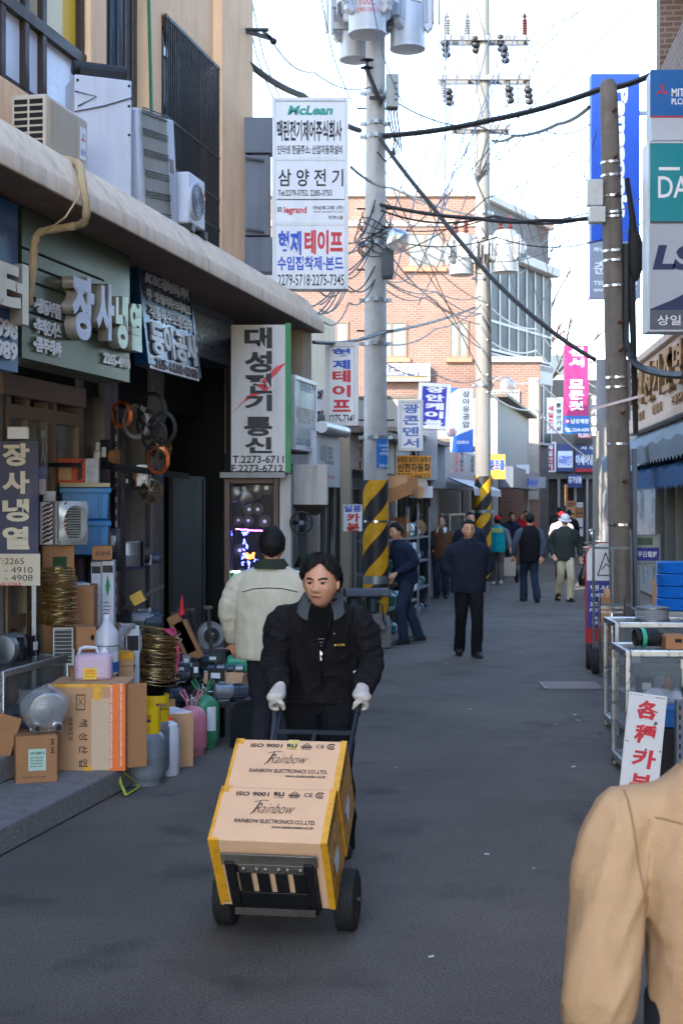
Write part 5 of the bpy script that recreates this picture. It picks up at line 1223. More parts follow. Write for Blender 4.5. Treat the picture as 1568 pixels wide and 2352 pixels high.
FLEECE = mat('grey_fleece', (92, 96, 104), .95, 0, .2, 60, 1., 300); KNIT = cloth('black_knit', (22, 22, 26))
GLV = mat('white_cotton_glove', (206, 198, 190), .9, 0, .08, 30, .4, 300)
HUP = .80
mloc = (-.102, 7.52, 0)
man, HM, kk, T = person('man in black checked jacket and white gloves pushing the loaded hand truck', mloc, 0, 1.70, PLAID, BLACKC, HAIRB, 'full', vox=.0038, skinm=skin('warm_skin', (206, 152, 122)),
    lean=.62, la=((.262, -.19, 1.03), (.205, -.425, .915)), ra=((-.250, -.19, 1.03), (-.205, -.425, .915)), yaw=radians(-14), pitch=radians(4), lf=(.10, .06, 0), rf=(-.10, .30, .03), collar=FLEECE, shirt=KNIT, gloves=GLV, hem=.86, th=.021, head_drop=.03, hipdrop=.05, folds=.015, body_hem=.20, wide=1.08, cuff=.050, sq=.006, jaw=.13, hw=1.09, brow=.005)
def mchild(b, name, m, sm_=50): return put(b.mesh(name, [], sm_), name, m, man)
# open front: knit sweater V, lapel edges, zip, emblem
def onchest(x, z, out=.0):
    rx, ry = .21, .152; y = -ry*sqrt(max(0, 1-(x/rx)**2)); q = T(x, y, z); return q+V((0, -out-.022, 0))
b = MB(); A = [onchest(-.052, 1.395, -.012), onchest(0, 1.40, .0), onchest(.052, 1.395, -.012)]; tip = onchest(.0, 1.185, .004)
rows = []
for t in range(9):
    f = t/8; z = 1.40-.215*f; hw = .056*(1-f)+.003; rows.append([b.v(onchest(hw*q, z, .003+.004*(1-abs(q)))) for q in (-1, -.5, 0, .5, 1)])
for t in range(8):
    for i in range(4): b.f([rows[t][i], rows[t][i+1], rows[t+1][i+1], rows[t+1][i]])
mchild(b, 'sweater', KNIT)
b = MB()
for z in (1.245, 1.225, 1.205): b.tube([onchest(-.026+.02*(1.245-z)/.04, z, .008), onchest(0, z, .010), onchest(.026-.02*(1.245-z)/.04, z, .008)], .0022, 5)
mchild(b, 'sweater_stripe', mat('grey_knit_stripe', (120, 120, 124), .8))
b = MB()
for s in (-1, 1): b.tube([onchest(.058*s, 1.395, .004), onchest(.040*s, 1.32, .006), onchest(.018*s, 1.24, .007), onchest(.003*s, 1.18, .008)]+([onchest(-.002, 1.08, .004), onchest(-.006, .99, .003), onchest(-.008, .92, .0)] if s == 1 else []), .006, 6)
mchild(b, 'placket', PLAID)
b = MB(); b.box(onchest(.0, 1.165, .012), (.011, .006, .028)); b.box(onchest(-.001, 1.135, .012), (.008, .005, .03)); b.ball(onchest(.066, 1.275, .004), .0055); mchild(b, 'zip_pull', CHROME)
o = text(man, '●시선보', 0, .058, 0, .013, 0, mat('gold_thread', (206, 160, 60), .6), bold=.03)
o.data.transform(Matrix.Translation(onchest(.066, 1.20, .006)+V((0, -.004, 0))) @ Matrix.Rotation(radians(22), 4, 'Z') @ Matrix.Rotation(radians(-20), 4, 'X'))
b = MB(); b.box(onchest(.165, 1.03, .01)+V((.012, -.0, 0)), (.02, .012, .034), 0, Matrix.Rotation(-.4, 3, 'Y')); mchild(b, 'paper', SW)
# cuffs hang a little over gloved fists closed round the grips
for s in (1, -1):
    b = MB(); ax = V((0, .80, .60)).normalized(); c = V((.205*s-.008, -.475, .872)); out = V((s, 0, 0)); up = ax.cross(out)*s
    up = V((0, -.60, .80))
    wr = V((.205*s, -.425, .925))
    b.tube([wr+V((0, .03, .03)), wr, c+up*.030+ax*.01], [(.030, .026), (.034, .028), (.044, .030)], 12)
    b.ball(c+up*.034, (.043, .046, .026)); b.ball(c+up*.026+out*.012-ax*.004, (.040, .046, .03))
    for i, (q, L_) in enumerate(((-.036, 1.0), (-.012, 1.06), (.012, 1.0), (.034, .9))):
        pts = []
        for a in (75, 40, 5, -35, -75, -115):
            r_ = .033 if a > -60 else .029
            pts.append(c+ax*(-q)+(out*cos(radians(a))+up*sin(radians(a)))*r_*L_)
        b.tube(pts, [.0125, .0125, .012, .0115, .011, .009], 8)
    b.tube([c+up*.038-ax*.03, c-out*.026+up*.022-ax*.045, c-out*.034-up*.012-ax*.05], [.016, .0135, .0115], 8)
    me = remesh(b, .0042, 2, 'glove'); put(me, 'glove', GLV, man)
# ---- people along the lane
BEIGE = cloth('pale_beige_cloth', (196, 190, 170), .3, .06)
m2, HM2, k2_, T2_ = person('man seen from behind in a pale beige jacket with green collar', (-.46, 9.5, 0), radians(172), 1.68, BEIGE, CHARC, HAIRB, 'short', vox=.008, la=((.30, .02, 1.15), (.28, -.10, .92)), ra=((-.29, .03, 1.15), (-.22, -.16, 1.0)), collar=cloth('dark_green_collar', (48, 56, 46)), hem=.82, wide=1.1, yaw=.12, th=.016, body_hem=.225, folds=.008)
drape(m2, 'jacket', ((-.19, 1.262), (-.1, 1.285), (0, 1.29), (.1, 1.282), (.19, 1.255)), .004, INK)
person('man in a dark blue jacket stooping slightly beside the striped transformer pole', standing(934, 1478), radians(-62), 1.62, DARKB, JEAN, HAIRB, 'short', lean=.26, la=((.26, -.02, 1.12), (.12, -.24, .98)), ra=((-.27, .05, 1.12), (-.24, -.08, .9)), lf=(.09, -.12, 0), rf=(-.09, .24, .02), hem=.84, pitch=.2)
m3 = person('man in a dark zipped jacket walking this way with hands in pockets', standing(1075, 1508), radians(4), 1.65, NAVYC, BLACKC, HAIRB, 'short', vox=.008, la=((.285, .07, 1.13), (.12, -.02, .97)), ra=((-.285, .07, 1.13), (-.12, -.02, .97)), lf=(.09, -.10, 0), rf=(-.09, .18, .02), collar=NAVYC, hem=.80, wide=1.0, shirt=cloth('brown_shirt', (92, 76, 64)), body_hem=.22)
person('old balding man in a brown wool jacket looking up the lane from a shop front', standing(1013, 1374), radians(-8), 1.60, BROWNC, JEAN, HAIRG, 'thin', la=((.25, .06, 1.12), (.12, .16, .98)), ra=((-.25, .06, 1.12), (-.14, .16, .98)), collar=SW, hem=.82)
person('man in a dark parka facing the shop counters behind the old man in brown', standing(957, 1394), radians(150), 1.68, NAVYC, CHARC, HAIRB, 'short', la=((.26, -.05, 1.12), (.16, -.25, 1.05)), ra=((-.26, -.05, 1.12), (-.16, -.25, 1.05)), hem=.78)
person('dark haired man mostly hidden behind the man in the zipped jacket', standing(1079, 1392), radians(10), 1.70, NAVYC, CHARC, HAIRB, 'short')
kgb, H4, k4, _ = person('man in red cap and turquoise vest with yellow lettering pulling a cart', standing(1141, 1342), radians(176), 1.58, cloth('grey_sleeve_cloth', (112, 114, 120)), GREYT, HAIRB, 'short', vest=cloth('turquoise_vest', (24, 150, 160)), la=((.28, .03, 1.12), (.30, .12, .9)), ra=((-.28, .03, 1.12), (-.32, .14, .9)), lf=(.09, -.2, 0), rf=(-.09, .22, .05), yaw=.3, shoes=mat('white_trainer', (196, 196, 196), .5))
REDC = cloth('red_cap_cloth', (196, 30, 44)); cap(kgb, H4, k4, REDC, REDC)
o = text(kgb, 'KGB', -.12, .12, 0, .105, 0, mat('yellow_print', (206, 196, 50), .6), bold=.05); o.data.transform(Matrix.Translation((0, .165, 1.20)) @ Matrix.Rotation(pi, 4, 'Z'))
person('man in a black vest over grey sleeves and jeans walking away in mid lane', standing(1216, 1382), radians(186), 1.68, cloth('slate_sleeve', (70, 78, 92)), JEAN, HAIRB, 'short', vest=BLACKC, la=((.30, .02, 1.12), (.30, -.08, .88)), ra=((-.26, .06, 1.12), (-.20, .12, .86)), lf=(.08, -.18, 0), rf=(-.08, .22, .04), hem=.76)
wh, H5, k5, _ = person('man in white sun hat, dark olive cardigan and khaki trousers', standing(1296, 1381), radians(6), 1.66, OLIVE, KHAKI, HAIRG, 'short', la=((.30, .05, 1.12), (.31, -.02, .86)), ra=((-.29, .04, 1.12), (-.24, -.10, .90)), lf=(.08, -.12, 0), rf=(-.08, .2, .04), shirt=SW, yaw=.1, pitch=.3, hem=.80)
WHC = cloth('white_hat_cloth', (216, 216, 218)); cap(wh, H5, k5, WHC, WHC, 'sun_hat', True)
bg_ = MB(); bg_.loft([((0, 0, .02), .07, .06), ((0, 0, .0), .10, .08), ((0, 0, .14), .12, .09), ((.01, 0, .28), .08, .06), ((.02, 0, .42), .03, .03), ((.02, 0, .55), .012, .012)][1:]); p = wh.location
tag(put(remesh(bg_, .012, 2), 'plastic_bag', mat('black_plastic_bag', (22, 22, 24), .3, 0, .2, 9, .4, 30)), 'bulging black plastic bag held by the man in the white hat', 'bag').location = (p.x+.36, p.y-.05, .30)
person('man with dark hair seen from behind at the second striped pole', standing(1143, 1330), radians(188), 1.68, NAVYC, CHARC, HAIRB, 'short')
person('man in navy padded jacket pushing a trolley beyond the turquoise vest', standing(1170, 1316), radians(8), 1.66, cloth('navy_padded', (36, 44, 66)), JEAN, HAIRB, 'short', lean=.3, la=((.26, -.1, 1.1), (.2, -.35, .98)), ra=((-.26, -.1, 1.1), (-.2, -.35, .98)))
person('man in a red jacket holding a phone to his ear by the corner shop', standing(1207, 1310), radians(-10), 1.66, cloth('red_jacket_cloth', (190, 40, 44)), CHARC, HAIRB, 'short', ra=((-.30, -.10, 1.20), (-.14, -.14, 1.52)), la=((.27, .03, 1.12), (.27, -.05, .88)))
person('man in a dark olive jacket seen from behind near the stacked cartons', standing(1286, 1296), radians(185), 1.74, cloth('dark_olive_jacket', (48, 48, 42)), CHARC, HAIRB, 'short', wide=1.1)
person('shorter man in black at the side of the man in the olive jacket', standing(1306, 1294), radians(170), 1.68, BLACKC, CHARC, HAIRB, 'short')
person('man in dark clothes deepest in the lane by the yellow banner', standing(1281, 1278), radians(180), 1.74, BLACKC, CHARC, HAIRB, 'short')
rc_, H6, k6, _ = person('person in red cap and pale jacket half hidden behind the white sun hat', standing(1289, 1330), radians(170), 1.66, cloth('pale_pink_jacket', (206, 190, 186)), CHARC, HAIRB, 'short', wide=1.1); cap(rc_, H6, k6, REDC, REDC)
TAN = cloth('tan_coat_cloth', (182, 150, 116), .3, .06)
tc_, _, kt, _ = person('passer-by in a tan coat cut off close to the camera', (.69, 2.55, 0), radians(182), 1.58, TAN, CHARC, HAIRB, 'short', vox=.0075, ra=((-.263, .05, 1.08), (-.24, -.16, .98)), la=((.266, .05, 1.03), (.22, -.22, .90)), hem=.70, wide=1.2, body_hem=.122, folds=.0071, sq=.02, cr=.02, ss=.92, collar=TAN, ch=1.22)
SEAM = mat('tan_seam_shadow', (150, 120, 90), .9, 0, .1)
drape(tc_, 'jacket', ((.196, 1.33), (.190, 1.27), (.180, 1.2), (.168, 1.13)), .0022, SEAM)
drape(tc_, 'jacket', ((.15, 1.29), (.08, 1.28), (0, 1.275), (-.08, 1.28)), .002, SEAM)
# ================================================================ THE LOADED HAND TRUCK
PRINT = mat('carton_print', (52, 46, 48), .7, 0, .08); PRINTG = mat('carton_script', (92, 72, 58), .7, 0, .1); PRTA = mat('pale_tape', (222, 196, 120), .35, 0, .1, 14)
CARDN = mat('new_cardboard', (230, 186, 148), .85, 0, .05, 9, .1, 30)
al = radians(55); E_ = V((0, sin(al), cos(al))); G_ = V((0, -cos(al), sin(al))); Q0 = V((0, -.20, .14))
tl, tr_ = V((-.235, 6.24, 0)), radians(-9)
ht_ = thing('hand_truck', 'black steel hand truck with two fat tyres tilted back under two cartons', 'hand truck', tl, tr_)
PNT = mat('navy_black_paint', (34, 42, 54), .4, .3, .2, 10); RUSTY = mat('worn_dark_steel', (66, 62, 60), .5, .6, .35, 12, .2, 40)
A = lambda x, t, g: V((x, 0, 0))+Q0+E_*t+G_*g
b = MB()
for s in (-1, 1): b.tube([A(.15*s, .0, -.02), A(.165*s, .3, -.02), A(.18*s, .7, -.02), A(.185*s, 1.1, -.02), A(.188*s, 1.18, -.012), A(.19*s, 1.24, -.0)], .014, 10)
for t in (.08, .35, .65): b.bar(A(-.17, t, -.02), A(.17, t, -.02), .02, .02)
b.bar(A(-.182, 1.07, -.02), A(.182, 1.07, -.02), .032, .02); b.bar(A(0, .2, -.02), A(0, 1.06, -.02), .018, .014)
b.build('frame', PNT, ht_)
for s in (-1, 1):
    b = MB(); b.tube([A(.188*s, 1.19, -.012), A(.19*s, 1.33, .004)], [.019, .021], 12); b.build('grip', RUBBER, ht_)
b = MB(); R = Matrix((( 1, G_.x, E_.x), (0, G_.y, E_.y), (0, G_.z, E_.z)))
def pl(x0, x1, g0, g1, t0=-.012, t1=-.004, m=0):
    c = A((x0+x1)/2, (t0+t1)/2, (g0+g1)/2); b.box(c, (x1-x0, g1-g0, t1-t0), m, R)
pl(-.19, .19, .0, .10)
for i in range(6): x = -.19+.38*i/5; pl(max(-.19, x-.026), min(.19, x+.026), .10, .22)
pl(-.19, .19, .22, .30); pl(-.20, .20, .275, .34, -.022, -.013, 1); pl(-.13, .14, .235, .285, -.024, -.0135, 1)
for s in (-1, 1): pl(.165*s-.02, .165*s+.02, .0, .30, -.034, -.0135, 0)
b.build('toe_plate', [BLACK, mat('scraped_angle_iron', (118, 112, 104), .55, .4, .35, 14, .2, 40, stain=.4)], ht_, bevel=.003)
b = MB()
for i in range(6): b.ball(A(-.11+.046*i+.008*(i % 2), -.026, .262), (.014, .010, .012), n=6)
b.build('weld_bead', mat('welded_steel', (120, 116, 112), .4, .7, .3, 30), ht_)
b = MB(); b.bar(A(-.17, -.04, .02), A(.17, -.04, .02), .03, .03); b.cyl((-.26, 0, .14), (.26, 0, .14), .012, n=10); b.build('axle', RUSTY, ht_)
b = MB(); b.tube([A(.20, .45, .0), A(.205, .3, .02), A(.20, .12, .03), A(.2, .02, .02)], .008, 6); b.build('rope', mat('blue_rope', (30, 120, 160), .8, 0, .3, 40), ht_)
for s in (-1, 1):
    w = bpy.data.objects.new('wheel', None); COL.objects.link(w); w.parent = ht_; w.scale = (1, .93, .93); w.location = (.265*s, 0, .130); w.rotation_euler.z = -.0
    b = MB(); pr = [(.085, -.040), (.118, -.044), (.134, -.036)]
    for k in range(6): x = -.03+.012*k; pr += [(.1395, x-.004), (.1395, x+.003), (.1345, x+.0045), (.1345, x+.0075)]
    pr += [(.134, .036), (.118, .044), (.085, .040)]
    b.lathe(pr, 40, 0, (0, 0, 0), 'X'); b.build('tyre', RUBBER, w)
    b = MB(); b.lathe([(.03, -.042), (.055, -.03), (.085, -.036), (.085, .036), (.055, .03), (.03, .042)], 24, 0, (0, 0, 0), 'X'); b.lathe([(.012, -.055), (.012, .055)], 10, 0, (0, 0, 0), 'X'); b.build('rim', RUSTY, w)
def boxlabel(par, tape_on, y):
    text(par, 'ISO 9001', -.175, -.035, .244, .267, y, PRINT, bold=.03); text(par, 'RU', -.012, .032, .247, .270, y, PRINT, bold=.05, shear=-.2); text(par, 'E173663', -.012, .028, .236, .242, y, PRINT)
    b = MB()
    P = [(.048, .252), (.073, .275), (.098, .252)]
    for i in range(3): p, q = P[i], P[(i+1) % 3]; b.bar((p[0], y-.001, p[1]), (q[0], y-.001, q[1]), .0016, .002)
    for p, q in (((.054, .240), (.092, .240)), ((.054, .249), (.092, .249)), ((.054, .240), (.054, .249)), ((.092, .240), (.092, .249))): b.bar((p[0], y-.001, p[1]), (q[0], y-.001, q[1]), .0016, .002)
    b.build('emblem', PRINT, par); text(par, 'DVE', .060, .086, .254, .264, y, PRINT)
    text(par, 'CE', .114, .150, .247, .268, y, PRINT, bold=.01); text(par, 'SA', .172, .192, .250, .265, y, PRINT, bold=.02)
    b = MB(); b.tube([(.182+.018*cos(a), y-.001, .2575+.015*sin(a)) for a in [radians(40+280*i/16) for i in range(17)]], .0022, 5); b.build('emblem', PRINT, par)
    s = 'Rainbow'; text(par, s, -.085, .075, .150, .205, y, PRINTG, bold=-.005, shear=.35)
    b = MB(); b.tube([(-.09, y-.001, .212), (-.05, y-.001, .222), (-.03, y-.001, .219)], .0016, 4); b.tube([(-.062, y-.001, .22), (-.085, y-.001, .16), (-.095, y-.001, .142)], .002, 4); b.build('script_flourish', PRINTG, par)
    text(par, 'RAINBOW ELECTRONICS CO.,LTD.', -.155, .185, .091, .116, y, PRINT, bold=.02); text(par, 'www.rainbowelec.co.kr', .005, .182, .069, .085, y, PRINT, bold=.02)
BW, BL, BD = .49, .295, .40
for i, lab in enumerate(('lower printed cardboard carton edged with yellow tape on the hand truck', 'upper printed cardboard carton resting against the frame of the hand truck')):
    c = thing('carton', lab, 'carton', (0, 0, 0), 0, 'printed cartons on the hand truck')
    t0 = .004+i*(BL+.004); g0 = -.004-.012*i
    wm = Matrix.Translation(tl) @ Matrix.Rotation(tr_, 4, 'Z')
    o = wm @ A(.0+.006*i, t0, g0)
    # local x right, local -y out of the printed face (G), local z along the frame (E)
    c.matrix_world = Matrix.Translation(o) @ Matrix.Rotation(tr_+radians(.4 if i else 0), 4, 'Z') @ Matrix((( 1, 0, 0, 0), (0, -G_.y, E_.y, 0), (0, -G_.z, E_.z, 0), (0, 0, 0, 1)))
    b = MB(); b.bb(-BW/2, BW/2, -BD, 0, 0, BL); b.build('box', CARDN, c, bevel=.005)
    e = .0018
    b = MB()
    for s in (-1, 1):
        x0, x1 = sorted((s*BW/2+s*e, s*(BW/2-(.026 if s > 0 else .012))))
        b.bb(x0, x1, -BD-e, .0, -e, BL+e)
        if s > 0: b.bb(BW/2+.0002, BW/2+e, -BD-e, -BD+.05, 0, BL)
    b.bb(-BW/2-e, -BW/2+.035, -BD-e, -BD+.03, BL-.03, BL+e*1.5); b.bb(-BW/2-e*1.4, -BW/2+.04, -BD-e*1.3, -.02, -e*1.3, .01)
    b.build('tape', TAPE, c)
    b = MB(); b.bb(-.012, .035, -BD-.0012, -BD-.0004, .24, BL+.001)
    if i: b.build('pale_tape_strip', PRTA, c)
    else: b.bm.free()
    boxlabel(c, i, -BD-.0022 if not i else -BD-.0022)
    b = MB(); b.poly([(BW/2+.003, -BD*.55, .07), (BW/2+.012, -BD*.35, .06), (BW/2+.006, -BD*.35, .17), (BW/2+.003, -BD*.5, .18)]); b.build('paper_flap', SW, c)
# ================================================================ GOODS: helpers
GRP = 'goods piled in front of the left shops'
def crate(label, u0, v0, u1, z, Y, d=.35, m=CARD, rot=0., tape=None, name='carton', cat='carton', lid=None, bevel=.004, h=None, group=None, px=None):
    """box with its front face seen at u0..u1 and depth Y, standing at height z; v0 is its top edge"""
    s = Y/F; w = (u1-u0)*s; h = h or CH-(v0-HV)*s-z
    t = thing(name, label, cat, ((( u0+u1)/2-CU)*s, Y, z), rot, group)
    b = MB(); b.bb(-w/2, w/2, 0, d, 0, h); b.build('box', m, t, bevel=bevel)
    if tape:
        b = MB(); b.bb(-w/2-.001, w/2+.001, -.0015, d+.001, h-.045, h+.0015) if tape == 'top' else b.bb(-.03, .03, -.0015, d+.001, -.001, h+.0015); b.build('tape', TAPE, t)
    return t, w, h
def cyl_at(u, Y, z): return ((u-CU)*Y/F, Y, z)
def hz(v, Y): return CH-(v-HV)*Y/F
# ---- glass display case at the left edge
def case(label, loc, rot, w, d, h, shelves=(.35,), base=.0, group=None, foot=.06):
    t = thing('display_case', label, 'display case', loc, rot, group)
    b = MB(); r = .018
    for x in (-w/2, w/2):
        for y in (0, d): b.bb(x-r, x+r, y-r, y+r, 0, h-.001)
    for z in (h, foot+.04):
        for y in (0, d): b.bb(-w/2+r, w/2-r, y-r, y+r, z-.045, z)
        for x in (-w/2, w/2): b.bb(x-r, x+r, r, d-r, z-.045, z)
    b.build('frame', STEEL, t, bevel=.006)
    b = MB(); b.bb(-w/2+r, w/2-r, -.004, .0, foot+.04, h-.045); b.bb(-w/2-.002, -w/2+.002, r, d-r, foot+.04, h-.045); b.bb(w/2-.002, w/2+.002, r, d-r, foot+.04, h-.045); b.bb(-w/2+r, w/2-r, r, d-r, h-.016, h-.010); b.build('glass', GLASS, t)
    b = MB()
    for q in shelves: b.bb(-w/2+r, w/2-r, .01, d-.01, h*q, h*q+.008)
    b.bb(-w/2+r+.001, w/2-r-.001, .01, d-.01, foot, foot+.038); b.build('shelf', GALV, t)
    return t
c1 = case('aluminium framed glass display case full of parts at the near end of the left pavement', (-2.52, 9.02, .30), LROT-pi/2-.0, 1.0, .66, .80, (.35, .62))
c1.rotation_euler.z = LROT; c1.location = LB+LDIR*(lx(9.30))-Plane(LB, LDIR).n*(.66*cos(LT)); 
b = MB(); b.bb(-.48, .48, .02, .64, .065, .16); b.build('kick_panel', WHITEP, c1)
rnd = random.Random(5)
def filler(label, base, rot, spots, group, cat='spare part', name='spare_part', mats=(BLACK, GALV, CARD2, SW, GREYP)):
    for i, (x, y, z, sx, sy, sz) in enumerate(spots):
        m = mats[i % len(mats)]; p = Matrix.Translation(base) @ Matrix.Rotation(rot, 4, 'Z') @ V((x, y, z))
        b = MB()
        if i % 3 == 0: b.bb(-sx/2, sx/2, 0, sy, 0, sz); b.bb(-sx*.3, sx*.3, -.003, .001, sz*.3, sz*.7, 1)
        elif i % 3 == 1: b.lathe([(sx*.35, 0), (sx*.42, .01), (sx*.42, sz*.55), (sx*.2, sz*.62), (sx*.2, sz)], 16, 0, (0, sy/2, 0))
        else: b.lathe([(sz*.3, -sx*.5), (sz*.48, -sx*.42), (sz*.48, sx*.3), (sz*.2, sx*.34), (sz*.15, sx*.5)], 16, 0, (0, sy/2, sz*.48), 'X'); b.bb(-sx*.3, sx*.3, sy*.2, sy*.8, 0, sz*.12)
        o = b.build(name, [m, SW], loc=p, rotz=rot+rnd.uniform(-.4, .4), bevel=.003)
        tag(o, label, cat, group)
sp = []
for z in (.105, .292, .508):
    for x in (-.40, -.28, -.14, .0, .12, .25, .38): sp.append((x+rnd.uniform(-.02, .02), rnd.uniform(.05, .2), z, rnd.uniform(.08, .13), rnd.uniform(.1, .2), rnd.uniform(.08, .15)))
filler('small boxed or metal spare part on a shelf inside the near glass case', c1.location, LROT, sp, 'parts inside the near glass case')
sp = [(-.40, .1, .802, .10, .1, .16), (-.27, .2, .802, .09, .1, .14), (-.16, .1, .802, .1, .1, .2), (-.04, .25, .802, .1, .12, .13), (.08, .1, .802, .11, .1, .15), (.2, .2, .802, .09, .1, .18), (.32, .15, .802, .1, .12, .14)]
filler('black solenoid or pump standing on top of the near glass case', c1.location, LROT, sp, 'pumps on top of the near glass case', 'pump', 'pump', (BLACK, BLACK, GALV))
# ---- standing sign board 장사냉열
NVY = mat('banner_navy', (40, 44, 82), .5, 0, .05); CRM = mat('banner_cream', (214, 200, 178), .5, 0, .04)
s = Sign('sign_board', 'navy standing sign board with cream Korean lettering and phone numbers by the glass case', 'sign', PF(9.75), -62, 1008, 93, 1345, d=.03, panel=NVY, frame=None)
LET = mat('cream_letter', (218, 206, 182), .5, 0, .04); s.vt('장사냉열', 6, 1018, 68, 1262, LET, bold=.045); s.band(-62, 1272, 93, 1345, CRM, 'number_panel')
for t_, v, u0, u1 in (('T:2265', 1282, -8, 56), ('- 4910', 1302, 12, 76), ('- 4908', 1320, 12, 76)): s.txt(t_, u0, v, u1, v+14, INK, bold=.0, y=-.001)
s.txt('FAX:2265', -14, 1338, 50, 1345, SRD, y=-.001)
b = MB()
for x in (.05, s.w-.05): b.bb(x-.015, x+.015, .035, .06, .0-(s.o.z-.15), s.h*.8)
b.build('leg', GALV, s.t)
crate('small white and blue box on top of the navy sign board', 18, 980, 66, hz(1008, 9.78), 9.78, .12, SW, .15)
# ---- rack of slotted angle iron behind the pile
rk = thing('shelf_rack', 'dark slotted angle iron rack carrying the blue crates beside the stone pier', 'rack', ((200-CU)*11.1/F, 11.1, .15), LROT)
b = MB()
for x, y in ((.56, .0), (-.30, .45), (.56, .45)):
    b.bb(x-.02, x+.02, y-.02, y+.02, 0, 2.45)
for z in (.62, 1.30, 2.0): b.bb(-.279, .539, -.0, .45, z-.03, z)
b.build('frame', BLACK, rk)
b = MB()
for x in (.56,):
    for i in range(22): b.bb(x-.012, x+.012, -.024, -.0205, .2+.1*i, .25+.1*i)
b.build('slot', SW, rk)
BCR = mat('azure_plastic', (28, 128, 190), .35, 0, .05, 3); zb = 1.45; RB_ = 11.05
def bin_(label, u0, u1, v0, v1, Y):
    s = Y/F; w = (u1-u0)*s; h = (v1-v0)*s; t = thing('plastic_crate', label, 'crate', (((u0+u1)/2-CU)*s, Y, CH-(v1-HV)*s), .25, 'blue plastic crates on the rack')
    b = MB(); b.prism([(-w*.47, 0), (w*.47, 0), (w/2, h), (-w/2, h)], 0, .32); b.build('box', BCR, t, bevel=.012)
    b = MB(); b.bb(-w/2-.012, w/2+.012, -.012, .332, h-.045, h-.005)
    for x in (-.3, .3): b.bb(x*w-.012, x*w+.012, -.01, -.0005, .02, h-.05)
    b.build('rim', BCR, t, bevel=.006); return t
bin_('lower of two stacked blue plastic crates on the rack', 141, 252, 1195, 1276, 11.0)
bin_('upper of two stacked blue plastic crates below the orange box', 141, 252, 1119, 1194, 11.0)
t, w, h = crate('cream wooden tray lying over the upper blue crate', 138, 1109, 253, hz(1119, 11), 10.98, .36, mat('cream_tray', (206, 188, 150), .6), .25, name='tray', cat='tray')
ORG = mat('orange_box_card', (216, 84, 30), .6, 0, .05)
t, w, h = crate('orange sprayer box with black lettering topmost on the blue crates', 133, 1053, 196, hz(1109, 11), 10.98, .3, ORG, .12, cat='box')
text(t, 'hudson', 0, h*.75, 0, .035, 0, INK, bold=.05).matrix_local = Matrix.Translation((w*.28, -.003, h*.92)) @ Matrix.Rotation(pi/2, 4, 'Y')
text(t, 'sprayer', 0, h*.62, 0, .035, 0, INK, bold=.05).matrix_local = Matrix.Translation((w*.16, -.003, h*.68)) @ Matrix.Rotation(pi/2, 4, 'Y')
b = MB(); b.bb(-w*.45, w*.0, -.003, .0, h*.12, h*.8); b.build('label', mat('tan_label', (214, 170, 116), .6), t)
b = MB(); b.bb(w/2+.0005, w/2+.10, .002, .28, .0, h); b.build('side_panel', mat('white_side', (192, 196, 200), .6, 0, .3, 18), t)
for i, (v0, v1, l) in enumerate(((1070, 1100, 'white and blue box leaning against the door beside the navy board'), (1100, 1136, 'barcoded white box under the blue and white one beside the navy board'))):
    crate(l, 88, v0, 106, hz(v1, 10.3), 10.3, .2, SW if i else mat('white_blue_box', (120, 150, 206), .5, 0, .5, 9), .2, cat='box')
crate('white box with an orange mark behind the copper coils', 100, 1128, 128, hz(1160, 10.5), 10.5, .2, SW, .2, cat='box')
# ---- condenser coils with copper bends, on a carton with a square hole
t1, w, h = crate('brown carton with a square hole showing green inside', 98, 1252, 172, hz(1348, 10.2), 10.2, .38, CARD2, .42)
b = MB(); b.bb(-w*.18, w*.26, -.002, .0, h*.2, h*.72); b.build('opening', mat('green_inside', (22, 66, 30), .7, 0, .4, 12), t1); text(t1, 'DAEIL', -w*.1, w*.1, h*.4, h*.5, -.003, SW)
t2, w2, h2 = crate('plain brown carton buried under the holed carton behind the wire coil', 100, 1350, 215, .15, 10.28, .5, CARD2, .1, h=hz(1348, 10.2)-.152)
ALU = mat('fin_aluminium', (128, 132, 142), .4, .7, .15, 30)
def coil(label, u0, u1, Y, fan=False):
    s = Y/F; w = (u1-u0)*s; h = .305
    t = thing('condenser_coil', label, 'condenser', (((u0+u1)/2-CU)*s, Y, hz(1252, 10.2)+.002), .18, 'condenser coils on the holed carton')
    b = MB(); b.bb(-w/2, w/2, 0, .2, 0, h); b.build('fin_block', ALU, t, bevel=.003)
    b = MB()
    for x in (-.22, .12):
        for i in range(9): z = .025+.031*i+(.012 if x > 0 else 0); b.tube([(x*w, .0, z-.008), (x*w+.004, -.014, z-.004), (x*w+.022, -.018, z+.010), (x*w+.03, .0, z+.016)], .0065, 8)
    b.build('return_bend', COPPER, t); return t
coil('left copper bend condenser coil on the holed carton', 92, 122, 10.15); coil('second copper bend condenser coil next to the fan shroud', 128, 154, 10.15)
t = thing('fan_shroud', 'pale metal fan shroud with an oval opening right of the condenser coils', 'condenser', ((170-CU)*10.2/F, 10.2, hz(1252, 10.2)+.002), .75)
b = MB(); n = 28; A_, B_ = [], []
for i in range(n):
    a = 2*pi*i/n; A_.append(b.v((.10*cos(a), -.03, .155+.125*sin(a)))); sq = max(abs(cos(a)), abs(sin(a))); B_.append(b.v((.12*cos(a)/sq, 0, .155+.155*sin(a)/sq)))
for i in range(n): b.f([A_[i], A_[(i+1) % n], B_[(i+1) % n], B_[i]])
b.bb(-.12, .12, .012, .2, 0, .31); b.build('shroud', mat('pale_shroud', (196, 200, 196), .4, .4, .05), t)
b = MB()
for i in range(12): b.bb(-.06, .06, .004, .010, .05+.018*i, .06+.018*i)
b.build('fin', CHROME, t)
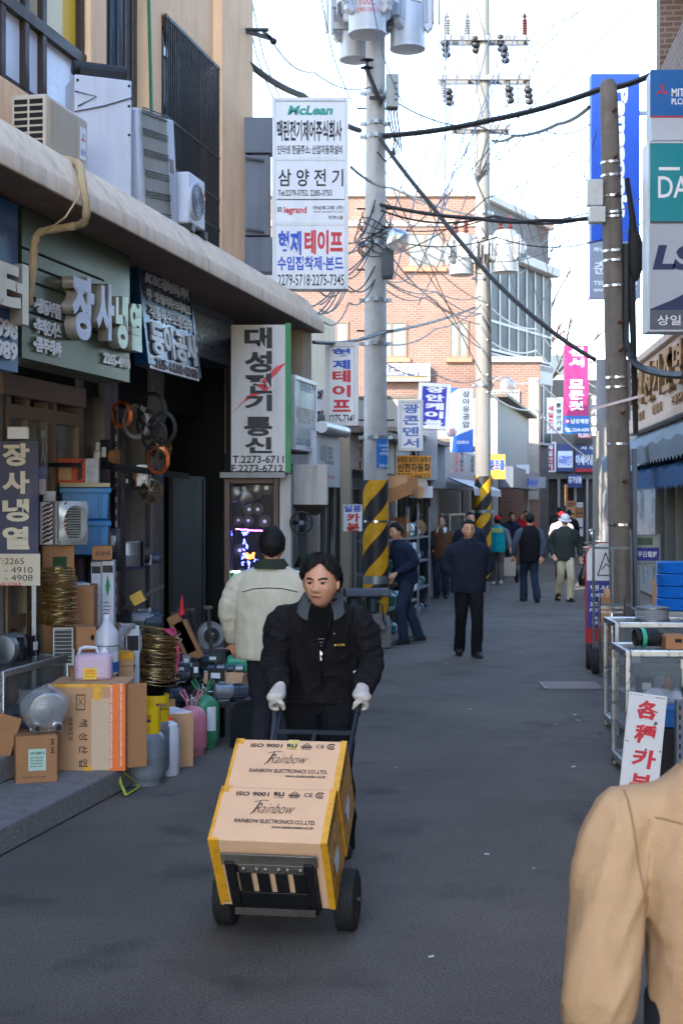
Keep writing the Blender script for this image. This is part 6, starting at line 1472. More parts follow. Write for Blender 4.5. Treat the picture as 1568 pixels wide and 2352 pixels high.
t, w, h = crate('low brown carton at the foot of the blue crates', 212, 1255, 258, hz(1286, 10.6), 10.6, .3, CARD2, .15); text(t, '◎ 냉동부품', -w*.3, w*.4, h*.3, h*.65, -.003, INK)
PRB = mat('printed_white_box', (196, 200, 208), .6, 0, .05, 6)
def printed(label, u0, u1, v0, z, Y, rot, d=.26, diamond=False, arrow=False, lines=8):
    t, w, h = crate(label, u0, v0, u1, z, Y, d, PRB, rot, cat='box')
    b = MB()
    for i in range(lines): b.bb(-w*.38, w*(.1+.25*((i*7) % 3)/3), -.002, 0, h*(.2+.055*i), h*(.2+.055*i)+.006)
    b.bb(-w*.42, w*.42, -.002, 0, h*.82, h*.93); b.build('print', INK, t)
    if diamond: b = MB(); b.poly([(.0, -.003, h*.45), (w*.2, -.003, h*.62), (0, -.003, h*.79), (-w*.2, -.003, h*.62)]); b.build('green_diamond', mat('green_print', (20, 130, 80), .6), t)
    if arrow: b = MB(); b.poly([(0, -.003, h*.62), (w*.2, -.003, h*.72), (w*.1, -.003, h*.72), (w*.1, -.003, h*.81), (-w*.1, -.003, h*.81), (-w*.1, -.003, h*.72), (-w*.2, -.003, h*.72)]); b.build('arrow_print', INK, t)
    return t
crate('plain carton hidden behind the white bottle under the printed boxes', 205, 1440, 264, .15, 10.75, .4, CARD2, 0, h=hz(1440, 10.7)-.152)
printed('white printed refrigerant box with a green diamond under the low carton', 234, 262, 1288, hz(1440, 10.7), 10.68, .1, diamond=True, lines=4)
printed('white printed refrigerant box left of the green diamond box', 210, 233, 1290, hz(1440, 10.7), 10.70, .1)
printed('white box with black lettering behind the brass wire coil', 166, 208, 1340, hz(1440, 10.5), 10.45, .35, lines=5); crate('carton wedged under the black lettered white box', 176, 1440, 222, .15, 10.42, .36, CARD2, .3, h=hz(1440, 10.5)-.152)
printed('white box with a black down arrow beside the clear hose', 290, 321, 1438, .0, 10.2, .35, arrow=True, lines=3)
# coil of brass wire
def wirecoil(label, c, r, h, n, tilt, seed, m=BRASS, name='wire_coil'):
    rd = random.Random(seed); b = MB()
    for i in range(n):
        q = i/n*h; rr = r*(1+rd.uniform(-.12, .08)); ox, oy = rd.uniform(-.02, .02), rd.uniform(-.02, .02); tx_, ty_ = rd.uniform(-.1, .1), rd.uniform(-.1, .1)
        b.tube([(ox+rr*cos(a), oy+rr*sin(a), q+rr*(tx_*cos(a)+ty_*sin(a))) for a in [2*pi*k/22 for k in range(22)]], .0032, 5, closed=True)
    o = b.build(name, m, loc=c); o.rotation_euler = tilt; return tag(o, label, 'wire coil')
wirecoil('tall messy stack of brass coloured wire loops standing on the black radiator', cyl_at(133, 9.95, hz(1437, 9.95)), .115, .40, 60, (0, 0, 0), 1)
wirecoil('big barrel shaped bundle of brass wire with pink ends beside the white bottle', cyl_at(352, 10.9, hz(1556, 10.9)), .165, .36, 60, (.1, .12, 0), 2)
b = MB()
for k in range(7): b.tube([(.16+.004*k, .02*cos(k), -.03+.02*k), (.185+.003*k, .03*sin(k*2), .15), (.165, .0, .30+.012*k), (.08, .02, .36)], .005, 5)
p = cyl_at(352, 10.85, hz(1556, 10.85)); tag(b.build('cable_tie', mat('pink_plastic', (206, 70, 116), .5), loc=p), 'pink plastic straps round the barrel shaped wire bundle', 'strap')
t, w, h = crate('black finned radiator in a galvanised frame under the wire loops', 122, 1440, 172, hz(1530, 9.9), 9.9, .16, GALV, .15, name='radiator', cat='radiator')
b = MB(); b.bb(-w*.42, w*.36, -.003, .0, .02, h*.94); b.build('core', BLACK, t); b = MB()
for i in range(9): b.bb(-w*.42, w*.36, -.007, -.0032, .04+h*.095*i, .044+h*.095*i)
b.build('tube', ALU, t)
crate('carton supporting the black radiator behind the big taped carton', 118, 1531, 178, .15, 9.95, .3, CARD2, 0, h=hz(1530, 9.9)-.152)
t, w, h = crate('upright brown carton with a hand hole beside the radiator', 176, 1440, 222, hz(1500, 9.6), 9.75, .25, CARD2, .3); b = MB(); b.ball((w*.3, 0, h*.55), (.012, .003, .022)); b.build('hand_hole', DARK, t)
# ---- bottles, jugs, cylinders
def bottle(label, u, Y, z, prof, m, cap_r, cap_z, cap_m, band=None, n=32, name='bottle'):
    t = thing(name, label, 'bottle', cyl_at(u, Y, z)); b = MB(); b.lathe(prof, n); b.build('body', m, t)
    b = MB(); b.lathe([(cap_r, cap_z[0]), (cap_r, cap_z[1]-.004), (cap_r*.85, cap_z[1])], 20); b.build('cap', cap_m, t)
    for (r, z0, z1, mm) in (band or ()): b = MB(); b.lathe([(r, z0), (r, z1)], n); b.build('label_band', mm, t)
    return t
bz = .705
HAZE = mat('milky_plastic', (196, 198, 208), .35, 0, .05, 4)
bottle('white gallon bottle with a blue label band on the big taped carton', 246, 9.55, bz, [(.07, 0), (.075, .01), (.075, .17), (.079, .175), (.079, .24), (.07, .29), (.03, .34), (.024, .37)], HAZE, .024, (.365, .40), WHITEP, [(.0765, .02, .085, mat('blue_label', (26, 96, 176), .4)), (.0765, .086, .15, SW), (.080, .19, .196, INK)])
PINKL = mat('pink_fluid_plastic', (196, 170, 192), .3, 0, .05, 4)
t = thing('jerrycan', 'translucent pink plastic jug with yellow label standing on the big taped carton', 'jug', cyl_at(212, 9.28, .692), .1)
b = MB(); b.bb(-.115, .125, 0, .16, 0, .175); b.build('body', PINKL, t, bevel=.028)
b = MB(); b.tube([(-.09, .06, .17), (-.08, .06, .205), (-.05, .06, .215), (.02, .06, .212), (.04, .06, .17)], .011, 8); b.lathe([(.032, .17), (.032, .19), (.027, .192), (.027, .215)], 20, 0, (.075, .06, 0)); b.build('handle', WHITEP, t)
b = MB(); b.bb(-.055, .03, -.002, .001, .012, .085); b.build('label', mat('yellow_label', (236, 196, 30), .5), t)
for i, q in enumerate((.062, .045, .025)): text(t, ('CLEANER', '세척제', '주의사항')[i], -.045, .02, q, q+.01, -.0035, SRD)
def gas(label, u, Y, z, r, h, m, collar=None, handle=None, tag_=False, rot=0, group=None):
    t = thing('gas_cylinder', label, 'gas cylinder', cyl_at(u, Y, z), rot, group)
    b = MB(); pr = [(r*.82, .0), (r*.84, .03), (r*.86, .035), (r*.97, .055), (r, .09), (r, h*.5-.006), (r*1.012, h*.5), (r, h*.5+.006), (r, h-.09)]
    pr += [(r*cos(a)*.98+.0, h-.09+.09*sin(a)) for a in [radians(q) for q in (15, 35, 55, 72)]]+[(.03, h)]
    b.lathe(pr, 36); b.build('tank', m, t)
    b = MB(); b.lathe([(.02, h-.005), (.02, h+.05), (.012, h+.055), (.012, h+.08)], 14); b.bb(-.04, .04, -.008, .008, h+.03, h+.045); b.build('valve', CHROME if not collar else mat('blue_knob', (40, 50, 130), .4), t)
    if collar:
        b = MB(); R_ = r*.74; n = 36
        def arc(z0, z1, a0, a1):
            k = 24; P0 = [radians(a0+(a1-a0)*i/k) for i in range(k+1)]
            for rr, fl in ((R_, 0), (R_-.006, 1)):
                vs = [(b.v((rr*cos(a), rr*sin(a), z0)), b.v((rr*cos(a), rr*sin(a), z1))) for a in P0]
                for i in range(k): b.f([vs[i][0], vs[i+1][0], vs[i+1][1], vs[i][1]])
        arc(h-.05, h+.045, 0, 360); arc(h+.095, h+.145, -200, 20); arc(h+.045, h+.095, -210, -115); arc(h+.045, h+.095, -60, 10)
        b.build('collar', collar, t)
    if handle:
        b = MB()
        for s in (-1, 1): b.tube([(.03*s, .0, h-.01), (.035*s, -.01, h+.03), (.085*s, -.01, h+.10), (.06*s, .01, h+.115), (.02*s, .02, h+.03)], .008, 8)
        b.build('handle', handle, t)
    if tag_: b = MB(); b.lathe([(r+.002, h*.45), (r+.002, h*.8)], 36); b.bm.free(); b = MB(); A_ = [(r+.002)*V((cos(a), sin(a), 0)) for a in [radians(-70+7*i) for i in range(6)]]; [b.quad(A_[i]+V((0, 0, h*.35)), A_[i+1]+V((0, 0, h*.35)), A_[i+1]+V((0, 0, h*.8)), A_[i]+V((0, 0, h*.8))) for i in range(5)]; b.build('paper_label', SW, t)
    return t
GCY = mat('cylinder_grey', (112, 120, 128), .4, .1, .06, 4, stain=.15); YCO = mat('collar_yellow', (226, 184, 20), .4, 0, .06)
gas('nearer grey gas cylinder with a yellow collar beside the taped carton', 334, 9.44, 0, .135, .37, GCY, YCO)
gas('farther grey gas cylinder with a yellow collar behind its twin', 358, 9.75, 0, .125, .40, GCY, YCO, rot=.6)
PNK = mat('cylinder_pink', (206, 128, 142), .4, .1, .06, 4); GRC = mat('cylinder_green', (62, 138, 96), .4, .1, .08, 4)
gas('pink refrigerant cylinder with a wire handle behind the open carton', 440, 10.55, 0, .115, .36, PNK, None, PNK)
gas('green refrigerant cylinder with a paper label next to the pink one', 466, 10.85, 0, .125, .40, GRC, None, GRC, True)
bottle('white plastic bottle with an orange cap next to the grey cylinders', 388, 9.75, 0, [(.066, 0), (.073, .015), (.073, .30), (.06, .345), (.035, .36), (.032, .37)], HAZE, .028, (.368, .395), mat('orange_cap', (236, 86, 30), .4), n=28)
t, w, h = crate('open brown carton with papers between the white bottle and the pink cylinder', 378, 1640, 448, 0, 10.0, .34, CARD, .55)
b = MB(); b.bb(-w*.46, w*.46, .02, .32, h+.0005, h+.01); b.build('paper', SW, t); b = MB(); b.bb(-w/2, w/2, .30, .335, h-.002, h+.06); b.bb(-w/2-.004, -w/2+.03, -.002, .3, h*.55, h-.02); b.build('flap', CARD2, t)
# ---- big taped carton, blower, printed carton
t, w, h = crate('big cardboard carton standing on end with orange printed tape', 112, 1572, 288, .15, 9.09, .42, CARD, .0)
OT = mat('orange_tape', (232, 108, 24), .4, 0, .05)
b = MB(); b.bb(w*.30, w/2+.001, -.003, .03, 0, h+.001); b.build('printed_tape', OT, t)
for i in range(9): text(t, '취급주의', 0, .052, 0, .013, 0, SW, bold=.03).matrix_local = Matrix.Translation((w*.335, -.0045, h*(.03+.108*i))) @ Matrix.Rotation(-pi/2, 4, 'Y')
for i in range(9): text(t, '취급주의', 0, .052, 0, .011, 0, SW, bold=.03).matrix_local = Matrix.Translation((w*.46, -.0045, h*(.05+.108*i))) @ Matrix.Rotation(-pi/2, 4, 'Y')
b = MB(); b.bb(w*.06, w*.30, -.0022, .0, .004, h*.84); b.build('bare_panel', mat('pale_cardboard', (206, 178, 150), .85, 0, .05), t)
b = MB(); b.bb(w*.08, w*.19, -.0035, -.0005, h*.82, h+.001); b.bb(-w/2-.001, w/2, -.0015, .03, h-.018, h+.0015); b.bb(-w*.05, w*.08, -.0015, .0, .0, .03); b.build('tape', TAPE, t)
b = MB(); b.box((w/2+.06, .10, h*.5), (.13, .006, h*.98), 0, Matrix.Rotation(.5, 3, 'Z')); b.build('flap', CARD2, t)
for i, c in enumerate('혜성산업'): 
    o = text(t, c, 0, .05, 0, .055, 0, mat('brown_print', (92, 66, 50), .7), bold=.02); o.matrix_local = Matrix.Translation((-w*.10, -.0025, h*(.60-.155*i))) @ Matrix.Rotation(pi/2, 4, 'Y')
for i, c in enumerate('친환경포장'): 
    o = text(t, c, 0, .026, 0, .028, 0, mat('brown_print', (92, 66, 50)), bold=.02); o.matrix_local = Matrix.Translation((-w*.24, -.0025, h*(.62-.055*i))) @ Matrix.Rotation(pi/2, 4, 'Y')
b = MB(); 
for q in ((-.14, -.02, .70, .715), (-.14, -.02, .87, .885)): b.bb(w*q[0], w*q[1], -.0025, 0, h*q[2], h*q[3])
for x in (-.14, -.03): b.bb(w*x, w*(x+.01), -.0025, 0, h*.70, h*.885)
b.bar((-w*.11, -.0015, h*.76), (-w*.05, -.0015, h*.84), .006, .003); b.bar((-w*.11, -.0015, h*.84), (-w*.05, -.0015, h*.76), .006, .003); b.build('print', mat('brown_print', (92, 66, 50)), t)
t, w, h = crate('brown carton with a pale green label under the wrapped blower', 38, 1690, 132, .15, 8.69, .30, CARD2, .30)
b = MB(); b.bb(-w*.2, w*.22, -.002, 0, h*.26, h*.72); b.build('label', mat('mint_label', (176, 206, 192), .6), t); text(t, 'VFC308P-S', -w*.17, w*.19, h*.6, h*.66, -.003, GI)
for i in range(4): text(t, ('MOTOR BLOWER', '3PH 220/380V', '50/60Hz', 'MADE IN KOREA')[i], -w*.15, w*.15, h*(.52-.06*i), h*(.55-.06*i), -.003, GI)
text(t, 'Fuji Electric Co.,Ltd.', -w*.34, w*.22, h*.10, h*.145, -.002, INK)
b = MB()
for q in (.62, .80): b.bb(w*.33, w*.43, -.002, 0, h*q, h*(q+.02)); b.bb(w*.33, w*.43, -.002, 0, h*(q+.1), h*(q+.12)); b.bb(w*.36, w*.40, -.002, 0, h*(q+.03), h*(q+.09))
b.build('print', INK, t)
b = MB(); b.bb(w/2+.0003, w/2+.002, .17, .25, .02, h-.005); b.build('blue_strip', mat('blue_strip', (40, 110, 150), .6), t)
WRAP = mat('clear_wrap', (200, 204, 208), .12, 0, .1, 8, .6, 18, spec=.9, alpha=.35)
t = thing('blower_motor', 'ring blower wrapped in clear plastic on the brown carton', 'blower', ((100-CU)*8.8/F, 8.86, .15+h+.002), .35)
b = MB(); b.lathe([(.03, -.09), (.105, -.085), (.125, -.04), (.125, .05), (.09, .075), (.09, .17), (.08, .18), (.02, .18)], 32, 0, (0, 0, .135), 'Y'); b.bb(-.10, .10, -.06, .10, 0, .035); b.build('housing', CHROME, t, bevel=.004)
b = MB()
for r_ in (.018, .032, .046, .058): b.tube([(-.02+r_*cos(a), -.095, .12+r_*sin(a)) for a in [2*pi*i/20 for i in range(20)]], .003, 5, closed=True)
b.build('grille', BLACK, t)
b = MB()
for x in (-.065, .065): b.lathe([(.026, -.115), (.030, -.11), (.030, -.04)], 16, 0, (x, 0, .035), 'Y'); b.lathe([(.019, -.117), (.019, -.10)], 14, 1, (x, 0, .035), 'Y')
b.build('port', [CHROME, BLACK], t)
b = MB(); b.ball((0, .02, .135), (.155, .16, .142), n=10); bmm = b.mesh('wrap', [], 80)
for v in bmm.vertices: v.co *= 1+.12*noise.noise(v.co*14); v.co.z = max(.002, v.co.z)
put(bmm, 'wrap', WRAP, t)
b = MB(); pts = [cyl_at(272, 9.15, .13), cyl_at(278, 9.12, .06), (V(cyl_at(290, 9.0, 0)))+V((0, 0, .012)), V(G(318, 1812))+V((0, 0, .01)), V(G(318, 1806))+V((0, 0, .02)), V(cyl_at(284, 9.2, .12))]
for i in range(len(pts)-1): b.bar(pts[i], pts[i+1], .018, .003)
tag(b.build('strap', mat('lime_strap', (170, 178, 60), .5)), 'lime green packing strap looping onto the road under the taped carton', 'strap')
# flat folded carton leaning at the case
t, w, h = crate('slanted brown carton flap at the left edge by the glass case', -40, 1640, 24, .31, 8.75, .02, CARD2, .3, bevel=.002); t.rotation_euler.y = .3
# ---- hose, small cartons, red bar
for i, (v0, v1) in enumerate(((1500, 1530), (1530, 1562))):
    t, w, h = crate(('upper', 'lower')[i]+' small carton of the pair with yellow tape right of the pink jug', 274, v0, 308, .15 if i else hz(1530, 9.9), 9.9, .2, CARD, .3, tape='top' if not i else None, h=None if not i else hz(1530, 9.9)-.152)
b = MB()
for i in range(12): r_ = .085+.006*(i % 4); b.tube([(.02*(i//4)+.03*cos(a)*.3, r_*cos(a), r_*sin(a)*1.25) for a in [2*pi*k/22 for k in range(22)]], .007, 6, closed=True)
o = b.build('hose_coil', mat('clear_hose', (150, 150, 156), .25, 0, .25, 20, spec=.8)); o.location = V(cyl_at(292, 10.2, hz(1475, 10.2))); o.rotation_euler.z = -.5; tag(o, 'grey clear plastic hose coiled upright behind the white bottle', 'hose')
b = MB(); b.tube([(0, 0, 0), (-.03, .05, .45)], .020, 10); b.tube([(-.03, .05, .45), (-.032, .054, .49)], .021, 10, 1)
tag(b.build('pry_bar', [mat('crimson_paint', (176, 22, 56), .4, 0, .1), BLACK], loc=V(cyl_at(330, 9.95, .0))), 'red painted steel bar leaning behind the yellow collared cylinders', 'bar')
# ---- heap of motors, compressors and tools
MOTORM = (BLACK, mat('dark_green_motor', (34, 62, 56), .5, .3, .2), GALV, mat('dull_iron', (56, 54, 54), .6, .5, .3, 14), mat('motor_blue_grey', (66, 78, 92), .5, .3, .2))
def motor(label, loc, r, l, rot, m, tilt=0, group='motors heaped in front of the dark shop'):
    t = thing('electric_motor', label, 'motor', loc, rot, group)
    b = MB(); b.lathe([(r*.3, -l*.5), (r*.85, -l*.48), (r*.95, -l*.42), (r, -l*.4), (r, l*.3), (r*.92, l*.33), (r*.9, l*.45), (r*.5, l*.5)], 24, 0, (0, 0, r*1.12), 'X')
    for i in range(10): a = 2*pi*i/10; b.box((0, r*1.01*cos(a), r*1.12+r*1.01*sin(a)), (l*.6, .006, .006), 0, Matrix.Rotation(a, 3, 'X'))
    b.build('housing', m, t)
    b = MB(); b.lathe([(r*.14, -l*.5-.05), (r*.14, -l*.5)], 10, 0, (0, 0, r*1.12), 'X'); b.build('shaft', CHROME, t)
    b = MB(); b.bb(-l*.3, l*.25, -r*.8, r*.8, 0, r*.16); b.bb(-l*.2, l*.1, -r*.4, r*.4, r*2.05, r*2.35); b.build('foot', m, t, bevel=.004)
    t.rotation_euler.y = tilt; return t
rd = random.Random(21); desc = ('black', 'dark green', 'galvanised', 'dull iron', 'blue grey')
spots = [(350, 11.4, .45), (380, 11.3, .42), (415, 11.6, .40), (445, 11.7, .36), (400, 11.0, .30), (430, 11.1, .25), (475, 11.9, .30), (505, 11.7, .30), (520, 11.9, .30), (375, 10.7, .0), (405, 10.95, .0), (350, 10.45, .0), (430, 11.3, .0), (500, 12.1, .30), (455, 12.2, .42), (540, 12.0, .30)]
bench = thing('work_bench', 'low dark workbench buried under motors in front of the dark shop', 'bench', ((440-CU)*11.55/F, 11.55, 0), LROT)
b = MB(); b.bb(-.75, .55, -.02, .55, .24, .295); b.build('top', RUSTY, bench); b = MB(); b.bb(-.70, .30, .25, .55, .30, .415); b.build('riser', RUSTY, bench)
for x in (-.7, .5):
    for y in (.02, .5): b = MB(); b.bb(x-.02, x+.02, y-.02, y+.02, 0, .239); b.build('leg', BLACK, bench)
side = ('nearest the pink cylinder', 'by the wire bundle', 'in the middle of the heap', 'under the metal door leaf', 'at the lane edge of the heap', 'beside the blower housing', 'by the cardboard tray', 'low down on the road')
for i, (u, Y, z) in enumerate(spots):
    motor('%s motor with a bright shaft %s' % (desc[i % 5], side[(i*3) % 8]), cyl_at(u, Y, z), rd.uniform(.05, .075), rd.uniform(.13, .2), rd.uniform(-1.2, 1.2), MOTORM[i % 5], 0)
def compressor(label, u, Y, z, r=.085, h=.2):
    t = thing('compressor', label, 'compressor', cyl_at(u, Y, z), rd.uniform(-1, 1), 'black compressors under the wire bundle')
    b = MB(); b.lathe([(r*.7, 0), (r, .03), (r, h*.55), (r*1.05, h*.57), (r*1.05, h*.61), (r*.98, h*.63), (r*.85, h*.9), (r*.4, h)], 28); b.build('shell', mat('gloss_black', (18, 18, 20), .22, .1, .2), t)
    b = MB(); b.tube([(r*.5, 0, h*.85), (r*.7, 0, h*1.2), (r*1.1, 0, h*1.15), (r*1.2, 0, h*.7)], .009, 8); b.build('pipe', COPPER, t)
    b = MB(); b.ball((-r*.5, 0, h*.95), .016); b.build('plug', SRD, t)
for i, (u, Y) in enumerate(((344, 10.15), (372, 10.05), (398, 10.3), (358, 10.5))): compressor(('gloss black compressor behind the yellow collars', 'gloss black compressor beside the red bar', 'gloss black compressor left of the pink cylinder', 'gloss black compressor hidden under the wire bundle')[i], u, Y, 0 if i != 3 else .0)
t = thing('work_table', 'small dark steel table holding a motor and gearbox next to the green cylinder', 'table', cyl_at(532, 11.0, 0), LROT-.2)
b = MB(); b.bb(-.15, .30, -.1, .25, .30, .33); b.build('top', RUSTY, t)
for x in (-.13, .28):
    for y in (-.08, .23): b = MB(); b.bb(x-.016, x+.016, y-.016, y+.016, 0, .299); b.build('leg', BLACK, t)
b = MB(); b.bb(-.14, .29, -.104, -.1, .0, .299); b.build('panel', mat('dark_teal_panel', (40, 54, 56), .5, .2, .2), t)
motor('shiny slotted motor on the small dark steel table', cyl_at(512, 11.0, .332), .062, .16, .3, GALV); motor('blue grey gearbox motor on the right of the small steel table', cyl_at(548, 11.05, .332), .055, .15, .5, MOTORM[4])
t = thing('blower_housing', 'grey snail shaped blower housing leaning by the concrete doorstep', 'blower', cyl_at(486, 12.3, hz(1492, 12.3)), .2)
b = MB(); pr = []
for i in range(28): a = radians(-90+330*i/27); r_ = .10+.03*i/27; pr.append((r_*cos(a), .12+r_*sin(a)))
pr += [(.16, .0)]
b.prism(pr, 0, .10); b.lathe([(.075, -.006), (.085, .0), (.085, .02)], 28, 0, (0, 0, .12), 'Y'); b.build('scroll', mat('blower_grey', (134, 136, 138), .5, .4, .15, 8, stain=.3), t, bevel=.004)
b = MB(); b.lathe([(.068, -.008), (.068, .0)], 28, 0, (0, 0, .12), 'Y'); b.build('inlet', BLACK, t); b = MB(); b.lathe([(.008, -.03), (.028, -.024), (.03, -.008)], 18, 0, (0, 0, .12), 'Y'); b.build('hub', CHROME, t)
t, w, h = crate('open cardboard tray of small motors on the heap beside the beige jacket', 470, 1512, 560, .31, 11.5, .3, CARD, -.1, name='cardboard_tray', h=.16)
b = MB(); b.bb(-w*.47, w*.47, .02, .28, h+.0005, h+.003); b.build('inside', DARK, t); b = MB()  # dark sheet over the solid box painted for its shaded inside
for x in (-.25, .0, .25): b.bb(x*w-.004, x*w+.004, .01, .29, h+.004, h+.03)
b.box((0, -.05, h-.02), (w, .004, .13), 0, Matrix.Rotation(-.9, 3, 'X')); b.build('flap', CARD, t)
for i, x in enumerate((-.36, -.12, .13, .36)): tag((lambda q: (q.lathe([(.02, -.035), (.034, -.03), (.034, .03), (.012, .035)], 16, 0, (0, 0, .03), 'X'), q.build('small_motor', (MOTORM[4], GALV)[i % 2], loc=t.location+V((x*w, .13, h+.0045))))[1])(MB()), 'small steel motor lying in the open cardboard tray', 'motor', 'small motors in the cardboard tray')
t, w, h = crate('plain carton at the foot of the fan window behind the beige jacket', 538, 1452, 570, .52, 13.1, .2, CARD2, .1)
tag((lambda q: (q.bb(-.11, .11, 0, .12, 0, .07), q.lathe([(.03, -.1), (.05, -.09), (.05, .09), (.03, .1)], 16, 0, (0, .06, .08), 'X'), q.build('pump', mat('jade_paint', (24, 142, 110), .4, 0, .1), loc=V(cyl_at(548, 11.7, .47)), bevel=.006))[2])(MB()), 'jade green pump half hidden behind the beige jacket', 'pump')
for i, (u, v0, v1, du) in enumerate(((470, 1395, 1580, 8), (452, 1400, 1570, -14), (432, 1410, 1560, -30), (440, 1402, 1565, -22))):
    b = MB(); Y = 11.95; p0, p1_ = W(u+du*.2+20, v1, Y), W(u+du, v0, Y+.15); b.bar(p0, p1_, .03, .02); b.box(p1_, (.07, .03, .03))
    tag(b.build('steel_bar', RUSTY), ('rusty steel post with a bolted head plate standing in the heap', 'rusty square bar leaning over the heap beside the post', 'long channel bar leaning far left in the heap', 'flat bar leaning between the post and the channel')[i], 'steel bar', 'bars leaning in the heap')
for i, (u, v0, v1) in enumerate(((408, 1412, 1500), (424, 1420, 1520))):
    b = MB(); p0 = W(u+22, v1, 11.9); b.box(W(u+10, (v0+v1)/2, 11.9), (.11, .09, .34), 0, Matrix.Rotation(-.45, 3, 'Y')); tag(b.build('carton', CARD2), ('long narrow brown carton leaning left in the heap', 'long narrow brown carton leaning right of its twin in the heap')[i], 'carton')
b = MB(); b.lathe([(.03, 0), (.004, .16)], 12); tag(b.build('red_cone', SRD, loc=W(418, 1412, 11.8)), 'small red pointed cone sticking up in the heap', 'cone')
hr = random.Random(31); hp = []
for i in range(46):
    u = hr.uniform(332, 545); Y = 11.05+hr.uniform(0, .9); z = .30 if i % 3 else .43
    q = V(cyl_at(u, Y, z)); hp.append((q.x, q.y, q.z+hr.choice((0, .05, .10)), hr.uniform(.05, .13), hr.uniform(.05, .11), hr.uniform(.05, .12)))
filler('small greasy machine part heaped in front of the dark shop', (0, 0, 0), 0, hp, 'machine parts heaped before the dark shop', 'machine part', 'machine_part', (MOTORM[3], BLACK, GALV, MOTORM[1], BLACK, RUSTY, MOTORM[4]))
# shelf items left of the dark opening
sh = thing('shelf_rack', 'dark steel rack with motors and fans beside the grey pier', 'rack', ((312-CU)*11.6/F, 11.6, .0), LROT)
b = MB()
for x, y in ((-.28, 0), (.28, 0), (-.28, .3), (.28, .3)): b.bb(x-.016, x+.016, y-.016, y+.016, 0, 2.3)
for z in (.82, 1.34, 1.98): b.bb(-.264, .264, 0, .3, z-.03, z)
b.build('frame', RUSTY, sh)
for i, (u, z, r, l, m) in enumerate(((325, .822, .075, .2, GALV), (288, .822, .06, .16, MOTORM[3]), (350, .822, .06, .15, MOTORM[4]), (300, 1.342, .05, .14, MOTORM[0]))):
    motor(('galvanised motor in the front of the middle rack shelf', 'dull iron motor left on the rack shelf', 'blue grey pump motor right on the rack shelf', 'black motor on the upper rack shelf')[i], cyl_at(u, 11.55, z), r, l, .3, m, 0, 'motors on the steel rack')
hp = []
for z in (.822, 1.342, 1.982):
    for k in range(6): q = V(cyl_at(282+14*k, 11.5+.02*k, z)); hp.append((q.x, q.y+hr.uniform(.05, .2), q.z, hr.uniform(.05, .11), hr.uniform(.05, .1), hr.uniform(.07, .18)))
for z in (.62+.15, 1.45+.002, 2.15): 
    for k in range(5): q = V(cyl_at(214+10*k, 11.3, z)); hp.append((q.x, q.y+.1, q.z+.002, hr.uniform(.06, .12), .1, hr.uniform(.08, .2)))
filler('greasy motor part or small box on the dark steel racks', (0, 0, 0), 0, hp, 'parts on the dark steel racks', 'machine part', 'machine_part', (BLACK, MOTORM[3], CARD2, GALV, SW, MOTORM[4]))
for k in range(7):
    b = MB(); r_ = hr.uniform(.06, .11)
    for i in range(4): b.tube([((r_+.006*i)*cos(a), .012*i, (r_+.006*i)*1.3*sin(a)) for a in [2*pi*j/20 for j in range(20)]], .006, 5, closed=True)
    o = b.build('cable_coil', (BLACK, COPPER, BLACK, GALV)[k % 4]); o.location = W(268+hr.uniform(0, 110), 930+hr.uniform(0, 130), 11.35); tag(o, 'coil of cable or tube hanging from the rack in the shade', 'cable coil', 'coils hanging in the shaded rack')
t = thing('motor_drum', 'large galvanised fan motor drum on the steel rack', 'motor', cyl_at(293, 11.45, 1.342), .3)
b = MB(); b.lathe([(.02, .0), (.105, .0), (.11, .01), (.11, .085), (.112, .09), (.11, .095), (.11, .19), (.1, .2), (.02, .2)], 32); b.build('drum', GALV, t); b = MB(); b.lathe([(.02, -.02), (.075, -.02), (.08, .02), (.02, .03)], 24, 0, (.15, 0, .1), 'X'); b.bb(.112, .128, -.08, .08, .0, .2); b.build('fan_cup', BLACK, t)
t = thing('floor_jack', 'yellow and black tool lying slanted on the rack', 'tool', cyl_at(318, 11.3, 1.0)); b = MB(); b.bar((-.15, 0, 0), (.2, 0, .2), .03, .03, 1); b.box((.0, -.02, .1), (.1, .08, .09), 0, Matrix.Rotation(-.5, 3, 'Y')); b.build('tool', [mat('tool_yellow', (196, 150, 30), .4), BLACK], t)
def fanthing(label, loc, r, rot=0, blades=5, ring=True, cage=False, cm=BLACK, group=None, name='fan'):
    t = thing(name, label, 'fan', loc, rot, group)
    b = MB(); b.lathe([(.01, -.03), (r*.24, -.025), (r*.26, .03), (.01, .05)], 18, 0, (0, 0, 0), 'Y'); b.build('hub', GREYP, t)
    for i in range(blades):
        b = MB(); a = 2*pi*i/blades; b.M = Matrix.Rotation(a, 4, 'Y'); rr = [[b.v((q*cos(w_)*1., -.012+.05*w_, q*sin(w_))) for q in (r*.22, r*.55, r*.88)] for w_ in (-.32, 0, .32)]
        for j in range(2):
            for k in range(2): b.f([rr[j][k], rr[j][k+1], rr[j+1][k+1], rr[j+1][k]])
        b.build('blade', cm, t)
    if ring: b = MB(); b.tube([(r*cos(a), 0, r*sin(a)) for a in [2*pi*i/32 for i in range(32)]], [r*.09]*32, 8, closed=True); b.build('ring', cm, t)
    if cage:
        b = MB()
        for q in (.3, .5, .7, .9, 1.02): b.tube([(r*q*cos(a), -.05+.03*q, r*q*sin(a)) for a in [2*pi*i/28 for i in range(28)]], .0022, 4, closed=True)
        for i in range(6): a = 2*pi*i/6; b.tube([(0, -.05, 0), (r*1.02*cos(a), -.02, r*1.02*sin(a))], .0025, 4)
        b.build('guard', BRASS, t)
    return t
fanthing('dark five bladed fan hanging by the grey pier', W(366, 1031, 11.4), .095, .2, ring=False, cage=True)
fanthing('dark fan with a brass wire guard under the slotted beam', W(346, 1128, 11.35), .095, .2, ring=False, cage=True)
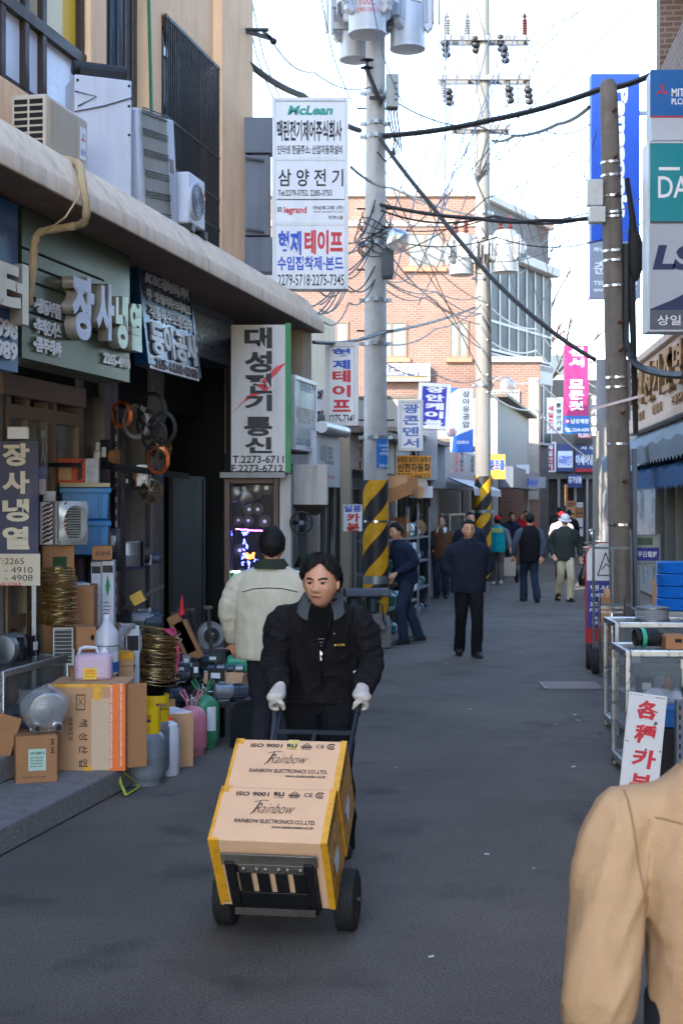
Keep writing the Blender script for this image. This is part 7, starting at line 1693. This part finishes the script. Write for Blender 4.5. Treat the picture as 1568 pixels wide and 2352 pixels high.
b = MB(); b.bar(W(262, 1072, 11.1), W(432, 1094, 12.4), .02, .05); tag(b.build('slotted_beam', BLACK), 'dark slotted steel beam spanning the rack and the dark opening', 'beam')
fanthing('black ring fan with three spokes on the white pillar of the fan shop', W(692, 1201, 13.0), .098, .1, 4)
# ---- fan shop window under the big white sign
Yw = 12.98; kx = Yw/F
fw = thing('shop_window', 'brown framed shop window full of fans and coloured lights under the white vertical sign', 'window', (XU(515, Yw), Yw, .53), 0)
w, h = (640-515)*kx, hz(1098, Yw)-.53
b = MB()
for q in ((0, .05, 0, h), (w-.05, w, 0, h), (.05, w-.05, h-.05, h), (.05, w-.05, 0, .06)): b.bb(q[0], q[1], 0, .08, q[2], q[3])
b.build('frame', mat('window_brown_wood', (70, 44, 28), .5, 0, .15), fw, bevel=.004)
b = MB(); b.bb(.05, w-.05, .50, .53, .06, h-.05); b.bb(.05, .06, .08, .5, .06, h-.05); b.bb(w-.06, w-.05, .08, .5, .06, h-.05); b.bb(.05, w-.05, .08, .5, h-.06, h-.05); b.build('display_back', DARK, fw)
b = MB(); b.bb(.05, w-.05, .03, .036, .06, h-.05); b.build('pane', mat('thin_glass', (120, 130, 135), .05, 0, 0, alpha=.05, spec=.15), fw)
b = MB(); b.bb(-.03, w+.06, -.1, .08, h+.001, h+.05); b.build('ledge', PIER, fw)
def compfan(label, x, z, r):
    t = thing('computer_fan', label, 'fan', fw.location+V((x, .16, z)), 0, 'cooling fans hung in the fan window')
    b = MB(); b.lathe([(r, -.02), (r*1.08, -.02), (r*1.08, .02), (r, .02)], 24, 0, (0, 0, 0), 'Y'); b.build('ring', BLACK, t)
    for i in range(5): b = MB(); a = i*1.257; b.bar((r*.3*cos(a), 0, r*.3*sin(a)), (r*.95*cos(a), 0, r*.95*sin(a)), r*.35, .004); b.build('blade', mat('dark_blade', (46, 46, 50), .4), t)
    b = MB(); b.lathe([(.005, -.022), (r*.34, -.02), (r*.36, .01)], 18, 0, (0, 0, 0), 'Y'); b.build('hub', SW, t)
fx = lambda u, v: ((u-515)*kx, hz(v, Yw)-.53)
for i, (u, v, r) in enumerate(((610, 1120, .06), (590, 1170, .045), (570, 1170, .045), (545, 1195, .035), (568, 1196, .04), (606, 1198, .05), (548, 1265, .05), (552, 1320, .045), (590, 1330, .05), (555, 1380, .055), (620, 1260, .05))):
    x_, z_ = fx(u, v); compfan('small cooling fan with pale hub, spot %s of the fan window' % ('top right', 'upper middle', 'upper centre', 'second row left', 'second row middle', 'second row right', 'middle left', 'lower left', 'lower middle', 'bottom left', 'right by the lights')[i], x_, z_, r)
x_, z_ = fx(555, 1130)
for i, q in enumerate(((535, 1125), (560, 1135), (580, 1118))):
    b = MB(); b.ball((0, 0, 0), (.11, .05, .12), n=10); m_ = b.mesh('plastic_pack', [], 80)
    for v in m_.vertices: v.co *= 1+.35*noise.noise(v.co*12+V((i, 0, 0)))
    o = put(m_, 'plastic_pack', mat('dark_wrap', (70, 72, 76), .12, 0, .5, 14, .7, 30, spec=.9)); a_ = fx(*q); o.location = fw.location+V((a_[0], .2, a_[1])); tag(o, ('crumpled clear plastic pack left in the top of the fan window', 'crumpled clear plastic pack in the middle top of the fan window', 'crumpled clear plastic pack right in the top of the fan window')[i], 'pack')
def led(label, pts, c, seed, r=.006, e=6.):
    b = MB(); rdm = random.Random(seed)
    for (u, v) in pts: a_ = fx(u, v); b.ball((a_[0], .09, a_[1]), r, n=5)
    o = b.build('light_string', mat('led_%d' % seed, c, .4, 0, 0, em=c, emc=e), loc=fw.location); tag(o, label, 'light string')
rdm = random.Random(4)
led('row of violet pinpoint lights across the fan window', [(541+i*1.9, 1216+i*.12+rdm.uniform(-1, 1)) for i in range(36)], (196, 80, 236), 1, .0045, 5)
led('blue pinpoint lights strung like a figure in the fan window', [(527+rdm.uniform(-4, 4), 1226+rdm.uniform(-5, 5)) for _ in range(7)]+[(560+rdm.uniform(-6, 8), 1226+rdm.uniform(-5, 6)) for _ in range(10)]+[(562+rdm.uniform(-5, 5), 1240+i*2.2) for i in range(12)]+[(563+rdm.uniform(-9, 9), 1285+rdm.uniform(-14, 38)) for _ in range(34)]+[(590+rdm.uniform(-8, 6), 1300+rdm.uniform(-14, 10)) for _ in range(14)], (60, 70, 255), 2, .0055, 7)
led('cluster of orange pinpoint lights in the fan window', [(574+rdm.uniform(-9, 9), 1278+rdm.uniform(-7, 7)) for _ in range(30)], (255, 120, 40), 3, .005, 4)
led('row of white pinpoint lights low in the fan window', [(526+i*3.2, 1314) for i in range(8)], (220, 236, 255), 4, .006, 6)
led('few green pinpoint lights low in the fan window', [(535+rdm.uniform(-4, 12), 1322+rdm.uniform(-6, 6)) for _ in range(14)], (30, 240, 90), 5, .006, 5)
wp = thing('pillar', 'white painted pillar between the fan window and the next shop', 'pillar', (XU(642, 13.0), 13.0, 0), 0)
b = MB(); b.bb(0, 26*kx, 0, .5, 0, hz(1088, 13)); b.build('shaft', WHW, wp, bevel=.006)
b = MB(); b.bb(XU(520, 13.6), XU(668, 13.6), 13.55, 13.7, 0, 3.4); tag(b.build('shop_wall', DARKW), 'rear wall coloured dark for shade behind the fan window', 'wall')
# white metal canopy box next to it
t = thing('canopy_box', 'dirty white sheet metal box canopy beside the white pillar', 'canopy', (XU(672, 13.6), 13.6, hz(1160, 13.6)), LROT*.0)
b = MB(); kq = 13.6/F; b.bb(0, 80*kq, 0, .9, 0, (1160-1062)*kq*.95); b.build('box', WHW, t, bevel=.01)
b = MB(); b.poly([(-.0, -.01, 0), (80*kq, -.01, 0), (80*kq*.7, .4, -.1), (0.05, .4, -.1)]); b.build('underside', RUST, t)
# ---- goods and clutter in front of the low shops
cl = random.Random(9)
clm = (CARD, CARD2, GALV, BLACK, mat('blue_plastic_tub', (34, 96, 160), .4, 0, .08), SW, RUSTY, mat('green_plastic', (40, 110, 80), .4), mat('teal_box', (60, 130, 140), .5))
cln = ('tan carton', 'brown carton', 'galvanised part', 'black casting', 'blue plastic tub', 'white box', 'rusty machine part', 'green plastic part', 'teal box')
def stall(label, Y0, o, w, rows, seed, group):
    base = V((-3.39-o+.217*Y0, Y0, 0)); t = thing('stall_shelf', label, 'shelf', base, LROT)
    b = MB()
    for x in (0, w):
        for y in (0, .4): b.bb(x-.015, x+.015, y-.015, y+.015, 0, rows[-1]+.5)
    for z in rows: b.bb(-.014, w+.014, .0, .4, z-.025, z)
    b.build('frame', GALV, t)
    r = random.Random(seed); n = 0
    for z in [0]+list(rows):
        x = .05
        while x < w-.1:
            sx = r.uniform(.12, .30); sz = r.uniform(.08, .32 if z else .2); i = r.randrange(9); k = r.randrange(3)
            b = MB()
            if k == 0: b.bb(0, sx, .02, .34, .001, sz); b.bb(sx*.2, sx*.7, .017, .0195, sz*.3, sz*.7, 1)
            elif k == 1: b.lathe([(sx*.3, 0.001), (sx*.45, .02), (sx*.45, sz*.6), (sx*.25, sz*.8), (sx*.2, sz)], 14, 0, (sx/2, .18, 0))
            else: b.lathe([(sz*.2, .0), (sz*.45, .02), (sz*.45, sx*.7), (sz*.15, sx*.8), (sz*.12, sx)], 14, 0, (0, .15, sz*.46), 'X')
            o_ = b.build('goods', [clm[i], SW], bevel=.004); o_.location = base+LDIR*x+V((0, 0, z)); o_.rotation_euler.z = LROT+r.uniform(-.2, .2)
            tag(o_, '%s on the %s' % (cln[i], group[1]), 'goods', group[0]); x += sx+r.uniform(.01, .08); n += 1
stall('galvanised shelf of parts in front of the white low shop', 15.6, .55, 2.1, (.45, .95), 1, ('parts on the first low shelf', 'shelf in front of the white low shop'))
stall('galvanised shelf of parts right behind the striped transformer pole', 19.3, .22, 2.8, (.4, .9, 1.35), 2, ('parts on the shelf behind the pole', 'shelf behind the transformer pole'))
stall('galvanised shelf of parts under the grey signboards', 22.8, .5, 2.2, (.45, .9, 1.3), 3, ('parts on the shelf under the signboards', 'shelf under the grey signboards'))
for i, (u, v, Y) in enumerate(((905, 1108, 19.5), (930, 1115, 20), (952, 1110, 21), (945, 1126, 20.5), (915, 1132, 19.4), (966, 1130, 21.5))):
    b = MB(); b.box((0, 0, .09), (.34, .3, .17), 0, Matrix.Rotation(cl.uniform(-.4, .4), 3, 'Y')); tag(b.build('carton', (CARD, CARD2, SW)[i % 3], loc=W(u, v+14, Y)), ('tan carton piled leftmost over the parts shelf', 'brown carton piled over the parts shelf by the orange board', 'white carton sticking out under the orange board', 'tan carton second in the pile under the orange board', 'brown carton low behind the striped pole', 'white carton by the grey boxed sign')[i], 'carton', 'cartons stuffed under the low roof')
case('aluminium and glass display counter under the striped awning', (XU(1034, 29.8)+1.1*sin(LT), 29.8+1.1, .3), LROT, 2.4, .4, 1.35, (.4, .7))
t = thing('gas_stove', 'old grey burner apparatus tied to the foot of the striped transformer pole', 'burner', W(838, 1400, 17.9)+V((0, 0, -.24)), .1)
b = MB(); b.bb(-.26, .30, -.1, .16, .40, .50); b.build('tray', GREYP, t, bevel=.02); b = MB(); b.lathe([(.05, .2), (.09, .22), (.09, .38), (.06, .40)], 18, 0, (-.14, 0, 0)); b.lathe([(.05, .2), (.08, .22), (.08, .38), (.06, .40)], 18, 0, (.1, 0, 0)); b.tube([(.12, -.1, .36), (.2, -.12, .3), (.22, -.12, .1), (.25, -.1, .05)], .012, 8); b.build('burner', mat('dark_teal_iron', (58, 70, 72), .5, .4, .2), t)
b = MB(); b.bb(-.24, .26, -.05, .15, -.02, .19); b.build('base', KERBM, t, bevel=.02)
# ================================================================ RIGHT SIDE
def rcase(label, uL, vtop, Y, w, d, h, z0=0.): return case(label, (XU(uL, Y)+w/2, Y, z0), -.02, w, d, h, (.35, .62), group='glass cases on the right')
k9 = 11.5/F
ca = rcase('aluminium glass case with a cable drum on top behind the front case', 1416, 1444, 11.4, 1.3, .55, .90)
cb_ = rcase('front aluminium glass case with fuse panels inside behind the leaning red lettered board', 1441, 1490, 9.6, 1.2, .55, .86)
b = MB()
for x in (-.22, .06): b.bb(x-.02, x+.02, -.012, .0, .1, .80)
b.bb(-.25, .6, -.013, -.0, .74, .80); b.build('mullion', STEEL, cb_)
sp = [(x, .12, .542, .10, .18, .12) for x in (-.45, -.3, -.15, 0, .15, .3)]+[(x, .15, .31, .12, .18, .12) for x in (-.4, -.2, .0, .2)]
filler('black breaker or boxed part inside the front right glass case', cb_.location, -.02, sp, 'parts inside the front right case', mats=(BLACK, CARD2, BLACK, SW))
sp = [(x, .12, .565, .12, .2, .12) for x in (-.5, -.3, -.1, .1, .3)]+[(x, .15, .322, .12, .2, .14) for x in (-.5, -.25, .0, .25)]
filler('wrapped part inside the right glass case behind the front one', ca.location, -.02, sp, 'parts inside the rear right case', mats=(SW, GALV, CARD2))
for x in (-.36, -.12, .12, .36):
    pass
p = cb_.location
def spool(label, loc, r, h, m, rot=(0, 0, 0), flange=None):
    t = thing('cable_drum', label, 'cable drum', loc); t.rotation_euler = rot
    b = MB(); pr = [(r*.5, 0)]
    n = max(4, int(h/.014))
    for i in range(n): z = h*i/n; pr += [(r*.95, z), (r, z+h/n*.5)]
    pr += [(r*.95, h), (r*.5, h)]
    b.lathe(pr, 32); b.build('windings', m, t)
    if flange: b = MB(); b.lathe([(r*1.03, -.012), (r*1.03, -.001)], 32); b.lathe([(r*1.03, h+.001), (r*1.03, h+.012)], 32); b.build('flange', flange, t)
    return t
spool('grey cable coil with a yellow label on the right hand case', (XU(1512, 11.3), 11.55, .915), .135, .085, mat('grey_cable', (150, 154, 158), .4, .2, .1), flange=GALV)
b = MB(); 
for i in range(26): r_ = .055+.012*(i % 5); b.tube([((i//5)*.02-.05+.006*sin(i), r_*cos(a), r_*sin(a)) for a in [2*pi*k/18 for k in range(18)]], .0065, 5, closed=True)
o = b.build('cable_coil', RUBBER); o.location = (XU(1498, 9.7), 9.8, .865+.062); o.scale = (1.7, 1, .55); tag(o, 'black cable coil tied with green tape on the front right case', 'cable coil')
b = MB(); b.tube([(-.03, .115*cos(a), .115*sin(a)) for a in [2*pi*k/18 for k in range(18)]], .009, 5, closed=True); t_ = b.build('tie', mat('green_tie', (60, 170, 140), .5), o)
t, w, h = crate('brown carton with a dark slot on the front right case', 1528, 1462, 1580, .862, 9.62, .25, CARD2, 0); b = MB(); b.bb(-w*.1, w*.2, -.002, 0, h*.55, h*.8); b.build('slot', DARK, t)
BLU = mat('bright_blue_cable', (20, 112, 200), .4, 0, .12)
for i in range(4): spool(('lowest blue cable coil in the stack on the right', 'second blue cable coil from the bottom of the right stack', 'third blue cable coil of the right stack', 'topmost blue cable coil of the right stack')[i], (XU(1556, 12.3), 12.4, .93+.105*i), .17-.006*(i % 2), .098, BLU)
t = thing('stand', 'low grey table carrying the blue cable coils', 'table', (XU(1560, 12.3), 12.4, 0)); b = MB(); b.bb(-.35, .5, -.2, .3, .88, .925); b.build('top', GALV, t)
for x in (-.32, .45): b = MB(); b.bb(x-.02, x+.02, -.1, .1, 0, .879); b.build('leg', GALV, t)
t, w, h = crate('open carton leaning behind the blue cable coils', 1520, 1330, 1565, .93, 12.75, .2, CARD, .3)
# the red lettered board
s = thing('sign_board', 'weathered white board with red brushed characters leaning on the right crates', 'sign', V(((1467-CU)*8.55/F, 8.62, 0)), -.03); s.rotation_euler.x = radians(-12); s.rotation_euler.y = radians(8)
BRD = mat('weathered_board_white', (206, 204, 202), .6, 0, .05, 6, stain=.0)
n, L, b_ = nodes(BRD); nz = n.new('ShaderNodeTexNoise'); nz.inputs['Scale'].default_value = 24; nz.inputs['Detail'].default_value = 5; tc = n.new('ShaderNodeTexCoord'); L(tc.outputs['Object'], nz.inputs['Vector'])
r = n.new('ShaderNodeMapRange'); r.inputs[1].default_value = .66; r.inputs[2].default_value = .70; L(nz.outputs[0], r.inputs[0]); mx = n.new('ShaderNodeMix'); mx.data_type = 'RGBA'; L(r.outputs[0], mx.inputs[0]); mx.inputs[6].default_value = srgb((208, 206, 206))+[1]; mx.inputs[7].default_value = srgb((72, 60, 54))+[1]; L(mx.outputs[2], b_.inputs['Base Color'])
b = MB(); b.bb(-.117, .117, 0, .025, 0, .70); b.build('panel', BRD, s, bevel=.004)
BRUSH = mat('brushed_red', (196, 34, 48), .6, 0, .15, 20)
for i, c in enumerate('各種카본'): text(s, c, -.065, .065+.012*(i == 2), .545-.148*i, .66-.148*i, -.0015, BRUSH, bold=.035, shear=.08)
b = MB()
for x in [-.1+.02*i for i in range(4)]+[.05+.012*i for i in range(5)]: b.ball((x, 0, .685), .004, n=5)
b.build('nail', RUSTY, s)
# crates behind it
BK = mat('blue_mesh_crate', (24, 100, 170), .5, 0, .1)
t = thing('plastic_crate', 'blue slatted plastic crate under the front right case', 'crate', (XU(1548, 9.2), 9.25, .40)); b = MB(); b.bb(-.12, .2, 0, .3, 0, .12); b.build('box', BK, t); b = MB()
for i in range(12): b.bb(-.11+.024*i, -.098+.024*i, -.006, -.001, .02, .105)
b.bb(-.125, .205, -.012, .302, .105, .125); b.build('rim', BK, t)
t = thing('plastic_crate', 'black plastic crate under the blue slatted crate', 'crate', (XU(1550, 9.2), 9.22, .0)); b = MB(); b.bb(-.13, .25, 0, .35, 0, .39); b.build('box', mat('dark_crate', (20, 19, 20), .6), t, bevel=.01); b = MB(); b.bb(-.135, .255, -.01, .352, .33, .385); b.build('rim', BLACK, t)
b = MB()
for q in range(3):
    b.ball((.16*q, 0, .04), (.11, .09, .06), n=9)
m_ = b.mesh('plastic_wrap', [], 80)
for v in m_.vertices: v.co *= 1+.4*noise.noise(v.co*13)
o = put(m_, 'plastic_wrap', WRAP); o.location = (XU(1520, 9.3), 9.4, .53); tag(o, 'crumpled clear plastic sheeting on the blue slatted crate', 'plastic')
b = MB(); b.bb(-.02, .02, 0, .06, 0, .62); p_ = thing('steel_post', 'slotted grey steel post at the lower right edge', 'post', (XU(1560, 8.9), 8.9, 0)); b.build('shaft', GREYP, p_); b = MB()
for i in range(9): b.bb(-.006, .006, -.003, -.0005, .08+.06*i, .11+.06*i)
b.build('slot', DARK, p_)
# blue rounded standing sign, hand trucks, cartons at the old pole
Ys = 18.4; ks = Ys/F
t = thing('standing_sign', 'blue and white rounded standing sign with a red rim beside the old concrete pole', 'sign', (XU(1384, Ys), Ys, 0), -.1)
b = MB(); out = [(-.225, .05), (.225, .05), (.225, 1.17)]+[(.225*cos(a), 1.17+.225*sin(a)*.85) for a in [pi*i/14 for i in range(1, 14)]]+[(-.225, 1.17)]
b.prism(out, 0, .06); b.build('rim', mat('red_rim', (176, 24, 44), .4, 0, .06), t)
inn = [(x*.92, .08+(z-.05)*.965) for x, z in out]; SBD = mat('stand_blue', (36, 48, 140), .4, 0, .05)
b = MB(); b.prism([(-.205, .26), (.205, .26), (.205, .86), (-.205, .86)], -.004, -.0005); b.build('blue_panel', SBD, t)
b = MB(); b.prism([(-.205, .862), (.205, .862)]+[(x, z) for x, z in inn if z > .87], -.004, -.0005); b.build('white_panel', SW, t)
for c, z, x0, x1 in (('덴서이', .735, -.16, .19), ('DENSEI', .655, -.15, .18), ('파워', .52, -.17, .12), ('POWER', .46, -.17, .1), ('노이즈', .36, -.14, .1), ('NOISE', .30, -.14, .08)): text(t, c, x0, x1, z, z+(.07 if ord(c[0]) > 255 else .045), -.005, SW, bold=.02)
b = MB()
P = [(-.07, .93), (.03, 1.22), (.13, .93)]
for i in range(3): p_, q_ = P[i], P[(i+1) % 3]; b.bar((p_[0], -.007, p_[1]), (q_[0], -.007, q_[1]), .004, .014)
b.bar((-.02, -.007, 1.0), (.04, -.007, 1.08), .004, .012); b.bar((.04, -.007, 1.08), (.09, -.007, 1.02), .004, .012); b.build('emblem', INK, t)
def htruck(label, loc, rot, m, h=1.25, w=.42):
    t = thing('hand_truck', label, 'hand truck', loc, rot, 'parked hand trucks at the old pole'); b = MB(); tl_ = .16
    for s_ in (-1, 1): b.tube([(w/2*s_, 0, .03), (w/2*s_, tl_*h, h), (w/2*s_*.95, tl_*h+.06, h+.1)], .015, 8)
    for z in (.30, .72, h*.93): b.bar((-w/2, tl_*z, z), (w/2, tl_*z, z), .02, .025)
    for x in (-.0,): b.bar((x, tl_*.3, .3), (x, tl_*h*.93, h*.93), .015, .015)
    b.bb(-w/2-.01, w/2+.01, -.22, .01, .02, .032); b.build('frame', m, t)
    for s_ in (-1, 1):
        wq = bpy.data.objects.new('wheel', None); COL.objects.link(wq); wq.parent = t; wq.location = ((w/2+.05)*s_, .12, .145)
        b = MB(); b.lathe([(.08, -.035), (.13, -.035), (.145, -.02), (.145, .02), (.13, .035), (.08, .035)], 28, 0, (0, 0, 0), 'X'); b.build('tyre', RUBBER, wq); b = MB(); b.lathe([(.02, -.03), (.08, -.02), (.08, .02), (.02, .03)], 18, 0, (0, 0, 0), 'X'); b.build('rim', SRD, wq)
    return t
htruck('grey steel hand truck standing upright in front of the old pole', (XU(1407, 15.9), 15.9, 0), -.15, mat('truck_grey_green', (92, 104, 106), .5, .3, .1), 1.45)
htruck('small chrome hand truck in front of the taller grey one', (XU(1412, 15.3), 15.45, 0), -.1, CHROME, .72, .26)
for i, (v0, v1, u0, u1) in enumerate(((1355, 1372, 1388, 1400), (1372, 1398, 1380, 1402), (1398, 1436, 1378, 1402), (1436, 1486, 1376, 1402))):
    crate(('topmost small carton in the stack at the old pole', 'second carton from the top of the stack at the old pole', 'third carton from the top of the stack at the old pole', 'lowest carton of the stack at the old pole')[i], u0, v0, u1, hz(v1, 16.15) if i < 3 else .035, 16.15, .22, (CARD, CARD2)[i % 2], -.1, h=None if i < 3 else hz(1436, 16.15)-.037)
s = Sign('wall_sign', 'blue and white sign with Chinese characters on a grey stand by the glazed front', 'sign', PF(16.9), 1457, 1228, 1516, 1302, d=.2, panel=mat('pale_sign_board', (150, 156, 158), .5, 0, .05), frame=GALV, fw=.02)
s.band(1460, 1258, 1513, 1288, SBD); s.txt('平日電氣', 1463, 1266, 1508, 1280, SW, y=-.001); s.band(1462, 1235, 1498, 1252, mat('green_grid', (60, 90, 70), .5, 0, .6, 40), 'grid'); s.txt('02-2267-4147', 1464, 1291, 1508, 1297, INK)
b = MB(); 
for x in (.05, s.w-.05): b.bb(x-.02, x+.02, .05, .1, -s.o.z, .0)
b.build('leg', GALV, s.t)
# carts and cycles farther on
tk = thing('hand_truck', 'small loaded cart pulled by the man in the turquoise vest', 'hand truck', G(1170, 1340)+V((0, .2, 0)), .1)
b = MB(); b.bb(-.15, .15, -.1, .0, .15, .6); b.build('sack', mat('canvas_sack', (180, 170, 150), .8, 0, .1), tk, bevel=.03); b = MB(); b.tube([(-.15, .02, .1), (-.15, -.05, .9)], .015, 6); b.tube([(.15, .02, .1), (.15, -.05, .9)], .015, 6); b.bar((-.15, -.05, .85), (.15, -.05, .85), .02, .02); b.build('frame', PNT, tk)
for s_ in (-1, 1): b = MB(); b.lathe([(.05, -.03), (.15, -.025), (.16, 0), (.15, .025), (.05, .03)], 24, 0, (.2*s_, .05, .16), 'X'); b.build('wheel', RUBBER, tk)
def cycle(label, loc, rot, c):
    t = thing('motorcycle', label, 'motorcycle', loc, rot, 'delivery motorcycles parked on the right')
    for y in (-.6, .62): b = MB(); b.tube([(0, y+.26*cos(a), .29+.26*sin(a)) for a in [2*pi*i/24 for i in range(24)]], .05, 8, closed=True); b.lathe([(.05, -.05), (.05, .05)], 12, 0, (0, y, .29), 'X'); b.build('wheel', RUBBER, t)
    b = MB(); b.tube([(0, -.45, .62), (0, -.1, .58), (0, .3, .66)], [.06, .10, .08], 10); b.bb(-.12, .12, -.25, .2, .28, .52); b.build('body', c, t, bevel=.02)
    b = MB(); b.bb(-.12, .12, .05, .75, .72, .80); b.build('seat', RUBBER, t, bevel=.03)
    b = MB(); b.tube([(0, -.6, .3), (0, -.45, .95)], .03, 8); b.tube([(-.34, -.32, 1.02), (0, -.45, .98), (.34, -.32, 1.02)], .016, 8); b.bar((-.2, .5, .85), (.2, .8, .85), .03, .03); b.build('handlebar', CHROME, t)
    b = MB(); b.ball((0, -.56, .84), .09); b.build('headlight', CHROME, t)
    for s_ in (-1, 1): b = MB(); b.ball((.34*s_, -.3, 1.18), (.06, .015, .04)); b.cyl((.3*s_, -.33, 1.02), (.34*s_, -.3, 1.16), .006, n=6); b.build('mirror', CHROME, t)
for i, (u, Y, c) in enumerate(((1378, 33, (90, 150, 160)), (1386, 30, (40, 44, 48)), (1374, 37, (60, 110, 160)))): cycle(('pale teal motorcycle parked farthest but one on the right', 'black motorcycle parked nearest behind the old pole', 'blue motorcycle parked farthest on the right')[i], (XU(u, Y), Y, 0), .25, mat('cycle_paint_%d' % i, c, .25, .2))
for i, (u0, u1, v0, v1, m) in enumerate(((1306, 1322, 1196, 1238, CARD), (1322, 1338, 1190, 1232, SW), (1304, 1320, 1164, 1195, CARD), (1321, 1340, 1166, 1190, CARD2), (1303, 1322, 1150, 1163, CARD2), (1324, 1338, 1154, 1165, SW))):
    Y = 50; s_ = Y/F; b = MB(); w_ = (u1-u0)*s_; h_ = (v1-v0)*s_; b.bb(0, w_, 0, .5, 0, h_); b.bb(w_*.1, w_*.9, -.006, -.001, h_*.42, h_*.52, 1); z_ = max(0, CH-(v1-HV)*s_)
    tag(b.build('carton', [m, INK], loc=(XU(u0, Y), Y, z_)), ('tan carton low left in the pile by the corner building', 'white carton low right in the pile by the corner building', 'tan carton middle left in the far pile', 'brown carton middle right in the far pile', 'brown carton top left of the far pile', 'white carton top right of the far pile')[i], 'carton', 'cartons piled by the corner building')
# ---- manhole cover and litter
c = G(1309, 1576); n = 24
mh = thing('manhole_cover', 'rectangular chequered steel manhole cover with round corners in the lane', 'manhole cover', (c.x, c.y, .004), -.03)
b = MB(); sx, sy = .29, .30
out = []
for cx_, cy_, a0 in ((sx-.06, sy-.06, 0), (-sx+.06, sy-.06, 90), (-sx+.06, -sy+.06, 180), (sx-.06, -sy+.06, 270)):
    for i in range(6): a = radians(a0+18*i); out.append((cx_+.06*cos(a), cy_+.06*sin(a)))
top = [b.v((x, y, .008)) for x, y in out]; bot = [b.v((x*1.01, y*1.01, 0)) for x, y in out]; b.f(top)
for i in range(len(out)): b.f([bot[i], bot[(i+1) % 24], top[(i+1) % 24], top[i]])
mm = mat('worn_cast_iron', (84, 80, 80), .5, .1, .15, 9, stain=.3); b.build('rim', mm, mh)
b = MB()
for i in range(20):
    for j in range(20): b.box((-.245+.0258*i, -.25+.0262*j, .0105), (.022, .010, .005), 0, Matrix.Rotation(.7 if (i+j) % 2 else -.7, 3, 'Z'))
b.build('chequer', mat('dark_cast_iron', (136, 128, 126), .5, 0., .2, 12), mh)
b = MB(); lr = random.Random(3)
for i in range(70):
    x, y = lr.uniform(-1.5, 2.6), lr.uniform(3.6, 24); s_ = lr.uniform(.006, .022); a = lr.uniform(0, 6.3)
    if -.6 < x < .3 and 5.6 < y < 8: continue
    b.poly([(x+s_*cos(a+k*1.57)*(1+.5*(k % 2)), y+s_*sin(a+k*1.57)*(1+.5*(k % 2)), .004+.004*lr.random()) for k in range(4)], lr.choice((0, 0, 1)))
tag(b.build('litter', [mat('paper_scrap', (186, 190, 196), .8), mat('dark_scrap', (34, 32, 32), .9)], smooth=0), 'scraps of paper and dark flecks scattered on the asphalt', 'litter', kind='stuff')
